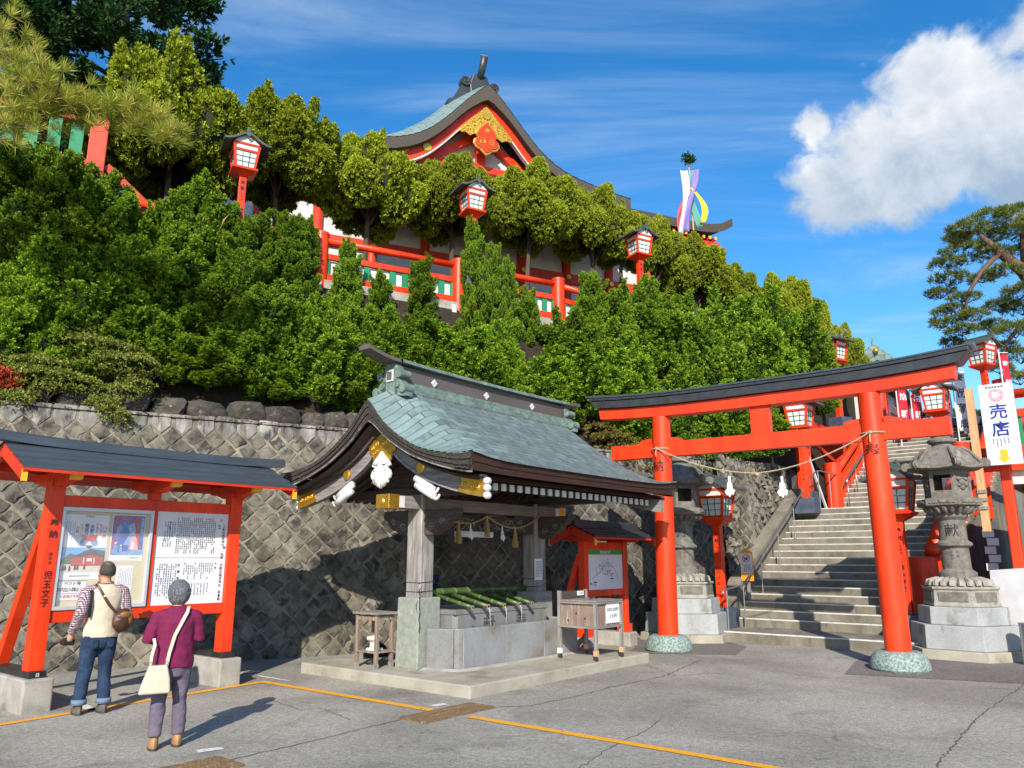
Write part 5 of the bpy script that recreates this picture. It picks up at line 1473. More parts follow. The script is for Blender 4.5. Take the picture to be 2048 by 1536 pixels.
mat('print_pink', (0.62, 0.22, 0.26), (0.75, 0.45, 0.45), rough=0.4, scale=22); mat('print_skin', (0.72, 0.55, 0.48), rough=0.5); mat('print_purple', (0.14, 0.03, 0.24), rough=.5)
p1 = sheet(.135, .66, 1.44, 2.215, -.0205, 'paper_white', 'festival_poster')
yy = -.0228
flat(p1, [[(.145, 1.53), (.65, 1.53), (.65, 1.82), (.145, 1.82)]], yy, 'print_sky'); flat(p1, [[(.145, 1.53), (.65, 1.53), (.65, 1.62), (.145, 1.62)]], yy-.0013, 'print_sand')
flat(p1, [[(.145, 1.66), (.24, 1.75), (.34, 1.72), (.40, 1.78), (.52, 1.80), (.65, 1.78), (.65, 1.62), (.145, 1.62)]], yy-.0013, 'print_hill')
flat(p1, [[(.26, 1.60), (.63, 1.60), (.63, 1.70), (.26, 1.70)], [(.38, 1.70), (.58, 1.70), (.48, 1.77)]], yy-.0026, 'print_red')
flat(p1, [[(.22, 1.70), (.30, 1.725), (.45, 1.79), (.48, 1.81), (.52, 1.79), (.64, 1.72), (.64, 1.705), (.48, 1.73), (.26, 1.695)]], yy-.0039, 'slate_metal')
flat(p1, [[(.40, 1.625), (.41, 1.625), (.41, 1.70), (.40, 1.70)], [(.52, 1.625), (.53, 1.625), (.53, 1.70), (.52, 1.70)], [(.44, 1.655), (.50, 1.655), (.50, 1.69), (.44, 1.69)]], yy-.0039, 'paper_white')
flat(p1, [[(x-.012, 1.545+dz), (x+.014, 1.545+dz), (x+.01, 1.60+dz), (x-.006, 1.605+dz)] for x, dz in ((.175, 0), (.20, .005), (.25, .0), (.31, .01), (.34, .012), (.42, .015))], yy-.0052, 'ink')
flat(p1, [[(.385, 1.83), (.445, 1.90), (.505, 1.83), (.56, 1.86), (.53, 1.92), (.36, 1.92), (.335, 1.86)]], yy, 'print_light_blue'); flat(p1, [[(.37, 1.90), (.52, 1.90), (.53, 1.97), (.36, 1.97)]], yy-.0013, 'print_red'); flat(p1, [[(.40, 1.845), (.445, 1.80), (.49, 1.845)]], yy-.0052, 'dark_green_paint')
letters(p1, column('太皷谷', .465, 2.075, .052, .05) + column('稲成神社', .40, 2.085, .052, .05), front_y(yy-.003), 'ink_blue', .02)
letters(p1, column('日本五大稲荷', .525, 2.10, .036, .037) + column('例大祭', .615, 2.06, .05, .05) + column('火祭', .295, 2.06, .045, .045), front_y(yy-.0004), 'ink_red', .012)
letters(p1, column('秋季大祭', .345, 2.09, .04, .04), front_y(yy-.0004), 'ink_yellow', .012)
flat(p1, [[(.375+.036*i, 2.185), (.405+.036*i, 2.185), (.405+.036*i, 2.21), (.375+.036*i, 2.21)] for i in (0, 2)], yy, 'ink_green'); flat(p1, [[(.411, 2.185), (.441, 2.185), (.441, 2.21), (.411, 2.21)]], yy, 'print_purple')
letters(p1, [('津', .39, 2.198, .026), ('和', .426, 2.198, .026), ('野', .462, 2.198, .026)], front_y(yy-.0016), 'paper_white', .01)
b_ = MB()
for i in range(5): dabs(b_, .165+.024*i, 2.12, 1.95-.03*(i % 2), .018, .011, yy)
dabs(b_, .565, 2.10, 1.95, .018, .012, yy); dabs(b_, .58, 2.1, 2.0, .018, .012, yy)
for i in range(12): b_.box(.26+.02*i, .274+.02*i, yy-.001, yy, 1.475, 1.487)
tag(b_.build('small_print', M['ink_grey'], p1), kind='stuff')
p2 = sheet(.705, 1.12, 1.66, 2.235, -.0205, 'paper_white', 'picture_poster')
flat(p2, [[(.713, 1.735), (1.112, 1.735), (1.112, 2.225), (.713, 2.225)]], yy, 'print_blue')
flat(p2, [[(.86, 1.86), (.93, 1.98), (.90, 2.10), (.98, 2.14), (1.02, 1.96), (.98, 1.84)], [(.76, 1.95), (.84, 2.06), (.80, 2.12), (.74, 2.04)]], yy-.0013, 'print_light_blue')
flat(p2, [[(.715, 1.74), (.74, 1.74), (.775, 2.225), (.755, 2.225)], [(1.03, 1.76), (1.075, 1.76), (1.02, 2.225), (.985, 2.225)], [(.72, 2.125), (1.06, 2.165), (1.06, 2.19), (.72, 2.15)], [(.72, 2.19), (1.08, 2.222), (.72, 2.222)]], yy-.0026, 'print_red')
flat(p2, [[(.715, 1.735), (1.112, 1.735), (1.112, 1.80), (1.0, 1.80), (.85, 1.77)]], yy-.0039, 'print_light_blue')
flat(p2, [[(.93, 1.80), (1.05, 1.79), (1.035, 1.92), (.985, 1.98), (.945, 1.93)]], yy-.0052, 'print_pink'); flat(p2, [[(.955, 1.80), (1.0, 1.80), (.99, 1.9), (.965, 1.9)]], yy-.0065, 'paper_white')
flat(p2, [[(.72, 1.75), (.80, 1.75), (.79, 1.84), (.745, 1.86)], [(.815, 1.76), (.85, 1.76), (.845, 1.83), (.82, 1.83)]], yy-.0052, 'print_light_blue')
for cx, cz, r_ in ((.765, 1.878, .016), (.832, 1.85, .012), (.975, 2.005, .018), (.93, 2.06, .012)):
    flat(p2, [[(cx+r_*math.cos(t), cz+r_*math.sin(t)) for t in [i*math.pi/4 for i in range(8)]]], yy-.0066, 'print_skin')
letters(p2, column('七五三詣', 1.085, 2.18, .055, .053, .8), front_y(yy-.0055), 'print_skin', .022)
b_ = MB(); dabs(b_, 1.0, 1.70, 1.69, .018, .012, yy); [b_.box(.95+.014*i, .96+.014*i, yy-.001, yy, 1.69, 1.70) for i in range(9)]
tag(b_.build('small_print', M['ink_grey'], p2), kind='stuff')
p3 = sheet(.815, 1.02, 1.28, 1.60, -.0205, 'paper_white', 'letter_sheet')
b_ = MB()
for i in range(8): dabs(b_, 1.0-.022*i, 1.57-.02*(i % 2), 1.34, .016, .008, yy)
tag(b_.build('small_print', M['ink_grey'], p3), kind='stuff')
p4 = sheet(.15, .47, 1.20, 1.43, -.0235, 'paper_white', 'pet_notice')
letters(p4, row('ペット等', .31, 1.395, .048) + row('境内立入禁止!!', .31, 1.325, .05, .042), front_y(-.0275), 'ink', .018)
letters(p4, row('※盲導犬を除く', .31, 1.245, .038, .038), front_y(-.0275), 'ink_red', .01)
flat(p4, [[(.15, 1.275), (.47, 1.275), (.47, 1.279), (.15, 1.279)], [(.15, 1.42), (.47, 1.42), (.47, 1.428), (.15, 1.428)]], -.0256, 'ink_grey')

# ================================================================ map board by the torii
mb_ = thing('map_board', 'small vermilion roofed board showing a white precinct map', 'map board', (2.2, 16.0, 0), ROT)
for x in (-1.33, .08):
    MB().box(x-.15, x+.15, -.2, .75, -.02, .26).build('concrete_base', M['concrete'], mb_, bevel=.02)
    MB().box(x-.10, x+.10, -.12, .12, .26, .42).build('foot', M['vermilion'], mb_, bevel=.01)
    MB().box(x-.07, x+.07, -.07, .07, .42, 2.02).build('post', M['vermilion'], mb_, bevel=.005)
    MB().beam((x, .62, .26), (x, .07, 1.75), .10, .12, up=(1, 0, 0)).build('back_brace', M['vermilion'], mb_)
MB().box(-1.259, .009, -.05, .05, .98, 1.095).build('bottom_rail', M['vermilion'], mb_)
MB().box(-1.259, .009, -.05, .05, 1.85, 1.99).build('top_rail', M['vermilion'], mb_)
MB().box(-1.259, .009, -.03, .03, 1.096, 1.849).build('map_panel', M['paper_white'], mb_)
MB().box(-1.258, .008, -.034, -.0305, 1.755, 1.848).build('header', M['ink_green'], mb_)
letters(mb_, row('境内案内図', -.62, 1.80, .07, .075), front_y(-.0365), 'paper_white', .012)
b_ = MB()
for i in range(46):
    t = rnd.uniform(0, 6.28); r_ = rnd.uniform(.1, 1); x = -.62+.42*r_*math.cos(t); z = 1.50+.16*r_*math.sin(t); h_ = rnd.uniform(.02, .06)
    b_.box(x-.006, x+.006, -.0325, -.031, z-h_, z+h_) if i % 2 else b_.box(x-.04, x+.04, -.0325, -.031, z-.006, z+.006)
for (xa, za, xb, zb_) in ((-1.1, 1.3, -.8, 1.42), (-.8, 1.42, -.6, 1.62), (-.6, 1.62, -.3, 1.5), (-.3, 1.5, -.15, 1.28), (-.75, 1.4, -.4, 1.35)):
    b_.beam((xa, -.0315, za), (xb, -.0315, zb_), .012, .003, up=(0, 1, 0))
mat('map_grey', (0.32, 0.32, 0.33), rough=.6)
tag(b_.build('map_drawing', M['map_grey'], mb_), kind='stuff')
flat(mb_, [[(-1.05, 1.225), (-.93, 1.225), (-.93, 1.245), (-1.05, 1.245)], [(-.45, 1.285), (-.33, 1.285), (-.33, 1.305), (-.45, 1.305)]], -.031, 'ink_blue', 'map_labels')
flat(mb_, [[(-1.17, 1.22), (-1.1, 1.18), (-1.08, 1.2), (-1.15, 1.24)], [(-.4, 1.33), (-.38, 1.33), (-.37, 1.40), (-.41, 1.40)], [(-1.03, 1.17), (-1.01, 1.17), (-1.01, 1.21), (-1.03, 1.21)], [(-.98, 1.17), (-.96, 1.17), (-.96, 1.21), (-.98, 1.21)]], -.031, 'ink_red', 'map_arrows')
b_ = MB(); dabs(b_, -.4, 1.25, 1.19, .03, .02, -.031); tag(b_.build('small_print', M['ink_grey'], mb_), kind='stuff')
gable_roof(mb_, -1.72, .55, 2.30, 2.08, -.52, .52, 0, 4, M['black_metal'], M['vermilion_old'], M['black_metal'], .02, up=.0)
for x in (-1.33, .08): MB().box(x-.04, x+.04, -.36, .36, 2.0, 2.07).build('roof_arm', M['vermilion'], mb_)
# ================================================================ foliage
rng = np.random.default_rng(11)
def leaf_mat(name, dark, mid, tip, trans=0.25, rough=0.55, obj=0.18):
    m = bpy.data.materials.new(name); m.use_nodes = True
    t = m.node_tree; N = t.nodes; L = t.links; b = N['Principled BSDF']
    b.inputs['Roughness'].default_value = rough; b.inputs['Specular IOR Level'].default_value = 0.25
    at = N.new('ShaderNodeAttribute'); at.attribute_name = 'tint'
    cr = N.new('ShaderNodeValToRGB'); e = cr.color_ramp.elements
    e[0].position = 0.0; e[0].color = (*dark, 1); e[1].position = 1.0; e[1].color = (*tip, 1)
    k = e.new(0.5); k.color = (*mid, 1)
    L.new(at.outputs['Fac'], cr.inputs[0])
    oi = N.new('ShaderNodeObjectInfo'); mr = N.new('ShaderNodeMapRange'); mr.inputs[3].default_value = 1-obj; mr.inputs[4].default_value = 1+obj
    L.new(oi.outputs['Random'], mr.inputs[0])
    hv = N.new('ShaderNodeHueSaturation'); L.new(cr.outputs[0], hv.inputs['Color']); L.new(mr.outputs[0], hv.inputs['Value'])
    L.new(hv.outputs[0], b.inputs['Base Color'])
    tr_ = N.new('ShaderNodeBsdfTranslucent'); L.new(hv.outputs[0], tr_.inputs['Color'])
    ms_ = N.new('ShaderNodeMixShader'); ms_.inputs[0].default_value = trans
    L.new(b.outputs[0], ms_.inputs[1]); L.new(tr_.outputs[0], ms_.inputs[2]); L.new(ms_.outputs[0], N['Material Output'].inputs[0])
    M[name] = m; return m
leaf_mat('juniper_leaf', (0.010, 0.034, 0.004), (0.050, 0.135, 0.007), (0.29, 0.43, 0.022))  # dark end paints shade between plumes; pale end is young growth
leaf_mat('topiary_leaf', (0.040, 0.070, 0.004), (0.155, 0.215, 0.009), (0.37, 0.42, 0.024))
leaf_mat('cypress_leaf', (0.012, 0.045, 0.010), (0.024, 0.075, 0.016), (0.06, 0.13, 0.02))
leaf_mat('azalea_leaf', (0.10, 0.135, 0.015), (0.22, 0.26, 0.04), (0.42, 0.42, 0.10))
leaf_mat('olive_leaf', (0.10, 0.10, 0.02), (0.20, 0.18, 0.04), (0.36, 0.26, 0.07))
leaf_mat('red_leaf', (0.30, 0.035, 0.015), (0.45, 0.07, 0.03), (0.55, 0.13, 0.05))
leaf_mat('yellow_leaf', (0.30, 0.20, 0.02), (0.50, 0.35, 0.03), (0.65, 0.5, 0.06))
leaf_mat('pine_leaf', (0.030, 0.060, 0.008), (0.10, 0.14, 0.018), (0.26, 0.25, 0.05), trans=.15)
leaf_mat('pine_leaf_near', (0.12, 0.16, 0.014), (0.30, 0.33, 0.04), (0.55, 0.46, 0.11), trans=.3)
leaf_mat('straw_leaf', (0.35, 0.28, 0.16), (0.5, 0.4, 0.24), (0.6, 0.5, 0.32))
mat('core_shade', (0.016, 0.020, 0.007), (0.030, 0.034, 0.012), rough=1.0, scale=12)  # shade inside the crowns put into the colour of their solid cores

def norm(a): return a/np.maximum(1e-9, np.linalg.norm(a, axis=-1, keepdims=True))
def kite_mesh(name, P, D, Ln, wid, tint, m, up_bias=0.3, fold=.18):
    n = len(P)
    rv = norm(rng.normal(size=(n, 3)) + np.array([0, 0, up_bias]))
    S_ = norm(np.cross(D, rv)); Nn = np.cross(S_, D)
    L3 = Ln[:, None]; Wv = (wid*Ln)[:, None]
    V = np.empty((n, 4, 3))
    V[:, 0] = P; V[:, 2] = P + D*L3
    V[:, 1] = P + D*L3*.5 + S_*Wv*.5 - Nn*Wv*fold
    V[:, 3] = P + D*L3*.5 - S_*Wv*.5 - Nn*Wv*fold
    me = bpy.data.meshes.new(name)
    me.vertices.add(n*4); me.vertices.foreach_set('co', V.reshape(-1).astype(np.float32))
    me.loops.add(n*4); me.loops.foreach_set('vertex_index', np.arange(n*4, dtype=np.int32))
    me.polygons.add(n); me.polygons.foreach_set('loop_start', np.arange(0, n*4, 4, dtype=np.int32)); me.polygons.foreach_set('loop_total', np.full(n, 4, dtype=np.int32))
    at = me.attributes.new('tint', 'FLOAT', 'FACE'); at.data.foreach_set('value', np.clip(tint, 0, 1).astype(np.float32))
    me.materials.append(m); me.update(); me.validate(); return me
def lobe_profile(t): return 1.45*(1-t)**.8*(t+.06)**.42
def sub_lobes(lobes, spacing, rad, ln, cull=.8, seed=0):
    """small plumes over the surface of the big ones"""
    out = []
    B = np.array([l[0] for l in lobes], float); Dr = norm(np.array([l[1] for l in lobes], float)); Le = np.array([l[2] for l in lobes]); Ra = np.array([l[3] for l in lobes])
    for i in range(len(lobes)):
        nt = max(5, int(2*math.pi*Ra[i]*Le[i]*.85/spacing**2))
        t = (np.arange(nt)+rng.uniform(.1, .9, nt))/nt; ph = np.arange(nt)*2.39996+rng.uniform(-.5, .5, nt)
        d = Dr[i]; u = norm(np.cross(d, [.31, .77, .2])); w = np.cross(d, u)
        rad_ = np.cos(ph)[:, None]*u + np.sin(ph)[:, None]*w
        p = B[i] + d*(Le[i]*t)[:, None] + rad_*(Ra[i]*lobe_profile(t)*rng.uniform(.82, 1.02, nt))[:, None]
        keep = np.ones(nt, bool)
        for j in range(len(lobes)):
            if j == i: continue
            q = p-B[j]; tj = (q@Dr[j])/Le[j]; rj = np.linalg.norm(q-np.outer(tj*Le[j], Dr[j]), axis=1)
            keep &= ~((tj > 0) & (tj < 1) & (rj < Ra[j]*lobe_profile(np.clip(tj, 0, 1))*cull))
        dd = norm(rad_*.72 + d*.62 + rng.normal(0, .2, p.shape) + np.array([0, 0, .12]))
        sz = np.minimum(1.0, .55+Ra[i]/.16*.5)
        for k in np.nonzero(keep)[0]:
            f = rng.uniform(.75, 1.25)*sz
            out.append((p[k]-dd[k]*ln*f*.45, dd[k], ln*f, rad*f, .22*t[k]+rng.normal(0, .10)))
    return out
def lobes_mesh(name, subs, m, tufts=9, per=6, slen=.022, spread=.8, wid=.5):
    n = len(subs)
    B = np.array([s_[0] for s_ in subs]); Dr = np.array([s_[1] for s_ in subs]); Le = np.array([s_[2] for s_ in subs]); Ra = np.array([s_[3] for s_ in subs]); Tn = np.array([s_[4] for s_ in subs])
    u = norm(np.cross(Dr, np.array([.31, .77, .2]))); w = np.cross(Dr, u)
    k = np.repeat(np.arange(n), tufts); nt = len(k)
    t = rng.uniform(.08, 1, nt)**.8; ph = rng.uniform(0, 2*math.pi, nt)
    rad = np.cos(ph)[:, None]*u[k] + np.sin(ph)[:, None]*w[k]
    p = B[k] + Dr[k]*(Le[k]*t)[:, None] + rad*(Ra[k]*lobe_profile(t)*rng.uniform(.8, 1.1, nt))[:, None]
    d = norm(rad*.6 + Dr[k]*.75 + rng.normal(0, .18, p.shape) + np.array([0, 0, .1]))
    tf = .24 + Tn[k] + .46*t + rng.normal(0, .08, nt)  # darker at the base for painted depth, paler at the tip
    P = np.repeat(p, per, 0); D0 = np.repeat(d, per, 0)
    D = norm(D0 + rng.normal(0, spread*.55, P.shape))
    Ls = slen*rng.uniform(.65, 1.35, len(P))
    P = P - D0*slen*.4 + rng.normal(0, slen*.22, P.shape)
    tint = np.repeat(tf, per) + rng.normal(0, .09, len(P))
    return kite_mesh(name, P, D, Ls, np.full(len(P), wid), tint, m)
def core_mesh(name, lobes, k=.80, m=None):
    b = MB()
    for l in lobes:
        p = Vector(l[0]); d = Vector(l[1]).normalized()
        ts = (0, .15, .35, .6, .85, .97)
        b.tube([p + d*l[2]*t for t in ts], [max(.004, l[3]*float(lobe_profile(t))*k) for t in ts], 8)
    return b.mesh(name, m or M['core_shade'], smooth=True)
def juniper_lobes(seed, Hh):
    """bushy crown of unit width and height Hh: leaning plumes, rounded clumps, a few slim tips"""
    r = random.Random(seed); L_ = []
    n = int(9+8*Hh); sw = r.uniform(-.55, .55)
    for i in range(n):
        f = (i+.5)/n; a = i*2.4 + r.uniform(-.5, .5); z = .02 + (Hh-.42)*f**.92 + r.uniform(-.06, .06); rr = .30*(1-.72*f**2.2)*r.uniform(.6, 1.12)
        out = Vector((math.cos(a), math.sin(a), 0))
        d = Vector((sw*r.uniform(.3, 1.3), r.uniform(-.15, .15), 1.0)) + out*r.uniform(.35, 1.25)*(1-.55*f)
        b = out*rr; b.z = max(.02, z)
        L_.append((tuple(b), tuple(d), r.uniform(.34, .56), r.uniform(.12, .185)))
    for i in range(int(4+3*Hh)):
        a = r.uniform(0, 6.28); rr = r.uniform(.05, .3); z = r.uniform(.5, 1.0)*(Hh-.4)
        L_.append(((rr*math.cos(a), rr*math.sin(a), z), (sw+math.cos(a)*.5, math.sin(a)*.4, 1.0), r.uniform(.40, .6), r.uniform(.055, .085)))
    for i in range(int(4+4*Hh)):
        a = i*2.1+r.uniform(-.3, .3); z = r.uniform(.05, .75)*Hh
        L_.append(((.16*math.cos(a), .16*math.sin(a), z), (math.cos(a), math.sin(a), r.uniform(.0, .55)), r.uniform(.30, .42), r.uniform(.12, .16)))
    zt = max(b[2]+Vector(d).normalized().z*l for b, d, l, _ in L_); f = Hh/zt
    return [((b[0], b[1], b[2]*f), d, l, ra) for b, d, l, ra in L_]
def topiary_lobes(seed, spikes=0, flat=.62):
    """clipped mushroom dome with a few shallow swellings"""
    r = random.Random(seed); L_ = []
    for i in range(15):
        u = (i+.5)/15; a = i*2.39996; el = math.asin(-.30+1.28*u if u < .99 else .95)
        out = Vector((math.cos(a)*math.cos(el), math.sin(a)*math.cos(el), math.sin(el)))
        b = Vector((out.x*.13, out.y*.13, .40+out.z*.12))
        L_.append((tuple(b), (out.x, out.y, out.z*.85+.22), r.uniform(.36, .42), r.uniform(.20, .25)))
    for i in range(spikes):
        a = r.uniform(0, 6.28); rr = r.uniform(0, .34)
        L_.append(((rr*math.cos(a), rr*math.sin(a), .60-.3*rr), (math.cos(a)*.12, math.sin(a)*.12, 1.0), r.uniform(.24, .42), r.uniform(.04, .055)))
    zt = max(b[2]+Vector(d).normalized().z*l for b, d, l, _ in L_); f = 1/zt
    return [((b[0]*f, b[1]*f, b[2]*f), d, l*f, ra*f) for b, d, l, ra in L_]
JUN = []; JH = [2.4, 1.9, 1.4, 2.2, 1.6, 3.1]
for i, hh_ in enumerate(JH):
    lb = juniper_lobes(100+i, hh_)
    JUN.append((lobes_mesh('crown', sub_lobes(lb, .075, .042, .15), M['juniper_leaf'], 12, 6, .032, .62, .40), core_mesh('dark_core', lb, .64)))
TOP = []
for i, sp in enumerate((13, 9, 3, 0, 1, 0)):
    lb = topiary_lobes(200+i, sp, .62 if i < 2 else .5)
    TOP.append((lobes_mesh('crown', sub_lobes(lb, .043, .030, .060, .9), M['topiary_leaf'], 10, 6, .019, .8, .45), core_mesh('dark_core', lb, .90)))
def trunk_mesh(seed, h=1.0, r0=.05, limbs=5, lean=.06, m='trunk_bark', z0=.3):
    r = random.Random(seed); b = MB()
    pts = [Vector((lean*math.sin(3*t+seed), lean*math.cos(2.3*t+seed)-lean, h*t)) for t in (0, .2, .4, .6, .8, 1.0)]
    b.tube(pts, [r0*1.25, r0, r0*.86, r0*.7, r0*.5, r0*.28], 8)
    for i in range(limbs):
        t = r.uniform(z0, .9); k = min(4, int(t*5)); p = pts[k].lerp(pts[k+1], t*5-k); a = i*2.4+r.uniform(-.4, .4)
        q = p + Vector((math.cos(a)*.2, math.sin(a)*.2, .10))*h*.9; q2 = q + Vector((math.cos(a)*.14, math.sin(a)*.14, .10))*h*.8
        b.tube([p, p.lerp(q, .5)+Vector((0, 0, -.01)), q, q2], [r0*.45, r0*.36, r0*.26, r0*.1], 6)
    return b.mesh('trunk', M[m], smooth=True)
def crown_w(me):
    a_ = np.empty(len(me.vertices)*3, np.float32); me.vertices.foreach_get('co', a_); a_ = a_.reshape(-1, 3)
    return float(np.percentile(np.hypot(a_[:, 0], a_[:, 1]), 93)*2)
JW = [crown_w(m_[0]) for m_ in JUN]; TWD = [crown_w(m_[0]) for m_ in TOP]
JTR = [trunk_mesh(i, .72, .035) for i in range(3)]
TTR = [trunk_mesh(10+i, 1.0, .055, 9, .05, z0=.55) for i in range(3)]
ORD = ['first', 'second', 'third', 'fourth', 'fifth', 'sixth', 'seventh', 'eighth', 'ninth', 'tenth', 'eleventh', 'twelfth', 'thirteenth', 'fourteenth', 'fifteenth', 'sixteenth', 'seventeenth', 'eighteenth', 'nineteenth', 'twentieth', 'twenty-first', 'twenty-second', 'twenty-third', 'twenty-fourth']
def ground_n(px, py, lo=.62, hi=3.2):
    best = None
    for i in range(60):
        n = lo + (hi-lo)*i/59
        s_, z = hill_point(px, py, n)
        e = z-hill_z(n)
        if e <= 0: return n
    return hi
def juniper(px, pt, pb, w, row, idx, n=None):
    n = ground_n(px, pb-4) if n is None else n
    s_, zb = hill_point(px, pb, n); _, zt = hill_point(px, pt, n)
    zb = min(zb, hill_z(n)+.15)
    h = zt-zb
    P = H(s_, n, zb); wm = w*(1.0 if row[0] == 'u' else 1.16)*P.length/1540.0
    t = thing('juniper_shrub', f'flame-shaped green juniper, {ORD[idx]} from the left in the {row}', 'juniper', P, rnd.uniform(0, 6.28), 'junipers covering the bank above the wall')
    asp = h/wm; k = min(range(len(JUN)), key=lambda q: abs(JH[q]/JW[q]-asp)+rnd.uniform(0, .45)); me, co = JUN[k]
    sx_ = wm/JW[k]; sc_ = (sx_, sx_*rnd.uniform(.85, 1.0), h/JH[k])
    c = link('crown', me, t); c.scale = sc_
    q = link('dark_core', co, c)
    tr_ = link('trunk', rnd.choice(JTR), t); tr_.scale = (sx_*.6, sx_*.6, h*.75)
    return t
rows_j = {
 'lowest row above the wall': [(28, 560, 790, 130), (125, 612, 805, 130), (228, 640, 770, 110), (327, 622, 758, 95), (420, 672, 778, 130), (500, 568, 740, 115), (545, 738, 808, 105), (636, 645, 825, 150), (716, 724, 842, 58), (800, 688, 850, 150), (880, 720, 850, 110), (950, 655, 850, 165), (1045, 715, 860, 130), (1175, 692, 870, 165), (1262, 700, 870, 130), (1330, 740, 900, 130), (1240, 800, 900, 120), (1415, 755, 910, 130), (1500, 765, 915, 130)],
 'middle row of the bank': [(70, 450, 690, 150), (200, 480, 680, 150), (262, 545, 690, 100), (345, 505, 640, 130), (412, 545, 650, 100), (466, 490, 640, 105), (565, 560, 690, 105), (650, 585, 690, 85), (708, 600, 740, 84), (768, 610, 750, 96), (840, 635, 740, 125), (905, 650, 750, 100), (1000, 630, 740, 90), (1140, 625, 760, 110), (1225, 640, 770, 100), (1320, 620, 790, 125), (1395, 610, 790, 130), (1460, 595, 770, 135), (1532, 592, 780, 135), (1600, 618, 775, 105)],
 'upper row below the red railing': [(20, 285, 560, 150), (95, 300, 560, 150), (165, 345, 560, 130), (215, 375, 560, 110), (285, 430, 560, 90), (330, 395, 560, 80), (388, 356, 570, 100), (442, 400, 560, 76), (506, 426, 590, 82), (566, 422, 600, 66), (606, 432, 600, 60), (690, 484, 690, 62), (758, 545, 690, 60), (835, 515, 690, 62), (944, 442, 700, 58), (985, 484, 700, 48), (1016, 512, 700, 46), (1060, 575, 700, 50), (1180, 545, 720, 74), (1245, 574, 740, 92), (1296, 558, 720, 84), (1352, 592, 740, 84)]}
for row_, lst in rows_j.items():
    for i, (px, pt, pb, w) in enumerate(sorted(lst)):
        nn = {'l': None, 'm': None, 'u': 2.35}[row_[0]]
        if row_[0] == 'm': nn = 1.75
        if row_[0] == 'l': nn = 1.3
        juniper(px, pt, pb, w, row_, i, nn)
# clipped trees on the terrace
tops = [(362, 92, 372, 215, 0), (566, 198, 392, 195, 1), (740, 256, 440, 165, 2), (904, 316, 470, 155, 3), (1056, 330, 485, 155, 5), (1176, 368, 510, 130, 4), (1240, 405, 520, 100, 2), (1300, 430, 540, 90, 3), (1382, 472, 600, 120, 5), (1462, 528, 640, 95, 3), (1560, 552, 720, 120, 4), (1612, 600, 740, 90, 5), (1672, 650, 760, 80, 3)]
for i, (px, pt, pb, w, k) in enumerate(tops):
    n = 4.0 if px < 1400 else 4.6
    if px > 1500: n = 3.6
    s_, zt = hill_point(px, pt, n); _, zb = hill_point(px, pb, n)
    P = H(s_, n, 7.85); wm = w*(Vector((P.x, P.y, zt)).length)/1540.0
    t = thing('clipped_tree', f'round clipped yellow-green conifer on the terrace, {ORD[i]} from the left', 'tree', P, rnd.uniform(0, 6.28), 'clipped conifers in front of the shrine')
    hcr = zt-zb
    c = link('crown', TOP[k][0], t, (0, 0, zb-7.85 - hcr*.38)); c.scale = (wm*1.16/TWD[k], wm*1.16/TWD[k], hcr*1.36)
    link('dark_core', TOP[k][1], c)
    tr_ = link('trunk', TTR[i % 3], t); tr_.scale = (1.5, 1.5, max(1.0, zt-7.85-hcr*.35))
# ---- small leaved shrubs
def rosette_mesh(name, pads, m, spacing, leaf, per=7):
    """pads: (centre, rx, ry, rz): leaf rosettes over the upper side of flattened pads"""
    PP, DD, TT = [], [], []
    for c, rx, ry, rz in pads:
        nt = int(math.pi*rx*ry*2.2/spacing**2)
        a = rng.uniform(0, 2*math.pi, nt); rr = np.sqrt(rng.uniform(0, 1, nt))
        zz = np.sqrt(1-rr**2*.9)*rng.choice([1, 1, 1, -.5], nt)
        p = np.stack([c[0]+rx*rr*np.cos(a), c[1]+ry*rr*np.sin(a), c[2]+rz*zz], 1) + rng.normal(0, leaf*.5, (nt, 3))
        PP.append(p); DD.append(norm(np.stack([np.cos(a)*rr*.6, np.sin(a)*rr*.6, np.ones(nt)*.8], 1)+rng.normal(0, .25, (nt, 3)))); TT.append(rng.normal(.5, .2, nt))
    p = np.concatenate(PP); d = np.concatenate(DD); tf = np.concatenate(TT)
    P = np.repeat(p, per, 0); D0 = np.repeat(d, per, 0); D = norm(D0*.6 + rng.normal(0, .75, P.shape))
    return kite_mesh(name, P, D, leaf*rng.uniform(.7, 1.3, len(P)), np.full(len(P), .42), np.repeat(tf, per)+rng.normal(0, .12, len(P)), m, .6)
def bush(name, label, cat, pads_px, n, m, spacing, leaf, stem_px):
    s0, z0 = hill_point(*stem_px, n); base = H(s0, n, hill_z(n))
    pads = []; b = MB()
    for px, py, wpx, hpx, dn in pads_px:
        s_, z = hill_point(px, py, n+dn); p = H(s_, n+dn, z)-base; k = H(s_, n+dn, z).length/1540
        pads.append((tuple(p), wpx*k*.5, wpx*k*.38, hpx*k*.5))
        mid = p*.5 + Vector((0, 0, .12)) + Vector((rnd.uniform(-.06, .06), rnd.uniform(-.06, .06), 0))
        b.tube([(0, 0, -.1), p*.22+Vector((0, 0, .08)), mid, p-Vector((0, 0, .03))], [.022, .018, .013, .006], 6)
        for _ in range(5):
            e = p + Vector((rnd.uniform(-1, 1)*wpx*k*.4, rnd.uniform(-1, 1)*wpx*k*.3, rnd.uniform(-.2, .5)*hpx*k*.5))
            b.tube([mid.lerp(p, .6), e], [.008, .003], 4)
    t = thing(name, label, cat, base)
    link('crown', rosette_mesh('crown', pads, m, spacing, leaf), t)
    b.build('branches', M['trunk_bark'], t, smooth=True)
    return t
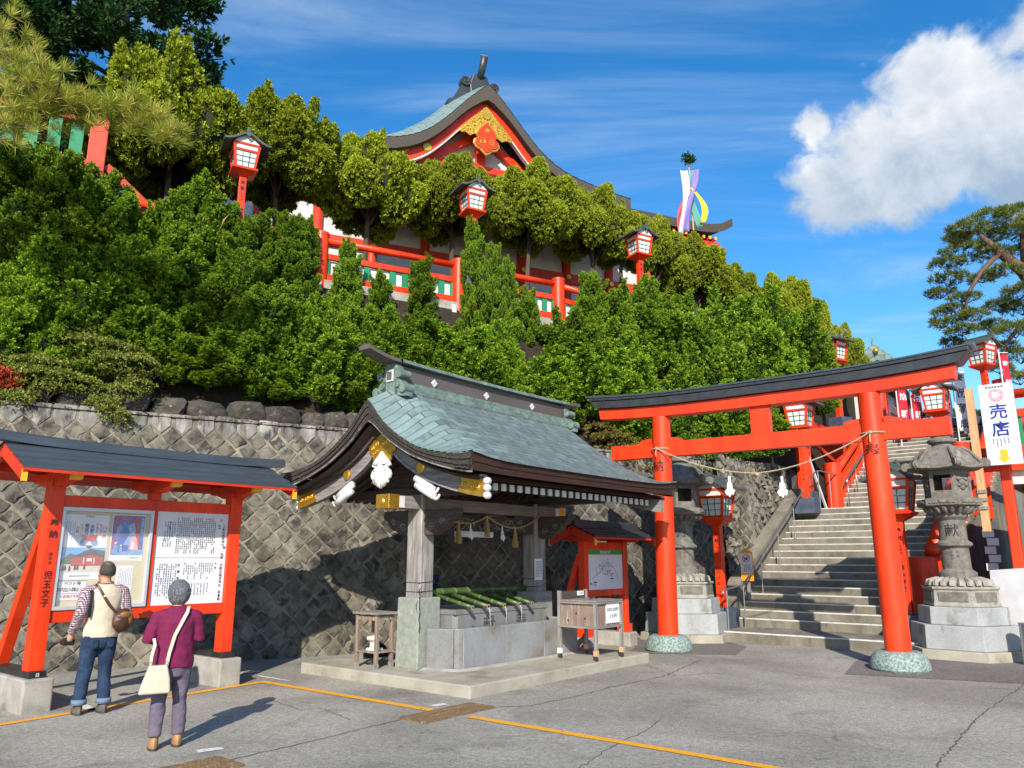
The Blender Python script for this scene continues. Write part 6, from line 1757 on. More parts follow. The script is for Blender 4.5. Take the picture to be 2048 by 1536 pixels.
bush('azalea_bush', 'pale yellow-green azalea hanging over the wall above the notice board', 'shrub',
     [(140, 672, 70, 30, .1), (165, 700, 110, 40, .0), (215, 712, 120, 45, .05), (240, 738, 130, 45, -.1), (190, 735, 90, 40, -.05), (262, 722, 70, 30, .0), (115, 690, 60, 26, .1), (270, 775, 70, 26, -.25), (235, 790, 80, 28, -.3), (205, 812, 60, 24, -.45), (222, 832, 50, 30, -.6), (240, 842, 40, 26, -.6)], .95, M['azalea_leaf'], .055, .05, (175, 790))
bush('azalea_bush', 'lower darker azalea beside the red-leaved twig at the left edge', 'shrub',
     [(70, 738, 110, 36, 0), (120, 745, 90, 40, .05), (90, 765, 120, 40, -.1), (140, 775, 100, 36, -.1), (40, 745, 60, 26, .0), (20, 805, 70, 26, -.3), (50, 795, 50, 20, -.2)], .85, M['azalea_leaf'], .055, .05, (90, 795))
bush('red_shrub', 'small red-leaved twig at the far left above the wall', 'shrub', [(8, 752, 30, 20, 0), (25, 768, 36, 20, 0), (5, 775, 30, 24, 0), (-25, 760, 50, 40, 0)], .7, M['red_leaf'], .06, .075, (5, 795))
bush('olive_shrub', 'brownish olive shrub between the pavilion roof and the torii', 'shrub', [(1200, 865, 60, 36, 0), (1225, 890, 80, 50, -.1), (1250, 905, 70, 50, 0), (1275, 930, 70, 50, -.1), (1300, 950, 60, 50, -.15), (1235, 935, 70, 50, -.2), (1335, 905, 60, 50, 0)], .75, M['olive_leaf'], .06, .055, (1260, 960))
bush('olive_shrub', 'green shrub hanging behind the left stone lantern', 'shrub', [(1380, 900, 110, 50, 0), (1440, 905, 100, 60, 0), (1400, 930, 80, 50, -.2), (1500, 900, 90, 50, 0)], .8, M['juniper_leaf'], .06, .055, (1420, 950))
yb = bush('yellow_shrub', 'bright yellow-leaved sprig beside the small lantern below the torii beam', 'shrub', [(1568, 858, 34, 24, 0), (1556, 872, 30, 20, 0), (1580, 874, 26, 20, 0)], 1.6, M['yellow_leaf'], .06, .09, (1565, 900))
# plume grass
pg = thing('plume_grass', 'dry plume grass stalks sticking out among the junipers', 'grass', H(*[hill_point(405, 470, 2.3)[0], 2.3, 7.3]))
b = MB()
for _ in range(16):
    a_ = rnd.uniform(0, 6.28); l = rnd.uniform(.6, 1.5); q = Vector((math.cos(a_)*.35, math.sin(a_)*.2, 1))*l
    b.tube([(0, 0, 0), q*.5+Vector((0, 0, .06)), q], [.006, .005, .002], 4)
    if l > 1.0: b.tube([q*.9, q*1.0, q*1.12+Vector((.05, 0, -.03))], [.004, .018, .002], 5)
b.build('stalks', M['straw'], pg)
# ---- big dark conifer at the upper left
def sprays(tips, n_along, m, name, slen, per):
    """drooping sprays: list of polylines with radius; tufts scattered about them"""
    PP, DD, TT = [], [], []
    for pts, rad in tips:
        pts = np.array(pts, float); seg = len(pts)-1
        t = rng.uniform(0.02, 1, n_along)*seg; k = np.minimum(t.astype(int), seg-1); f = (t-k)[:, None]
        c = pts[k]*(1-f)+pts[k+1]*f; ax = norm(pts[k+1]-pts[k])
        off = rng.normal(0, 1, c.shape)*np.array([1, 1, .5]); off = norm(off)*(rad*np.sqrt(rng.uniform(0.05, 1, len(c)))*(1-.55*t/seg))[:, None]
        PP.append(c+off); DD.append(norm(ax*.8+norm(off)*.5+rng.normal(0, .25, c.shape))); TT.append(rng.normal(.45, .2, len(c)))
    p = np.concatenate(PP); d = np.concatenate(DD); tf = np.concatenate(TT)
    P = np.repeat(p, per, 0); D = norm(np.repeat(d, per, 0)+rng.normal(0, .5, (len(p)*per, 3)))
    return kite_mesh(name, P, D, slen*rng.uniform(.6, 1.3, len(P)), np.full(len(P), .38), np.repeat(tf, per)+rng.normal(0, .12, len(P)), m)
def big_conifer(label, px, w, zb, zt, reach, nb, seed, m='cypress_leaf', low=.2):
    base = axis_point(px, 300, w); base.z = zb
    t = thing('dark_conifer', label, 'tree', base)
    r = random.Random(seed); h = zt-zb
    b = MB(); b.tube([(0, 0, 0), (.05, 0, h*.4), (0, .05, h*.75), (0, 0, h)], [.32, .24, .14, .04], 10)
    tips = []
    for i in range(nb):
        f = low+(1-low)*i/nb; a = i*2.4+r.uniform(-.3, .3); l = reach*(1-f**2.2*.8)*r.uniform(.75, 1.1)
        p0 = Vector((0, 0, h*f)); o = Vector((math.cos(a), math.sin(a), 0))
        pts = [p0, p0+o*l*.35+Vector((0, 0, .15*l)), p0+o*l*.7+Vector((0, 0, .12*l)), p0+o*l+Vector((0, 0, .16*l))]
        b.tube(pts, [.07, .05, .03, .012], 5)
        tips.append(([tuple(q) for q in pts[1:]], l*.20+.12))
        for q in range(4):
            s0 = pts[1].lerp(pts[3], r.uniform(.0, .8)); a2 = a+r.choice([-1, 1])*r.uniform(.5, 1.1); o2 = Vector((math.cos(a2), math.sin(a2), r.uniform(-.1, .35)))
            e = s0+o2*l*.38; b.tube([s0, e], [.025, .008], 4)
            tips.append(([tuple(s0), tuple(s0.lerp(e, .55)+Vector((0, 0, .05))), tuple(e)], l*.12+.10))
    link('crown', sprays(tips, 46, M[m], 'crown', .17, 7), t)
    b.build('trunk', M['trunk_bark'], t, smooth=True)
    return t
big_conifer('tall dark conifer rising at the top left behind the pine', 210, 19.5, 7.9, 19.5, 3.3, 40, 3, low=.30)
big_conifer('dark conifer in the top left corner behind the pine boughs', 20, 18.0, 7.9, 18.5, 2.9, 34, 5, low=.25)
# ---- pines
def needles_mesh(name, tufts, nl, per, m, wid=.05, cone=.75):
    p = np.array([t[0] for t in tufts], float); d = norm(np.array([t[1] for t in tufts], float))
    P = np.repeat(p, per, 0); D = norm(np.repeat(d, per, 0)*.75+rng.normal(0, cone*.62, (len(p)*per, 3)))
    tint = np.repeat(rng.normal(.5, .2, len(p)), per)+rng.normal(0, .12, len(P))
    return kite_mesh(name, P, D, nl*rng.uniform(.7, 1.1, len(P)), np.full(len(P), wid), tint, m, 0, 0)
# near pine, upper left: boughs reach in from a trunk outside the frame
P0 = H(-5.2, 1.6, 4.2)
np_ = thing('pine_tree', 'near pine whose long-needled boughs reach in from the left edge', 'pine', P0)
b = MB(); b.tube([(0, 0, -.3), (.1, .1, 2.5), (.0, .2, 5), (.15, .3, 7.5), (.1, .3, 9.5)], [.24, .2, .16, .11, .04], 10)
tufts = []
r = random.Random(4)
def bough(px_list, w, n_t, spreadr):
    pts = [axis_point(px, py, w_)-P0 for px, py, w_ in px_list]
    b.tube(pts, [.06-.05*i/(len(pts)-1) for i in range(len(pts))], 6)
    for i in range(n_t):
        t = r.uniform(.12, 1)*(len(pts)-1); k = min(int(t), len(pts)-2); c = pts[k].lerp(pts[k+1], t-k)
        off = Vector((r.gauss(0, 1), r.gauss(0, 1), r.gauss(0, .8)))*spreadr*(1-.45*t/(len(pts)-1))
        q = c+off
        if i % 3 == 0: b.tube([c, c.lerp(q, .5)+Vector((0, 0, -.02)), q], [.012, .009, .005], 4)
        d = off.normalized()*.55+Vector((.35, -.1, .75))
        tufts.append((tuple(q), tuple(d)))
bough([(-420, 330, 12.6), (-150, 200, 12.2), (0, 150, 12), (70, 170, 11.8), (140, 210, 11.8)], 12, 200, .34)
bough([(-420, 330, 12.6), (-100, 250, 12.4), (60, 220, 12.2), (170, 225, 12.1), (270, 235, 12.0), (350, 272, 12.0)], 12, 270, .24)
bough([(-420, 400, 12.6), (-100, 300, 12), (0, 245, 11.8), (60, 252, 11.7)], 12, 60, .2)
bough([(-400, 200, 12.6), (-150, 90, 12.5), (-40, 60, 12.4), (30, 95, 12.2)], 12, 150, .34)
link('crown', needles_mesh('crown', tufts, .22, 50, M['pine_leaf_near'], .042, .72), np_)
b.build('trunk', M['pine_bark'], np_, smooth=True)
# far pine at the right
P1 = axis_point(2150, 900, 27.0); P1.z = 0.0
fp = thing('pine_tree', 'tall spreading pine with cloud-like pads at the right edge', 'pine', P1)
b = MB()
def rel(px, py, w): return axis_point(px, py, w)-P1
b.tube([(0, 0, -1), rel(2160, 800, 27), rel(2110, 640, 27), rel(2050, 545, 27), rel(2000, 505, 26.8), rel(1960, 470, 26.6)], [.42, .36, .3, .24, .16, .06], 10)
b.tube([rel(2000, 505, 26.8), rel(1965, 540, 26.4), rel(1940, 580, 26.2), rel(1925, 640, 26)], [.10, .085, .06, .02], 6)
b.tube([rel(2050, 545, 27), rel(2045, 470, 27), rel(2080, 430, 27)], [.14, .09, .03], 6)
b.tube([rel(2110, 640, 27), rel(2050, 640, 26.6), rel(2010, 690, 26.4), rel(2000, 750, 26.3)], [.16, .1, .06, .02], 6)
tufts = []
pads_ = [(1985, 440, 95, 26), (2035, 430, 80, 24), (1935, 462, 70, 20), (1960, 480, 95, 22), (2020, 470, 90, 22), (1925, 505, 85, 20), (1895, 530, 60, 18), (1985, 510, 70, 16), (1900, 560, 65, 18), (1880, 590, 50, 16), (1930, 600, 55, 18), (1900, 625, 60, 18), (1945, 635, 60, 16), (1885, 650, 46, 14), (1925, 665, 60, 16), (1905, 690, 46, 14), (1940, 700, 50, 14), (2010, 545, 60, 14), (2035, 590, 60, 22), (2000, 615, 60, 20), (2045, 620, 70, 22), (1990, 655, 56, 18), (2030, 665, 80, 24), (2000, 700, 60, 20), (2040, 715, 80, 26), (2000, 740, 50, 16), (2040, 760, 60, 20), (2075, 500, 90, 30), (2090, 570, 90, 30), (2100, 650, 100, 40), (2080, 450, 90, 26), (1965, 560, 50, 12), (1915, 480, 50, 14)]
for px, py, wx, hy in pads_:
    w = 26.5+r.uniform(-1.1, 1.1); c = rel(px, py, w); k = w/1540
    for i in range(int(wx*1.5)):
        a_ = r.uniform(0, 6.28); rr = math.sqrt(r.random())
        q = c + Vector((math.cos(a_)*rr*wx*k*.55, math.sin(a_)*rr*wx*k*.5, (1-rr*rr)*hy*k*.5 + r.gauss(0, .05)))
        tufts.append((tuple(q), (math.cos(a_)*rr*.5, math.sin(a_)*rr*.5, 1)))
    for i in range(4):
        a_ = r.uniform(0, 6.28); q = c+Vector((math.cos(a_)*wx*k*.4, math.sin(a_)*wx*k*.3, hy*k*.1))
        b.tube([c-Vector((0, 0, hy*k*.5)), q], [.022, .008], 4)
link('crown', needles_mesh('crown', tufts, .20, 15, M['pine_leaf'], .10, .85), fp)
b.build('trunk', M['pine_bark'], fp, smooth=True)
# bare twiggy tree behind the clipped trees
bt_ = axis_point(1650, 700, 27); bt_.z = 7.5
t = thing('bare_tree', 'grey bare-twigged tree behind the last clipped conifers', 'tree', bt_)
b = MB()
for i in range(26):
    a_ = r.uniform(0, 6.28); p = Vector((0, 0, r.uniform(.3, 1.6))); q = p+Vector((math.cos(a_)*r.uniform(.3, 1.0), math.sin(a_)*.6, r.uniform(.4, 1.3)))
    b.tube([p, p.lerp(q, .5)+Vector((0, 0, .1)), q], [.02, .012, .004], 4)
    for _ in range(5):
        s0 = p.lerp(q, r.uniform(.4, 1)); b.tube([s0, s0+Vector((r.uniform(-.25, .25), r.uniform(-.2, .2), r.uniform(.1, .4)))], [.006, .002], 3)
b.tube([(0, 0, 0), (0, 0, 1.8)], [.08, .03], 6)
b.build('twigs', M['old_wood'], t)
# ================================================================ terrace railing
ra = thing('terrace_railing', 'long vermilion balustrade with green slats along the terrace edge', 'railing', H(0, 2.7, 7.85), ROTW)
MB().box(-.6, 15.6, -.16, .16, -.35, .08).build('kerb', M['concrete'], ra)
segs = [(.2, 4.65, 1.10, 1.10), (4.65, 8.2, 1.10, 1.12), (8.2, 11.2, 1.12, 1.15), (11.2, 14.0, 1.12, .90), (14.0, 17.2, .90, .62)]
for s0, s1, z0, z1 in segs:
    MB().tube([(s0, 0, z0), (s1, 0, z1)], .085, 12).build('top_rail', M['vermilion'], ra, smooth=True)
    MB().beam((s0, 0, z0-.40), (s1, 0, z1-.40), .10, .13).build('middle_rail', M['vermilion'], ra)
    MB().beam((s0, 0, z0-.96), (s1, 0, z1-.96), .14, .22).build('bottom_rail', M['vermilion'], ra)
    n = int((s1-s0)/.30)
    for i in range(n):
        t = (i+.5)/n; x = s0+(s1-s0)*t; z = z0+(z1-z0)*t
        MB().box(x-.075, x+.075, -.02, .02, z-.85, z-.465).build('slat', M['green_paint'], ra)
    MB().beam((s0, .05, (z0-.66)), (s1, .05, (z1-.66)), .02, .36).build('backing_board', M['white_paint'], ra)
for s_, z in ((.2, 1.10), (4.65, 1.10), (8.2, 1.12), (11.2, 1.15), (14.0, .9), (17.2, .62)):
    b = MB(); b.tube([(s_, 0, -.3), (s_, 0, z+.16)], .18, 16); b.tube([(s_, 0, z+.08), (s_, 0, z+.13)], .192, 16); b.tube([(s_, 0, z+.159), (s_, 0, z+.185)], [.185, .12], 16)
    b.build('post', M['vermilion'], ra, autosmooth=True)
for i in range(9):
    x = 1.2+1.7*i
    MB().box(x-.06, x+.06, -.2, -.161, -.9, -.0).build('support', M['plaster'], ra)
# balustrade of the upper flight at the far left
ub = thing('stair_balustrade', 'weathered red balustrade with tall green boards behind the near pine', 'railing', H(-.1, 3.0, 7.9), ROTW)
for s0, s1, zz in ((-4.4, -.1, 1.78),):
    MB().box(s0, s1, -.08, .08, zz-.15, zz+.12).build('bottom_rail', M['vermilion_faded'], ub)
    MB().box(s0, s1, -.07, .07, zz+.95, zz+1.05).build('top_rail', M['vermilion_faded'], ub)
    for i in range(11):
        x = s1-.30-.40*i
        MB().box(x-.12, x+.12, -.03, .03, zz+.121, zz+.949).build('slat', M['green_paint'], ub)
MB().box(-.17, .17, -.17, .17, .0, 2.95).build('post', M['vermilion_faded'], ub, bevel=.02)
MB().beam((.2, 0, 1.85), (1.35, 0, .9), .12, .16).build('sloping_rail', M['vermilion_old'], ub)
MB().beam((.2, 0, 1.05), (1.35, 0, .1), .12, .16).build('sloping_rail', M['vermilion_old'], ub)
for i in range(3):
    x = .45+.33*i; z = 1.05-(x-.2)*.83
    MB().beam((x, 0, z+.08), (x, 0, z+.82), .16, .04, up=(1, 0, 0)).build('slat', M['dark_green_paint'], ub)
for x in (-4.2, -2.2): MB().box(x-.12, x+.12, .1, .34, 0, 1.5).build('prop', M['vermilion_old'], ub)
# lanterns of the terrace
for px, py, n_, lab in ((488, 326, 2.5, 'vermilion lantern on the terrace furthest left, above the junipers'), (945, 410, 2.5, 'vermilion lantern on the terrace below the shrine gable'), (1278, 498, 2.5, 'vermilion lantern on the terrace left of the streamer pole')):
    s_, z = hill_point(px, py, n_)
    t = place_lantern(H(s_, n_, z-2.62*.88), ROTW+math.pi/2, lab, column('奉献', 0, 2.05, .10, .15), scale=.88)

# ================================================================ shrine hall
sh_ = thing('shrine_hall', 'red and white shrine hall with sweeping copper roof and gilded front gable', 'shrine', H(12.25, 9.6, 7.9), ROTW-R(5))
sh_.scale = (1.06, 1.0, 1.015)
GP = smooth_tab([(0, 11.05), (.45, 10.62), (.92, 10.08), (1.5, 9.38), (2.1, 8.76), (2.7, 8.34), (3.3, 8.08), (4.5, 7.82), (5.8, 7.66)])
VY = -.75; VM = 5.8
def hall_z(v, y):                      # the copper skin rolls down towards the verge
    r_ = max(0.0, min(1.0, (y-VY)/2.0)); r_ = 1-(1-r_)**2
    return interp(GP, v) + r_*interp([(0, .50), (1.2, 1.05), (2.4, 1.05), (3.6, .75), (5.8, .2)], v)
for sgn in (-1, 1):
    K = 18; VM = 4.0 if sgn < 0 else 5.8
    for k in range(K):
        v0, v1 = VM*k/K, VM*(k+1)/K
        b = MB()
        b.grid(lambda u, w: (sgn*(v0+(v1-v0)*w), VY+(6.5)*u**1.6, hall_z(v0+(v1-v0)*w, VY+6.5*u**1.6)+.02*w), 8, 1)
        b.grid(lambda u, w: (sgn*v1, VY+(6.5)*u**1.6, hall_z(v1, VY+6.5*u**1.6)+.02-.04*w), 8, 1)
        b.build('roof_course', M['copper_green_lit' if sgn < 0 else 'copper_roof'], sh_, smooth=False)  # left slope coloured as if in light, right slope duller
    def edge(nm, m, t0, t1, y0, y1, vmax=9, n_=28):
        vmax = min(vmax, VM)
        top = []; bot = []
        for i in range(n_+1):
            v = vmax*i/n_
            top.append((sgn*v, interp(GP, v)-t0)); bot.append((sgn*v, interp(GP, v)-t1-(.22*max(0, 1-v/1.2)**2)))
        MB().prism(top+bot[::-1], 'y', y0, y1).build(nm, m, sh_)
    edge('verge_bark', M['shrine_bark'], .004, .42, VY+.02, VY+.42)
    edge('roof_underlay', M['dark_wood'], .05, .40, VY+.421, 5.6)
    edge('bargeboard', M['vermilion'], .425, .86, VY+.30, VY+.46, 5.2)
    edge('barge_trim', M['white_paint'], .86, .92, VY+.27, VY+.45, 5.0)
MB().prism([(-4.4, 6.8), (4.4, 6.8), (3.2, 7.3), (2.1, 7.9), (1.3, 8.8), (0, 10.2), (-1.3, 8.8), (-2.1, 7.9), (-3.2, 7.3)], 'y', .25, .35).build('gable_wall', M['plaster'], sh_)
MB().box(-3.0, 3.0, .05, .25, 6.85, 7.12).build('gable_beam', M['vermilion'], sh_)
MB().box(-2.3, 2.3, -.02, .23, 7.85, 8.1).build('gable_beam', M['vermilion'], sh_)
for sgn in (-1, 1):
    MB().beam((sgn*.15, .1, 9.3), (sgn*1.9, .1, 8.05), .2, .26).build('gable_strut', M['vermilion'], sh_)
MB().box(-.16, .16, .0, .24, 8.11, 9.4).build('gable_post', M['vermilion'], sh_)
for i in range(-8, 9):
    MB().tube([(i*.19, .12, 6.6), (i*.19, .12, 7.16)], .055, 8).build('window_bar', M['green_paint'], sh_)
MB().box(-1.8, 1.8, .22, .28, 6.5, 7.17).build('window_void', M['dark_void'], sh_)
# gilding
ap = [(0, 10.28), (.35, 9.88), (1.0, 9.16), (.95, 9.0), (.78, 9.04), (.6, 8.94), (.42, 9.06), (0, 9.55)]
yg = VY+.29
o = MB().prism([(a, c) for a, c in ap]+[(-a, c) for a, c in ap[1:-1]][::-1], 'y', yg-.06, yg).build('apex_plate', M['gold'], sh_, bevel=.01)
MB().tube([(0, yg-.06, 9.85), (0, yg-.1, 9.85)], [.17, .14], 18).build('boss', M['gold_plain'], o)
rl = MB()
for q in (-1, 1):
    for a, c, r0 in ((.22, 9.62, .12), (.45, 9.42, .12), (.68, 9.22, .11), (.84, 9.10, .06)):
        rl.tube([(q*(a+(r0*(1-t/14))*math.cos(t*.6)), yg-.065, c+(r0*(1-t/14))*math.sin(t*.6)) for t in range(12)], .02, 5)
tag(rl.build('scroll_relief', M['gold_plain'], o), kind='stuff')
def pend(sc_, y0, y1, m, nm, par):
    hp = [(0, 9.20), (.28, 8.88), (.42, 8.62), (.30, 8.52), (.44, 8.42), (.48, 8.25), (.38, 8.12), (.22, 8.06), (.10, 7.94), (0, 7.86)]
    c0 = 8.5; up_ = .42
    return MB().prism([(a*sc_, up_+c0+(c-c0)*sc_) for a, c in hp]+[(-a*sc_, up_+c0+(c-c0)*sc_) for a, c in hp[1:-1]][::-1], 'y', y0, y1).build(nm, m, par, bevel=.015)
pd = pend(1.06, yg-.10, yg-.02, M['gold_plain'], 'pendant_rim', sh_)
pend(.92, yg-.14, yg-.10, M['vermilion'], 'pendant', pd)
rl = MB()
for q in (-1, 1): rl.tube([(q*(.18+(.13*(1-t/16))*math.cos(t*.6+1)), yg-.145, 8.75+(.13*(1-t/16))*math.sin(t*.6+1)) for t in range(13)], .022, 5)
rl.lathe([(.11, yg-.14), (.09, yg-.18)], 6, (0, 0)); rl.v[-12:] = [(x, z, 9.2+y) for x, y, z in rl.v[-12:]]
tag(rl.build('pendant_scrolls', M['gold_plain'], pd), kind='stuff')
for q in (-1, 1):
    MB().tube([(q*2.15, yg, interp(GP, 2.15)-.62), (q*2.15, yg-.05, interp(GP, 2.15)-.62)], [.17, .15], 18).build('gold_disc', M['gold_plain'], sh_)
    MB().prism([(q*2.75, interp(GP, 2.75)-.42), (q*3.5, interp(GP, 3.5)-.42), (q*3.5, interp(GP, 3.5)-.79), (q*2.75, interp(GP, 2.75)-.79), (q*2.95, interp(GP, 2.95)-.6)], 'y', yg-.03, yg).build('barge_plate', M['gold'], sh_)
# ridge and its ornaments
RY = VY+.9
MB().box(-.26, .26, RY+.3, 5.6, 11.0, 11.72).build('ridge_box', M['black_metal'], sh_, bevel=.03)
orn = MB().prism([(-.34, 10.9), (.34, 10.9), (.40, 11.5), (.28, 12.0), (-.28, 12.0), (-.40, 11.5)], 'y', RY, RY+.32).build('ridge_end_ornament', M['black_metal'], sh_, bevel=.03)
for q in (-1, 1):
    b = MB()
    b.prism([(q*.34, 11.0), (q*.34, 11.72), (q*.55, 11.72), (q*.78, 11.3), (q*1.0, 10.85), (q*1.22, 10.55), (q*1.12, 10.36), (q*.86, 10.5), (q*.6, 10.8)], 'y', RY+.05, RY+.27)
    b.tube([(q*.56, RY-.02, 11.6), (q*.56, RY+.33, 11.6)], .19, 16); b.tube([(q*1.12, RY, 10.56), (q*1.12, RY+.3, 10.56)], .15, 14)
    b.tube([(q*(.56+.14*(1-t/14)*math.cos(t*.7)), RY-.03, 11.6+.14*(1-t/14)*math.sin(t*.7)) for t in range(13)], .02, 5)
    b.build('scroll_fin', M['black_metal'], orn, autosmooth=True)
tb_ = MB().tube([(0, RY+.3, 11.7), (0, RY-.1, 12.05), (0, RY-.42, 12.55)], [.13, .135, .14], 14).build('ridge_horn', M['black_metal'], sh_, smooth=True)
MB().tube([(0, RY-.42, 12.55), (0, RY-.435, 12.575)], .138, 16).build('horn_end', M['gold_plain'], tb_)
MB().tube([(0, RY-.0, 11.25), (0, RY-.06, 11.25)], .17, 16).build('ridge_boss', M['gold_plain'], sh_)
# lower skirt roof and wings
def eave_roof(x0, x1, y0, y1, z0, z1, lift, nm, m=None, th=.34):
    b = MB(); n_ = 24
    def zf(u, w):
        zz = z1+(z0-z1)*(w**.8)
        return zz + lift*abs(2*u-1)**6*w
    b.grid(lambda u, w: (x0+(x1-x0)*u, y1+(y0-y1)*w, zf(u, w)), n_, 8)
    o_ = b.build(nm, m or M['shrine_bark'], sh_, smooth=True)
    b = MB(); b.grid(lambda u, w: (x0+(x1-x0)*u, y0+.001+.05*w, zf(u, 1)-th*w), n_, 1); b.grid(lambda u, w: (x0+(x1-x0)*u, y0+.05+(y1-y0-.05)*w, zf(u, 1)-th+(z1-z0)*.9*w), n_, 2)
    for q in (0, 1): b.grid(lambda u, w: (x0+(x1-x0)*q, y0+(y1-y0)*u, zf(q, 1-u)*(1-w)+(zf(q, 1-u)-th)*w), 6, 1)
    b.build('eave_edge', M['shrine_bark'], sh_)
    return o_
eave_roof(-4.6, 5.4, -2.0, .3, 5.5, 6.6, .2, 'skirt_roof')
eave_roof(3.0, 10.2, -1.2, 5.0, 7.0, 8.4, .5, 'wing_roof')
for i in range(22):
    x = 3.6+.28*i
    r_ = MB().box(x-.05, x+.05, -1.0, 1.4, 6.5, 6.62).build('rafter', M['vermilion'], sh_)
    MB().box(x-.052, x+.052, -1.012, -1.0005, 6.498, 6.622).build('rafter_end', M['yellow_paint'], r_)
MB().box(7.8, 9.75, -.9, -.55, 6.15, 6.45).build('eave_beam', M['vermilion'], sh_, bevel=.02)
MB().box(9.75, 9.78, -.9, -.55, 6.15, 6.45).build('eave_beam_end', M['gold_plain'], sh_)
# body: columns, plaster panels and beams
MB().box(-11, 11.2, .9, 1.0, .2, 7.1).build('wall_panel', M['plaster'], sh_)
for z0, z1 in ((.2, .55), (1.5, 1.75), (3.05, 3.45), (4.35, 4.75), (5.9, 6.3), (6.7, 7.1)):
    MB().box(-11.1, 11.3, .78, .899, z0, z1).build('beam', M['vermilion_old'], sh_)
for i in range(13):
    x = -11+1.85*i
    c_ = MB().tube([(x, .84, 0), (x, .84, 7.1)], .17, 12).build('column', M['vermilion_old'], sh_, smooth=True)
    for z in (3.25, 4.55):
        MB().tube([(x, .66, z), (x, .62, z)], .10, 6).build('nail_cover', M['gold_plain'], c_)
for i in range(12):
    x = -11+1.85*(i+.5)
    if i % 3 != 1:
        w_ = MB().box(x-.6, x+.6, .86, .895, 1.76, 3.04).build('window', M['raw_wood'], sh_)
        for q in (-.3, .3): MB().box(x+q-.25, x+q+.25, .845, .859, 1.85, 2.95).build('pane', M['lantern_glass'], w_)
tag(MB().box(-12.5, 12.5, -2, 10, -.15, .18).build('podium', M['concrete'], sh_))
MB().box(-11, 11.2, 1.01, 9, .2, 7.3).build('hall_body', M['dark_interior'], sh_)
# small far roof end behind the streamer
fr = thing('side_roof', 'small dark roof corner showing right of the shrine below the eaves', 'roof', axis_point(1415, 500, 31))
MB().prism([(-1.2, -.25), (.25, -.1), (.42, .12), (.1, .02), (-1.2, .12)], 'y', -.2, 3).build('roof', M['black_metal'], fr)
MB().box(-1.2, .0, 0, 2.5, -3, -.2).build('wall', M['plaster'], fr)
# streamer pole
sp_b = axis_point(1390, 480, 28.0); top = axis_point(1378, 335, 28.0)
sp_ = thing('streamer_pole', 'bamboo pole with five-coloured cloth streamers and a leafy sprig on top', 'streamers', (sp_b.x, sp_b.y, 7.9))
tz = top-Vector((sp_b.x, sp_b.y, 7.9))
MB().tube([(0, 0, 0), tuple(tz*.6+Vector((.02, 0, 0))), tuple(tz)], [.035, .03, .02], 8).build('pole', M['raw_wood'], sp_, smooth=True)
def cloth_mat(n, c): 
    mat(n, c, tuple(q*.8 for q in c), rough=.75, scale=3)
    return M[n]
cl = [('white_cloth', (.66, .66, .72), -.20, -.34, -.03), ('purple_cloth', (.24, .19, .50), .10, -.14, -.08), ('red_cloth', (.55, .10, .12), -.16, -.40, .06), ('green_cloth', (.10, .34, .24), .16, .12, .03), ('yellow_cloth', (.80, .55, .03), .12, .52, -.08)]
hgt = 2.5
for i, (n_, c, xt, xb, dy) in enumerate(cl):
    z0 = tz.z-.12; z1 = z0-hgt+.1*i
    if n_ == 'yellow_cloth': z0 -= .75; z1 = tz.z-2.2
    if n_ == 'red_cloth': z0 -= .9
    b = MB()
    def cf(u, w, xt=xt, xb=xb, dy=dy, z0=z0, z1=z1, i=i):
        x = tz.x*(1) + xt+(xb-xt)*u + .10*math.sin(u*4.2+i*1.1)*(1 if i < 3 else 1.6) + (w-.5)*(.26-.06*u)
        if n_ == 'yellow_cloth': x = tz.x + .05 + .42*math.sin(min(1, u*1.25)*math.pi*.62) - .25*max(0, u-.75) + (w-.5)*.20
        y = tz.y + dy + .06*math.sin(u*5+w*3+i)
        return (x, y, z0+(z1-z0)*u)
    b.grid(cf, 16, 4)
    o = b.build('streamer', cloth_mat(n_, c), sp_, smooth=True)
    md = o.modifiers.new('thick', 'SOLIDIFY'); md.thickness = .004
b = MB(); b.tube([tuple(tz), tuple(tz+Vector((-.02, 0, .32)))], [.018, .006], 5)
pads = [((tz.x+rnd.uniform(-.12, .14), tz.y+rnd.uniform(-.1, .1), tz.z+.22+rnd.uniform(-.08, .22)), .10, .08, .10) for _ in range(7)]
link('sprig', rosette_mesh('sprig', pads, M['cypress_leaf'], .05, .085, 6), sp_)
b.build('sprig_stem', M['trunk_bark'], sp_)

# ================================================================ beside the stairs
def red_cylinder(par, x, y, z0, h, r, nm='newel_post', m='vermilion'):
    b = MB(); b.tube([(x, y, z0), (x, y, z0+h)], r, 22); b.tube([(x, y, z0+h*.13), (x, y, z0+h*.15)], r*1.04, 22); b.tube([(x, y, z0+h-.05), (x, y, z0+h-.012)], r*1.05, 22); b.tube([(x, y, z0+h), (x, y, z0+h+.02)], [r*.98, r*.8], 22)
    return b.build(nm, M[m], par, autosmooth=True)
lb = thing('stair_balustrade', 'vermilion balustrade with round newel post left of the upper stairs', 'railing', S(0, .62), ROT)
def slz(x): return last_z + (x-17.0)*.164/.335
red_cylinder(lb, 17.05, 0, last_z-.05, 1.55, .25)
MB().tube([(17.1, 0, slz(17.1)+1.05), (23.6, 0, slz(23.6)+1.15)], .10, 12).build('top_rail', M['vermilion'], lb, smooth=True)
MB().beam((17.2, 0, slz(17.2)+.62), (23.6, 0, slz(23.6)+.66), .12, .22).build('side_board', M['vermilion'], lb)
MB().beam((17.2, 0, slz(17.2)+.18), (23.6, 0, slz(23.6)+.2), .12, .26).build('side_board', M['vermilion'], lb)
for i in range(14):
    x = 17.6+.42*i
    MB().box(x-.09, x+.09, -.02, .02, slz(x)+.30, slz(x)+.52).build('slat', M['green_paint'], lb)
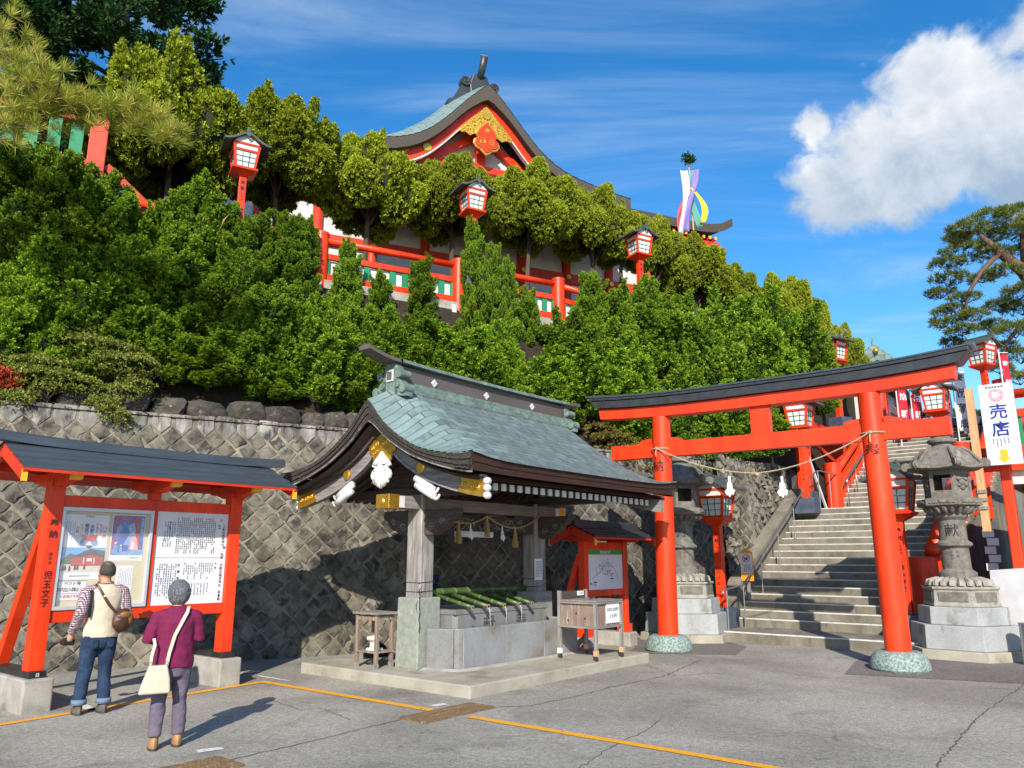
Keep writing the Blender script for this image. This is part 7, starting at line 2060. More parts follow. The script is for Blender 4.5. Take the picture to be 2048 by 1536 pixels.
red_cylinder(lb, 20.4, 0, slz(20.4)-.2, 1.75, .2); red_cylinder(lb, 23.7, 0, TOPZ-.1, 1.6, .2)
tr2 = thing('upper_terrace_railing', 'stepped vermilion railing with bright green slats above the left lantern', 'railing', S(18.2, 2.3, 6.0), ROT)
for k, (x0, x1, z) in enumerate(((-1.6, 0, 1.0), (0, 1.6, .35), (1.6, 4.2, -.15))):
    MB().tube([(x0, 0, z+.75), (x1, 0, z+.75)], .09, 10).build('top_rail', M['vermilion'], tr2, smooth=True)
    MB().box(x0, x1, -.07, .07, z+.28, z+.42).build('middle_rail', M['vermilion'], tr2)
    MB().box(x0, x1, -.09, .09, z-.55, z-.25).build('bottom_rail', M['vermilion'], tr2)
    for i in range(6):
        x = x0+.2+(x1-x0-.3)*i/5
        MB().box(x-.08, x+.08, -.02, .02, z-.249, z+.279).build('slat', M['green_paint'], tr2)
    MB().box(x0-.13, x0+.13, -.13, .13, z-1.6, z+1.0).build('post', M['vermilion'], tr2, bevel=.02)
MB().box(-1.6, 4.2, -.3, .1, -1.9, -.6).build('beam', M['white_paint'], tr2)
rb = thing('stair_balustrade', 'vermilion balustrade with thick round rail along the right of the stairs', 'railing', S(0, -3.28), ROT)
red_cylinder(rb, 9.95, .12, .18, 1.52, .31, m='vermilion_old')
def srz(x): return (.385+(x-9.65)*slope) if x < 14.6 else (last_z if x < 17 else slz(x))
for x0, x1 in ((10.1, 14.6), (14.6, 17.0), (17.0, 23.6)):
    MB().tube([(x0, 0, srz(x0)+1.15), (x1, 0, srz(x1)+1.15)], .15, 12).build('top_rail', M['vermilion'], rb, smooth=True)
    MB().beam((x0, 0, srz(x0)+.62), (x1, 0, srz(x1)+.62), .12, .24).build('side_board', M['vermilion'], rb)
    MB().beam((x0, 0, srz(x0)+.16), (x1, 0, srz(x1)+.16), .14, .32).build('side_board', M['vermilion'], rb)
    for i in range(int((x1-x0)/.9)):
        x = x0+.5+.9*i
        MB().box(x-.06, x+.06, -.05, .05, srz(x)+.2, srz(x)+1.1).build('baluster', M['vermilion'], rb)
for x in (14.6, 17.0, 20.4, 23.6): red_cylinder(rb, x, 0, srz(x)-.3, 1.8, .21)
MB().prism([(9.9, -.05), (10.0, .4), (14.6, last_z-.1), (17.0, last_z-.1), (23.6, TOPZ-.1), (29, TOPZ-.1), (29, -.05)], 'y', -.12, .12).build('side_wall', M['stair_concrete'], rb)
# red post and dim store room by the landing
lp = thing('landing_post', 'square vermilion post on a slate block beside the stair landing', 'post', S(15.75, 1.02, 2.98), ROT)
MB().box(-.30, .30, -.25, .25, 0, .62).build('base_block', M['slate_block'], lp, bevel=.02)
MB().box(-.17, .17, -.17, .17, .62, 3.1).build('post', M['vermilion'], lp, bevel=.01)
sr = thing('store_room', 'dim red store room under the terrace beside the landing', 'building', S(16.6, 2.2, 3.0), ROT)
MB().box(-.4, 3.4, .6, .7, 0, 3.0).build('back_wall', M['dark_interior'], sr); MB().box(-.5, 3.6, -1.0, .8, 2.75, 2.95).build('ceiling_beam', M['vermilion_old'], sr)
MB().beam((-.3, -1.0, 2.5), (3.2, -1.0, 1.7), .08, .14).build('roof_edge', M['vermilion_old'], sr); MB().box(3.3, 3.45, -1.2, .7, 0, 3).build('side_wall', M['vermilion_old'], sr)
MB().box(.2, 2.4, .2, .58, .0, 1.3).build('cabinet', M['dark_void'], sr)
wb = thing('white_plank', 'white plank leaning on the rocks at the landing', 'plank', S(16.0, .55, 3.0), ROT)
MB().beam((.35, .1, 0), (-.25, .35, 1.7), .07, .04).build('board', M['white_paint'], wb)
# no-dogs sign
nd = thing('no_dogs_sign', 'orange and white no-dogs sign on a short post beside the handrail', 'sign', S(10.35, .70, .55), ROT)
MB().box(-.03, .03, -.03, .03, 0, .95).build('post', M['old_wood'], nd)
MB().prism([(-.15, .62), (.15, .62), (.15, 1.27), (0, 1.37), (-.15, 1.27)], 'x', -.055, -.032).build('board', M['ink_orange'], nd)
MB().box(-.0585, -.0555, -.14, .14, .79, 1.25).build('face', M['paper_white'], nd)
b = MB(); b.tube([(-.060, .085*math.cos(t), 1.13+.085*math.sin(t)) for t in [i*math.pi/12 for i in range(25)]], .008, 5); b.beam((-.060, -.06, 1.19), (-.060, .06, 1.07), .014, .014); b.build('ban_ring', M['ink_red'], nd)
b = MB(); b.ball((-.060, 0, 1.12), .004, .045, .022); b.ball((-.060, .045, 1.15), .004, .02, .018); b.box(-.063, -.058, -.035, -.025, 1.07, 1.11); b.box(-.063, -.058, .02, .03, 1.07, 1.11); b.beam((-.06, -.04, 1.13), (-.06, -.06, 1.16), .008, .008); b.build('dog_mark', M['ink'], nd)
b = MB(); [dabs_x for dabs_x in ()]
for i in range(4):
    for j in range(5): b.box(-.0605, -.0587, -.09+.045*i, -.065+.045*i, .83+.035*j, .85+.035*j)
tag(b.build('small_print', M['ink_grey'], nd), kind='stuff')

# ================================================================ further lanterns and banners by the stair head
for px, py, w, rz, lab in ((1600, 838, 21.5, ROT, 'vermilion lantern showing through the torii left of the right pillar'), (1872, 806, 22.5, ROT, 'vermilion lantern seen between the torii lintels right of the right pillar'), (1668, 708, 26, ROT-.3, 'vermilion lantern peeping over the torii beside the clipped trees'), (1964, 716, 25, ROTW+math.pi/2, 'vermilion lantern right of the torii lintel end against the sky')):
    P = axis_point(px, py, w)
    place_lantern((P.x, P.y, P.z-2.62), rz, lab)
def nobori(label, px, w, py_t, py_b, wpx, m, txt, tm, rz=0.0, pole=True):
    a, b_ = axis_point(px, py_t, w), axis_point(px, py_b, w)
    t = thing('nobori_banner', label, 'banner', (b_.x, b_.y, b_.z-1.0), rz)
    h = a.z-b_.z; wd = wpx*w/1540
    b = MB(); b.grid(lambda u, v: (-wd/2+wd*u, .03*math.sin(v*7+u*2), 1.0+h*v), 6, 14)
    o = b.build('cloth', M[m], t, smooth=True); md = o.modifiers.new('thick', 'SOLIDIFY'); md.thickness = .006
    MB().tube([(-wd/2-.05, 0, 0), (-wd/2-.05, 0, 1.15+h)], .022, 8).build('pole', M['white_paint'], t)
    MB().tube([(-wd/2-.08, 0, 1.06+h), (wd/2, 0, 1.06+h)], .014, 6).build('cross_pole', M['white_paint'], t)
    st = h/len(txt)
    letters(t, [(c, 0, 1.0+h-st*(i+.5), min(st, wd)*.78) for i, c in enumerate(txt)], lambda u, v: (u, .03*math.sin((v-1.0)/h*7+1)-.012, v), tm, .03)
mat('banner_red', (0.62, 0.012, 0.03), (0.5, .01, .025), rough=.7); mat('banner_white', (.76, .76, .78), (.66, .66, .68), rough=.7)
nobori('red banner with white characters between the torii lintels, left of the pair', 1814, 27, 735, 880, 20, 'banner_red', '奉納稲成', 'paper_white', .2)
nobori('red banner with white characters behind the lantern between the torii lintels', 1842, 28.5, 740, 880, 20, 'banner_red', '奉納稲成', 'paper_white', .2)
nobori('red and white banner by the pine at the right edge', 2030, 24, 700, 860, 17, 'banner_red', '奉納稲成', 'paper_white', .1)
nobori('tall white banner with grey characters, nearer the right end of the torii lintel', 1932, 26, 735, 862, 26, 'banner_white', '奉献稲成', 'ink_grey', .1)
nobori('tall white banner with grey characters half behind the torii lintel', 1898, 27, 735, 862, 26, 'banner_white', '奉献稲成', 'ink_grey', .1)
# distant buildings at the head of the stairs
P = axis_point(1790, 860, 32)
fb = thing('red_hall', 'distant red and white hall at the head of the stairs', 'building', (P.x, P.y, 5.0), ROT)
MB().box(-3, 3, 0, 3, 0, 3.4).build('wall', M['plaster'], fb)
for z in (.1, 1.3, 2.5): MB().box(-3.1, 3.1, -.1, -.001, z, z+.28).build('beam', M['vermilion'], fb)
for x in (-2.9, -1.2, .6, 2.4): MB().box(x-.13, x+.13, -.15, -.101, 0, 3.4).build('column', M['vermilion'], fb)
MB().prism([(-3.6, 3.3), (3.6, 3.3), (0, 3.9)], 'y', -.4, 3.6).build('roof', M['shrine_bark'], fb)
P = axis_point(1750, 722, 36)
og = thing('roof_ornament', 'green patinated roof crest with a gold boss peeping over the torii lintel', 'roof ornament', P)
b = MB()
for x, z, r_ in ((-.9, .25, .22), (-.6, .45, .26), (-.3, .65, .28), (0, .85, .3), (.3, .65, .28), (.6, .45, .26), (.9, .25, .22)): b.ball((x, 0, z-.35), r_, .14, r_, 10, 6)
b.build('scrolls', M['copper_patina'], og, smooth=True)
MB().prism([(-1.3, -.45), (0, .2), (1.3, -.45), (1.1, -.55), (0, 0), (-1.1, -.55)], 'y', -.25, 3).build('gable', M['copper_patina'], og); MB().ball((0, -.18, .45), .14).build('boss', M['gold_plain'], og, smooth=True)
MB().tube([(0, 0, .7), (-.05, 0, .95), (.0, 0, 1.15)], [.06, .05, .02], 6).build('finial', M['copper_patina'], og)
MB().box(-1.2, 1.2, .3, 3, -3.5, -.5).build('wall', M['plaster'], og)
P = axis_point(1930, 862, 27)
kr = thing('roofed_fence', 'small dark-roofed red fence at the top of the stairs', 'fence', (P.x, P.y, P.z-.9), ROT-math.pi/2+.2)
MB().prism([(-.55, 1.05), (.55, 1.05), (.12, 1.38), (-.12, 1.38)], 'x', -3.2, 3.0).build('roof', M['slate_metal'], kr); MB().box(-3, 2.8, -.06, .06, .8, 1.04).build('beam', M['vermilion_old'], kr)
for i in range(7): MB().box(-2.9+.9*i, -2.76+.9*i, -.07, .07, 0, .8).build('post', M['vermilion_old'], kr)
MB().box(-3, 2.8, -.03, .03, 0, .4).build('panel', M['plaster'], kr)
P = axis_point(1955, 828, 29)
hd = thing('clipped_hedge', 'low clipped green hedge above the small roofed fence', 'hedge', (P.x, P.y, P.z-1.2))
link('crown', rosette_mesh('crown', [((x, 0, 1.0), .55, .4, .25) for x in (-1.8, -1, -.2, .6, 1.4)], M['juniper_leaf'], .10, .11, 6), hd)
MB().box(-2.2, 1.9, -.25, .25, -.5, .95).build('stems', M['core_shade'], hd)
# ================================================================ shop at the right edge
SH = S(11.2, -5.25)
shp = thing('souvenir_shop', 'red shop building with upper balustrade and reed blind at the right edge', 'shop', SH, ROT)
MB().box(-1.4, 9, -4.5, .55, 3.05, 3.3).build('floor_slab', M['white_paint'], shp)
MB().box(-1.45, 9, .40, .56, 3.3, 3.75).build('edge_beam', M['vermilion'], shp); MB().box(-1.56, -1.40, -4.5, .95, 3.3, 3.75).build('edge_beam', M['vermilion'], shp)
MB().tube([(-1.48, .48, 4.75), (9, .48, 4.75)], .09, 10).build('top_rail', M['vermilion'], shp, smooth=True)
MB().tube([(-1.48, .48, 4.75), (-1.48, -4.5, 4.75)], .09, 10).build('top_rail', M['vermilion'], shp, smooth=True)
MB().box(-1.54, -1.42, -4.5, .4, 4.30, 4.45).build('middle_rail', M['vermilion'], shp)
for i in range(12):
    y = .2-.36*i
    MB().box(-1.50, -1.46, y-.09, y+.09, 3.751, 4.299).build('slat', M['green_paint'], shp)
for x, y in ((-1.48, .48), (-1.48, -2.2), (3, .48)): MB().box(x-.09, x+.09, y-.09, y+.09, 0, 4.9).build('post', M['vermilion'], shp, bevel=.02)
MB().box(-.9, 8, -4.4, .3, 0, 3.04).build('wall', M['dark_interior'], shp)
MB().box(-1.3, -1.2, -4.5, .2, 2.55, 3.04).build('fascia', M['vermilion_old'], shp)
MB().box(-1.25, -.905, -4.5, .1, 2.2, 2.5).build('soffit_panel', M['white_paint'], shp)
MB().add([(-.95, .1, 2.20), (-1.75, .1, 1.96), (-1.75, -4.6, 1.96), (-.95, -4.6, 2.20), (-.95, .1, 2.13), (-1.75, .1, 1.88), (-1.75, -4.6, 1.88), (-.95, -4.6, 2.13)], [(0, 1, 2, 3), (7, 6, 5, 4), (0, 4, 5, 1), (1, 5, 6, 2)]).build('awning', M['slate_metal'], shp)
bl = MB().box(-1.62, -1.59, -4.4, .02, 1.22, 1.86).build('reed_blind', M['reed_blind'], shp)
for y in (-.2, -.7, -1.2): MB().tube([(-1.64, y, 1.88), (-1.65, y-.03, 1.7), (-1.63, y, 1.6)], .008, 5).build('cord', M['rope'], bl)
for y in (-2.0, -4.3): MB().box(-1.64, -1.56, y-.05, y+.05, 0, 1.86).build('awning_post', M['vermilion'], shp)
cg = thing('price_streamers', 'little white paper strips fluttering beside the stone lantern', 'paper strips', S(10.4, -4.35, 1.1), ROT)
for i in range(8):
    MB().box(-.01, .0, .06*(i % 2)-.06, .14+.06*(i % 2), 1.15-.16*i, 1.29-.16*i, Matrix.Rotation(.2*(i % 3-1), 4, 'Z')).build('paper', M['paper_white'], cg)
MB().tube([(.02, .04, 0), (.02, .04, 1.35)], .012, 5).build('string_post', M['vermilion'], cg)
# white boards stacked in front of the shop
for (x, y, z0, wd, h, lean, m, lab) in ((9.40, -4.95, .02, 1.30, 1.45, .10, 'white_sheet', 'grey-white sheeted board leaning in front of the shop'), (9.58, -5.75, .02, 1.5, 1.85, .06, 'cream_sheet', 'cream board leaning behind the grey-white board')):
    t = thing('white_board', lab, 'board', S(x, y, z0), ROT-.10)
    b = MB(); b.add([(0, -wd/2, 0), (0, wd/2, 0), (lean, wd/2, h), (lean, -wd/2, h+.10), (.05, -wd/2, 0), (.05, wd/2, 0), (lean+.05, wd/2, h), (lean+.05, -wd/2, h+.10)], [(0, 1, 2, 3), (7, 6, 5, 4), (0, 4, 5, 1), (1, 5, 6, 2), (2, 6, 7, 3), (3, 7, 4, 0)])
    b.build('sheet', M[m], t)
# steel ashtray bins
for x, y, lab in ((8.0, -5.0, 'steel cylindrical ash bin with red side beside the right stone lantern'), (7.8, -5.32, 'second steel ash bin cut by the right edge')):
    t = thing('ash_bin', lab, 'bin', S(x, y, 0), ROT)
    MB().lathe([(.15, 0), (.15, .62), (.155, .64), (.155, .66)], 24).build('body', M['steel'], t, autosmooth=True)
    MB().lathe([(.156, .66), (.10, .60), (.01, .60)], 24, cap=False).build('ash_well', M['black_metal'], t)
    MB().box(-.162, -.152, -.05, .05, .40, .43).build('slot', M['gold_plain'], t)
# shop sign
sg2 = thing('shop_sign', 'white hanging sign with blue characters and a yellow arrow on a wooden pole', 'sign', S(9.30, -4.40, -.18), ROT)
MB().beam((0, 0, 2.35), (0, 0, 5.05), .13, .10, up=(1, 0, 0)).build('pole', M['raw_wood'], sg2)
for z in (3.56, 3.80): MB().box(.05, .35, -.03, .03, z, z+.06).build('wall_bracket', M['black_metal'], sg2)
for z in (2.75, 2.9, 3.05): MB().box(-.08, .08, -.07, .07, z, z+.06).build('bracket', M['old_wood'], sg2)
bd = MB().box(-.045, .02, -.72, -.16, 3.55, 5.08).build('board', M['paper_white'], sg2, bevel=.012)
fx = front_x(-.048)
letters(bd, [('売', .44, 4.55, .30), ('店', .44, 4.22, .30)], fx, 'ink_blue', .018)
b = MB(); b.lathe([(.13, 0), (.125, .002)], 20); b.v = [(-.0465-z, -.44+y, 4.86+x) for x, y, z in b.v]; b.build('emblem', M['print_pink'], bd)
b = MB(); b.ball((-.049, -.44, 4.86), .003, .07, .05); b.ball((-.049, -.40, 4.90), .003, .03, .035); b.build('emblem_figure', M['paper_white'], bd)
b = MB()
for i in range(5):
    for j in range(6 if i in (1, 2) else 4): b.box(-.0475, -.0455, -.30-.06*i-.011, -.30-.06*i+.011, 4.03-.027*j-.009, 4.03-.027*j+.009)
for i in range(6): b.box(-.0475, -.0455, -.30-.05*i-.018, -.30-.05*i+.018, 5.0, 5.035)
tag(b.build('small_print', M['ink_grey'], bd), kind='stuff')
MB().prism([(-.44, 3.58), (-.56, 3.69), (-.50, 3.69), (-.50, 3.83), (-.38, 3.83), (-.38, 3.69), (-.32, 3.69)], 'x', -.048, -.0455).build('arrow', M['ink_yellow'], bd)
# ================================================================ people
mat('skin', (0.50, 0.27, 0.17), (0.44, 0.23, 0.145), rough=0.55, scale=12)
mat('hair_dark', (0.025, 0.02, 0.018), (0.06, 0.052, 0.048), rough=0.5, scale=30, stretch=(4, 4, .6), bump=.5, bscale=60)
mat('scalp', (0.16, 0.095, 0.07), (0.07, 0.05, 0.042), rough=0.5, scale=26)
mat('hair_grey', (0.06, 0.06, 0.064), (0.26, 0.26, 0.27), rough=0.5, scale=30, stretch=(6, 6, .4), bump=.8, bscale=70, lo=.4, hi=.6)
mat('vest_cloth', (0.60, 0.50, 0.37), (0.54, 0.44, 0.32), rough=0.85, scale=10, bump=.35, bscale=9)
mat('jeans', (0.008, 0.022, 0.055), (0.018, 0.042, 0.09), rough=0.85, scale=9, bump=.4, bscale=14, spots=((0.035, 0.07, 0.13), 7, .6, .15))
mat('jeans_cuff', (0.10, 0.15, 0.22), (0.14, 0.19, 0.27), rough=0.85)
mat('maroon_knit', (0.17, 0.008, 0.055), (0.125, 0.006, 0.042), rough=0.85, scale=14, bump=.3, bscale=60)
mat('mauve_trousers', (0.145, 0.115, 0.155), (0.105, 0.085, 0.118), rough=0.85, scale=8, bump=.5, bscale=12)
mat('navy_knit', (0.012, 0.014, 0.04), (0.02, 0.022, 0.05), rough=.85)
mat('shoe_grey', (0.07, 0.062, 0.05), (0.12, 0.105, 0.085), rough=0.7, scale=14); mat('shoe_tan', (0.38, 0.20, 0.085), (0.30, 0.15, 0.06), rough=0.5, scale=12)
mat('sole', (0.05, 0.045, 0.04), rough=.8); mat('cream_leather', (0.58, 0.50, 0.38), (0.50, 0.43, 0.32), rough=.5, scale=6, bump=.15); mat('brown_leather', (0.075, 0.028, 0.014), (0.04, 0.014, 0.008), rough=.38, scale=9, bump=.4, bscale=12); mat('tan_leather', (0.26, 0.11, 0.035), (0.17, 0.07, 0.022), rough=.4, scale=9, bump=.3)
mat('black_plastic', (0.012, 0.012, 0.013), rough=.4)
ck = bpy.data.materials.new('check_shirt'); ck.use_nodes = True
_t = ck.node_tree; _N = _t.nodes; _L = _t.links
_tc2 = _N.new('ShaderNodeTexCoord'); _sx = _N.new('ShaderNodeSeparateXYZ'); _L.new(_tc2.outputs['Object'], _sx.inputs[0])
def _wave(o, k):
    a_ = _N.new('ShaderNodeMath'); a_.operation = 'MULTIPLY'; a_.inputs[1].default_value = k; _L.new(o, a_.inputs[0])
    s2 = _N.new('ShaderNodeMath'); s2.operation = 'SINE'; _L.new(a_.outputs[0], s2.inputs[0])
    g_ = _N.new('ShaderNodeMath'); g_.operation = 'GREATER_THAN'; g_.inputs[1].default_value = .1; _L.new(s2.outputs[0], g_.inputs[0]); return g_.outputs[0]
_ad = _N.new('ShaderNodeMath'); _ad.operation = 'ADD'; _L.new(_sx.outputs[0], _ad.inputs[0]); _L.new(_sx.outputs[1], _ad.inputs[1])
_s3 = _N.new('ShaderNodeMath'); _s3.operation = 'ADD'; _L.new(_wave(_ad.outputs[0], 260), _s3.inputs[0]); _L.new(_wave(_sx.outputs[2], 260), _s3.inputs[1])
_cr = _N.new('ShaderNodeValToRGB'); _cr.color_ramp.interpolation = 'CONSTANT'; _e = _cr.color_ramp.elements
_e[0].position = 0; _e[0].color = (.50, .44, .45, 1); _e[1].position = .75; _e[1].color = (.06, .022, .035, 1); _k = _e.new(.25); _k.color = (.22, .13, .16, 1)
_m5 = _N.new('ShaderNodeMath'); _m5.operation = 'MULTIPLY'; _m5.inputs[1].default_value = .5; _L.new(_s3.outputs[0], _m5.inputs[0]); _L.new(_m5.outputs[0], _cr.inputs[0])
_L.new(_cr.outputs[0], _N['Principled BSDF'].inputs['Base Color']); _N['Principled BSDF'].inputs['Roughness'].default_value = .85
M['check_shirt'] = ck

def rings(mb, rs, n=20, cap=True):
    """rs: (cx, cy, z, rx, ry[, tilt-forward]) loft of ellipses"""
    v = []
    for r_ in rs:
        cx, cy, z, rx, ry = r_[:5]; tl = r_[5] if len(r_) > 5 else 0
        for i in range(n):
            a_ = 2*math.pi*i/n; x, y = rx*math.cos(a_), ry*math.sin(a_)
            v.append((cx+x, cy+y, z+tl*y))
    f = [(j*n+i, j*n+(i+1) % n, (j+1)*n+(i+1) % n, (j+1)*n+i) for j in range(len(rs)-1) for i in range(n)]
    if cap: f += [tuple(range(n))[::-1], tuple((len(rs)-1)*n+i for i in range(n))]
    return mb.add(v, f)
def fleshy(mb, name, m, parent, voxel=.012, smooth=6, disp=0.0, dscale=.12):
    o = mb.build(name, m, parent)
    md = o.modifiers.new('remesh', 'REMESH'); md.mode = 'VOXEL'; md.voxel_size = voxel; md.use_smooth_shade = True
    if smooth:
        s2 = o.modifiers.new('smooth', 'SMOOTH'); s2.factor = .5; s2.iterations = smooth
    if disp:
        tx = bpy.data.textures.new('folds', 'CLOUDS'); tx.noise_scale = dscale
        d_ = o.modifiers.new('folds', 'DISPLACE'); d_.texture = tx; d_.strength = disp; d_.mid_level = .5
    return o
def hand(mb, wr, d, side, grip=.6, pn=(0, 1, 0)):
    """wr wrist point, d hand direction, side = +1 right, -1 left; fingers curl about pn"""
    wr, d = Vector(wr), Vector(d).normalized(); pn = Vector(pn); pn = (pn-d*pn.dot(d)).normalized(); sd = d.cross(pn).normalized()*side
    mb.tube([wr, wr+d*.03, wr+d*.065, wr+d*.085], [.024, .033, .036, .032], 10)
    for i, (o_, l_) in enumerate(((-.027, .062), (-.009, .072), (.009, .068), (.026, .054))):
        p0 = wr+d*.08+sd*o_; a1 = grip*.9; a2 = grip*2.0
        p1 = p0+(d*math.cos(a1)+pn*math.sin(a1))*l_*.5; p2 = p1+(d*math.cos(a2)+pn*math.sin(a2))*l_*.5
        mb.tube([p0-d*.01, p0, p1, p2], [.010, .010, .0092, .0075], 7)
    t0 = wr+d*.03-sd*.028; mb.tube([t0, t0-sd*.022+d*.022+pn*.008, t0-sd*.026+d*.052+pn*.02], [.0125, .0105, .0085], 7)
def head(mb, c, s_, yaw=0, pitch=0):
    """skull, jaw, nose, ears; c = centre of the head, s_ = head height"""
    b_ = MB()
    b_.ball((0, -.008, .022), .074, .094, .088, 18, 12)
    rings(b_, [(0, .028, -.105, .022, .022), (0, .026, -.09, .042, .045), (0, .018, -.06, .056, .066), (0, .008, -.02, .066, .080), (0, 0, .02, .071, .086)], 16)
    b_.tube([(0, .082, .012), (0, .098, -.012), (0, .104, -.024), (0, .086, -.034)], [.008, .010, .014, .010], 8)
    for q in (-1, 1):
        b_.ball((q*.073, -.005, -.008), .010, .018, .030, 8, 6); b_.ball((q*.028, .078, .008), .016, .010, .011, 8, 6)
    b_.tube([(-.022, .076, -.062), (0, .084, -.060), (.022, .076, -.062)], .0065, 6)
    k_ = s_/.215; Rm = Matrix.Rotation(yaw, 3, 'Z') @ Matrix.Rotation(pitch, 3, 'X')
    mb.add([tuple(Vector(c)+Rm @ (Vector(v_)*k_)) for v_ in b_.v], b_.f)
    return Rm, k_
def ruffle(o, k_=.012):
    s2 = o.modifiers.new('fine', 'SUBSURF'); s2.levels = 2; s2.render_levels = 2
    tx = bpy.data.textures.new('strands', 'CLOUDS'); tx.noise_scale = .03; tx.noise_depth = 2
    d_ = o.modifiers.new('strands', 'DISPLACE'); d_.texture = tx; d_.strength = k_; d_.mid_level = .5
    return o
def cap_shell(rm, k_, c, fn, n=24, m_=14):
    """hair: fn(az, el) -> radius or None, az from front"""
    b_ = MB(); v = []
    for j in range(m_+1):
        el_ = -1.15+(1.15+math.pi/2)*j/m_
        for i in range(n):
            a_ = 2*math.pi*i/n
            r_ = fn(a_, el_)
            p = Vector((math.sin(a_)*math.cos(el_)*.080*r_, math.cos(a_)*math.cos(el_)*.100*r_-.008, math.sin(el_)*.096*r_+.020))
            v.append(tuple(Vector(c)+rm @ (p*k_)))
    b_.add(v, [(j*n+i, j*n+(i+1) % n, (j+1)*n+(i+1) % n, (j+1)*n+i) for j in range(m_) for i in range(n)])
    return b_
# ---------------------------------------------------------------- man with vest
man_p = Vector((-4.70, 9.20, 0)); man_rz = R(134-90)
man = thing('person', 'man in beige vest, checked shirt and jeans with his back turned, reading the posters', 'person', man_p, man_rz)
HM = 1.66
bd_ = MB()
rm_m, k_m = head(bd_, (0, .03, 1.53), .238, .18, .22)
bd_.tube([(0, .0, 1.36), (0, .005, 1.42), (0, .02, 1.50)], [.062, .056, .056], 12)
rings(bd_, [(0, 0, .80, .14, .095), (0, 0, .95, .145, .10), (0, 0, 1.1, .14, .10), (0, -.005, 1.25, .165, .105), (0, -.005, 1.34, .15, .085), (0, 0, 1.40, .07, .06)], 18)
# joints
Ls, Rs = Vector((-.185, -.005, 1.335)), Vector((.185, -.005, 1.335))
Le, Re = Vector((-.255, -.075, 1.075)), Vector((.245, -.05, 1.07))
Lw, Rw = Vector((-.275, .085, .865)), Vector((.165, .165, 1.02))
for s0, e0, w0 in ((Ls, Le, Lw), (Rs, Re, Rw)):
    bd_.tube([s0, s0.lerp(e0, .5), e0, e0.lerp(w0, .35), w0], [.052, .046, .038, .036, .026], 10)
hand(bd_, Lw, (-.05, .35, -.9), -1, .75, (.3, 1, .2)); hand(bd_, Rw, (-.8, .5, .1), 1, .7, (0, 1, -.4))
hipL, hipR = Vector((-.085, 0, .84)), Vector((.085, 0, .84))
fL, fR = Vector((-.135, .03, .085)), Vector((.105, -.02, .085))
for h_, f_ in ((hipL, fL), (hipR, fR)):
    kn = h_.lerp(f_, .52)+Vector((0, .03, 0)); bd_.tube([h_, h_.lerp(kn, .5), kn, kn.lerp(f_, .4)+Vector((0, -.01, 0)), f_], [.082, .07, .052, .05, .036], 10)
    bd_.tube([f_, f_+Vector((0, .06, -.045)), f_+Vector((0, .15, -.06))], [.036, .035, .028], 8)
fleshy(bd_, 'body', M['skin'], man, .0085, 2)
hr_ = cap_shell(rm_m, k_m, (0, .03, 1.53), lambda a_, e_: 1.02+.012*math.sin(a_*9) if e_ > 1.05 else (1.045 if (e_ > -.55 and abs(math.atan2(math.sin(a_-math.pi), math.cos(a_-math.pi))) < 1.75+.25*e_) else .72))
ruffle(hr_.build('hair', M['hair_dark'], man, smooth=True), .008)
cr_ = cap_shell(rm_m, k_m, (0, .03, 1.53), lambda a_, e_: 1.047 if e_ > .86 else .7, 20, 16); cr_.build('thinning_crown', M['scalp'], man, smooth=True)
for q in (-1, 1):
    e_ = Vector((0, .03, 1.53))+rm_m @ (Vector((q*.028, .087, .008))*k_m); MB().ball(tuple(e_), .0085).build('eye', M['black_plastic'], man, smooth=True)
st_ = MB()
for s0, e0, w0 in ((Ls, Le, Lw), (Rs, Re, Rw)):
    st_.tube([Vector((s0.x*.35, s0.y, s0.z-.02)), Vector((s0.x*.72, s0.y, s0.z+.0)), s0.lerp(e0, .10), s0.lerp(e0, .45), e0, e0.lerp(w0, .4), e0.lerp(w0, .86), e0.lerp(w0, .93)], [.06, .074, .076, .070, .062, .058, .048, .052], 14)
rings(st_, [(0, 0, 1.0, .165, .115), (0, 0, 1.2, .175, .12), (0, -.005, 1.33, .165, .10), (0, 0, 1.385, .095, .07), (0, .005, 1.425, .072, .064)], 18)
fleshy(st_, 'shirt', M['check_shirt'], man, .012, 4, .022, .09)
vs2 = MB()
rings(vs2, [(0, .0, .815, .185, .135), (0, 0, .86, .182, .132), (0, 0, 1.0, .180, .132), (0, -.005, 1.15, .188, .138), (0, -.008, 1.27, .195, .132), (0, -.005, 1.34, .178, .112), (0, 0, 1.385, .118, .085), (0, .004, 1.41, .082, .072)], 22)
fleshy(vs2, 'vest', M['vest_cloth'], man, .012, 5, .02, .16)
cb2 = MB(); cb2.tube([(.078*math.cos(t), .004+.07*math.sin(t), 1.415+.012*math.sin(t)) for t in [2*math.pi*i/20 for i in range(21)]], .013, 8); cb2.build('collar', M['tan_leather'], man, smooth=True)
jn = MB()
rings(jn, [(0, 0, .70, .15, .11), (0, 0, .78, .168, .122), (0, 0, .86, .165, .118), (0, 0, .90, .16, .115)], 18)
for h_, f_ in ((hipL, fL), (hipR, fR)):
    kn = h_.lerp(f_, .52)+Vector((0, .03, 0)); jn.tube([h_+Vector((0, 0, .0)), h_.lerp(kn, .4), h_.lerp(kn, .8), kn, kn.lerp(f_, .5), f_+Vector((0, -.005, .03))], [.100, .094, .078, .074, .070, .068], 14)
fleshy(jn, 'jeans', M['jeans'], man, .012, 4, .026, .10)
pk = MB()
for q in (-1, 1): pk.prism([(q*.04, .80), (q*.115, .80), (q*.115, .725), (q*.078, .705), (q*.04, .725)], 'y', -.139, -.125)
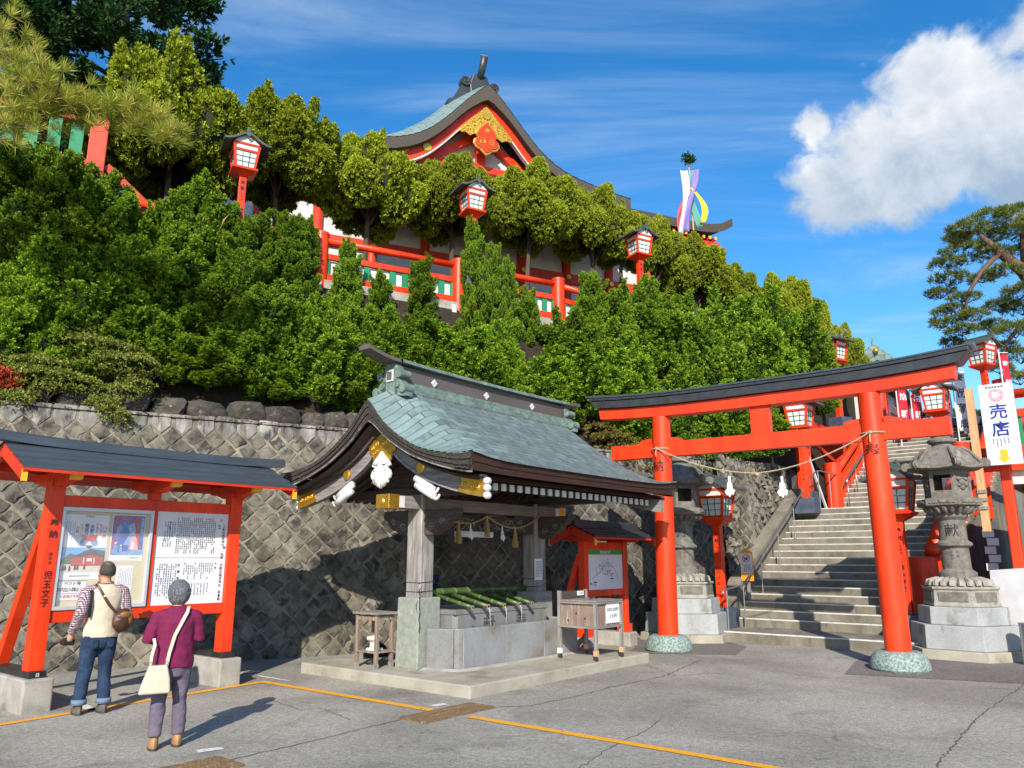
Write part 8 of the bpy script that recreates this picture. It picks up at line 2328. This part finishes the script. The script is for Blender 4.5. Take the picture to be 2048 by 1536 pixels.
for q in (-1, 1):
    MB().prism([(q*.045, .80), (q*.115, .80), (q*.115, .725), (q*.08, .705), (q*.045, .725)], 'y', -.134, -.122).build('pocket', M['jeans'], man, bevel=.004)
for f_ in (fL, fR):
    MB().tube([f_+Vector((0, -.005, .075)), f_+Vector((0, -.005, .02))], [.078, .08], 14).build('cuff', M['jeans_cuff'], man, smooth=True)
    b_ = MB(); rings(b_, [(f_.x, f_.y+.045, .0, .046, .125), (f_.x, f_.y+.045, .028, .048, .128), (f_.x, f_.y+.035, .06, .045, .115), (f_.x, f_.y+.005, .095, .042, .07), (f_.x, f_.y-.005, .115, .040, .055)], 16)
    s9 = b_.build('shoe', M['shoe_grey'], man, autosmooth=True)
    b_ = MB(); rings(b_, [(f_.x, f_.y+.045, -.004, .049, .131), (f_.x, f_.y+.045, .022, .050, .132)], 16); b_.build('sole', M['sole'], s9)
    for i in range(4): MB().tube([(f_.x-.025, f_.y+.06+.02*i, .085-.010*i), (f_.x, f_.y+.06+.02*i, .096-.012*i), (f_.x+.025, f_.y+.06+.02*i, .085-.010*i)], .004, 5).build('lace', M['black_plastic'], s9)
sb = thing('shoulder_bag', 'small brown leather sling bag worn on the back of the man in the vest', 'bag', man_p+Vector((0, 0, 0)), man_rz)
b_ = MB(); b_.ball((.165, -.165, .99), .105, .065, .125, 16, 10); b_.ball((.19, -.15, 1.06), .075, .06, .075, 12, 8)
fleshy(b_, 'pouch', M['brown_leather'], sb, .008, 3, .02, .06)
b_ = MB(); b_.ball((.235, -.17, 1.02), .05, .055, .085, 12, 8); b_.ball((.18, -.215, 1.06), .06, .025, .04, 12, 8)
b_.build('flap', M['tan_leather'], sb, smooth=True)
def ribbon(pts_, w_, th, wdir):
    b_ = MB(); wdir = Vector(wdir).normalized(); v = []
    for i, p in enumerate(pts_):
        p = Vector(p); d = (Vector(pts_[min(i+1, len(pts_)-1)])-Vector(pts_[max(i-1, 0)])).normalized(); sd = (wdir-d*wdir.dot(d)).normalized(); u = d.cross(sd)
        v += [p-sd*w_/2-u*th/2, p+sd*w_/2-u*th/2, p+sd*w_/2+u*th/2, p-sd*w_/2+u*th/2]
    b_.add(v, [(4*i+k2, 4*i+(k2+1) % 4, 4*(i+1)+(k2+1) % 4, 4*(i+1)+k2) for i in range(len(pts_)-1) for k2 in range(4)] + [(3, 2, 1, 0), tuple(4*(len(pts_)-1)+k2 for k2 in range(4))])
    return b_
ribbon([(-.10, .10, 1.33), (-.105, .02, 1.40), (-.10, -.07, 1.38), (-.06, -.125, 1.30), (.01, -.155, 1.18), (.08, -.165, 1.10), (.13, -.17, 1.05)], .032, .006, (1, 0, .9)).build('strap', M['brown_leather'], sb)
ribbon([(-.165, .10, 1.28), (-.165, .0, 1.385), (-.165, -.10, 1.32), (-.172, -.135, 1.18), (-.17, -.11, 1.04)], .03, .006, (1, -.1, .2)).build('back_strap', M['black_plastic'], sb)
cm = thing('camera', 'black camera held in the left hand of the man in the vest', 'camera', man_p, man_rz)
MB().box(-.345, -.225, .10, .16, .735, .82).build('camera_body', M['black_plastic'], cm, bevel=.012)
MB().tube([(-.30, .16, .775), (-.315, .24, .765)], [.036, .033], 16).build('camera_lens', M['black_plastic'], cm, autosmooth=True)
# ---------------------------------------------------------------- woman in maroon
wo_p = Vector((-3.17, 7.60, 0)); wo_rz = R(118-90)
wom = thing('person', 'grey-haired woman in a maroon cardigan and mauve trousers seen from behind', 'person', wo_p, wo_rz)
bd_ = MB(); hc = (0, .025, 1.36)
rm_w, k_w = head(bd_, hc, .228, -.05, .15)
bd_.tube([(0, -.005, 1.20), (0, .0, 1.26), (0, .015, 1.33)], [.055, .05, .05], 12)
rings(bd_, [(0, 0, .72, .135, .09), (0, 0, .86, .13, .095), (0, 0, 1.0, .125, .09), (0, -.01, 1.12, .145, .095), (0, -.01, 1.19, .13, .078), (0, 0, 1.24, .06, .055)], 18)
Ls, Rs = Vector((-.16, -.01, 1.18)), Vector((.16, -.01, 1.18))
Le, Re = Vector((-.235, -.01, .955)), Vector((.215, .0, .955))
Lw, Rw = Vector((-.02, .175, .96)), Vector((.03, .185, .985))
for s0, e0, w0 in ((Ls, Le, Lw), (Rs, Re, Rw)):
    bd_.tube([s0, s0.lerp(e0, .5), e0, e0.lerp(w0, .35), w0], [.045, .04, .034, .032, .024], 10)
hand(bd_, Lw, (.9, .3, .0), -1, .5, (0, 1, -.3)); hand(bd_, Rw, (-.9, .25, -.05), 1, .5, (0, 1, -.3))
hipL, hipR = Vector((-.08, 0, .76)), Vector((.08, 0, .76)); fL, fR = Vector((-.105, -.015, .075)), Vector((.10, .05, .075))
for h_, f_ in ((hipL, fL), (hipR, fR)):
    kn = h_.lerp(f_, .52)+Vector((0, .025, 0)); bd_.tube([h_, h_.lerp(kn, .5), kn, kn.lerp(f_, .4), f_], [.075, .065, .048, .045, .032], 10)
    bd_.tube([f_, f_+Vector((0, .06, -.04)), f_+Vector((0, .13, -.05))], [.034, .032, .026], 8)
fleshy(bd_, 'body', M['skin'], wom, .0085, 2)
def bob(a_, e_):
    front = abs(math.atan2(math.sin(a_), math.cos(a_)))
    if front < .9 and e_ < .55: return .70
    return 1.20+.02*math.sin(a_*13+e_*3) + .12*max(0, -.2-e_) - (.06*max(0, e_-.6))
hr_ = cap_shell(rm_w, k_w, hc, bob, 40, 18); ruffle(hr_.build('hair', M['hair_grey'], wom, smooth=True), .009)
for q in (-1, 1):
    e_ = Vector(hc)+rm_w @ (Vector((q*.028, .087, .008))*k_w); MB().ball(tuple(e_), .0085).build('eye', M['black_plastic'], wom, smooth=True)
cg_ = MB()
rings(cg_, [(0, .0, .70, .175, .132), (0, 0, .74, .178, .135), (0, 0, .86, .168, .128), (0, -.005, 1.0, .162, .125), (0, -.015, 1.11, .170, .122), (0, -.012, 1.18, .152, .098), (0, -.005, 1.225, .095, .075), (0, 0, 1.255, .066, .06)], 22)
for s0, e0, w0 in ((Ls, Le, Lw), (Rs, Re, Rw)):
    cg_.tube([Vector((s0.x*.3, s0.y, s0.z-.03)), Vector((s0.x*.65, s0.y, s0.z-.012)), s0.lerp(e0, .12), s0.lerp(e0, .5), e0, e0.lerp(w0, .4), e0.lerp(w0, .8)], [.055, .064, .066, .061, .057, .052, .044], 14)
fleshy(cg_, 'cardigan', M['maroon_knit'], wom, .011, 5, .018, .10)
for s0, e0, w0 in ((Ls, Le, Lw), (Rs, Re, Rw)):
    MB().tube([e0.lerp(w0, .78), e0.lerp(w0, .98)], [.036, .03], 12).build('inner_cuff', M['navy_knit'], wom, smooth=True)
tz_ = MB()
rings(tz_, [(0, 0, .62, .145, .105), (0, 0, .70, .160, .118), (0, 0, .78, .155, .115)], 18)
for h_, f_ in ((hipL, fL), (hipR, fR)):
    kn = h_.lerp(f_, .52)+Vector((0, .025, 0)); tz_.tube([h_-Vector((0, 0, .0)), h_.lerp(kn, .4), h_.lerp(kn, .8), kn, kn.lerp(f_, .5), f_+Vector((0, -.005, .03))], [.094, .086, .072, .067, .062, .058], 14)
fleshy(tz_, 'trousers', M['mauve_trousers'], wom, .011, 4, .026, .09)
for f_ in (fL, fR):
    b_ = MB(); rings(b_, [(f_.x, f_.y+.04, .0, .043, .115), (f_.x, f_.y+.04, .03, .045, .118), (f_.x, f_.y+.03, .06, .042, .105), (f_.x, f_.y+.0, .09, .039, .062), (f_.x, f_.y-.008, .105, .037, .05)], 16)
    s9 = b_.build('shoe', M['shoe_tan'], wom, autosmooth=True)
    b_ = MB(); rings(b_, [(f_.x, f_.y+.04, -.004, .046, .121), (f_.x, f_.y+.04, .02, .047, .122)], 16); b_.build('sole', M['sole'], s9)
    for i in range(3): MB().tube([(f_.x-.022, f_.y+.055+.02*i, .078-.010*i), (f_.x, f_.y+.055+.02*i, .09-.011*i), (f_.x+.022, f_.y+.055+.02*i, .078-.010*i)], .004, 5).build('lace', M['cream_leather'], s9)
hb = thing('shoulder_bag', 'cream leather shoulder bag hanging at the left hip of the woman', 'bag', wo_p, wo_rz)
b_ = MB(); b_.add([(-.285, -.20, .50), (-.02, -.20, .50), (-.03, -.205, .62), (-.06, -.20, .745), (-.215, -.20, .745), (-.26, -.205, .60), (-.285, -.12, .50), (-.02, -.12, .50), (-.03, -.12, .62), (-.06, -.13, .745), (-.215, -.13, .745), (-.26, -.12, .60)],
     [(0, 1, 2, 5), (5, 2, 3, 4), (11, 8, 7, 6), (10, 9, 8, 11), (0, 6, 7, 1), (1, 7, 8, 2), (2, 8, 9, 3), (3, 9, 10, 4), (4, 10, 11, 5), (5, 11, 6, 0)])
b_.build('bag_body', M['cream_leather'], hb, bevel=.018, seg=3)
ribbon([(-.07, -.165, .74), (-.055, -.165, .85), (-.02, -.155, 1.0), (.035, -.145, 1.12), (.075, -.115, 1.20), (.09, -.05, 1.245), (.09, .03, 1.225), (.07, .09, 1.15)], .030, .006, (1, 0, .25)).build('strap', M['cream_leather'], hb)
ribbon([(-.205, -.165, .74), (-.20, -.165, .83), (-.18, -.15, .92), (-.19, -.08, .97)], .026, .006, (1, 0, .25)).build('strap', M['cream_leather'], hb)
for x in (-.07, -.205): MB().tube([(x+.012*math.cos(t), -.168, .76+.018*math.sin(t)) for t in [i*math.pi/5 for i in range(11)]], .004, 5).build('buckle', M['steel'], hb)
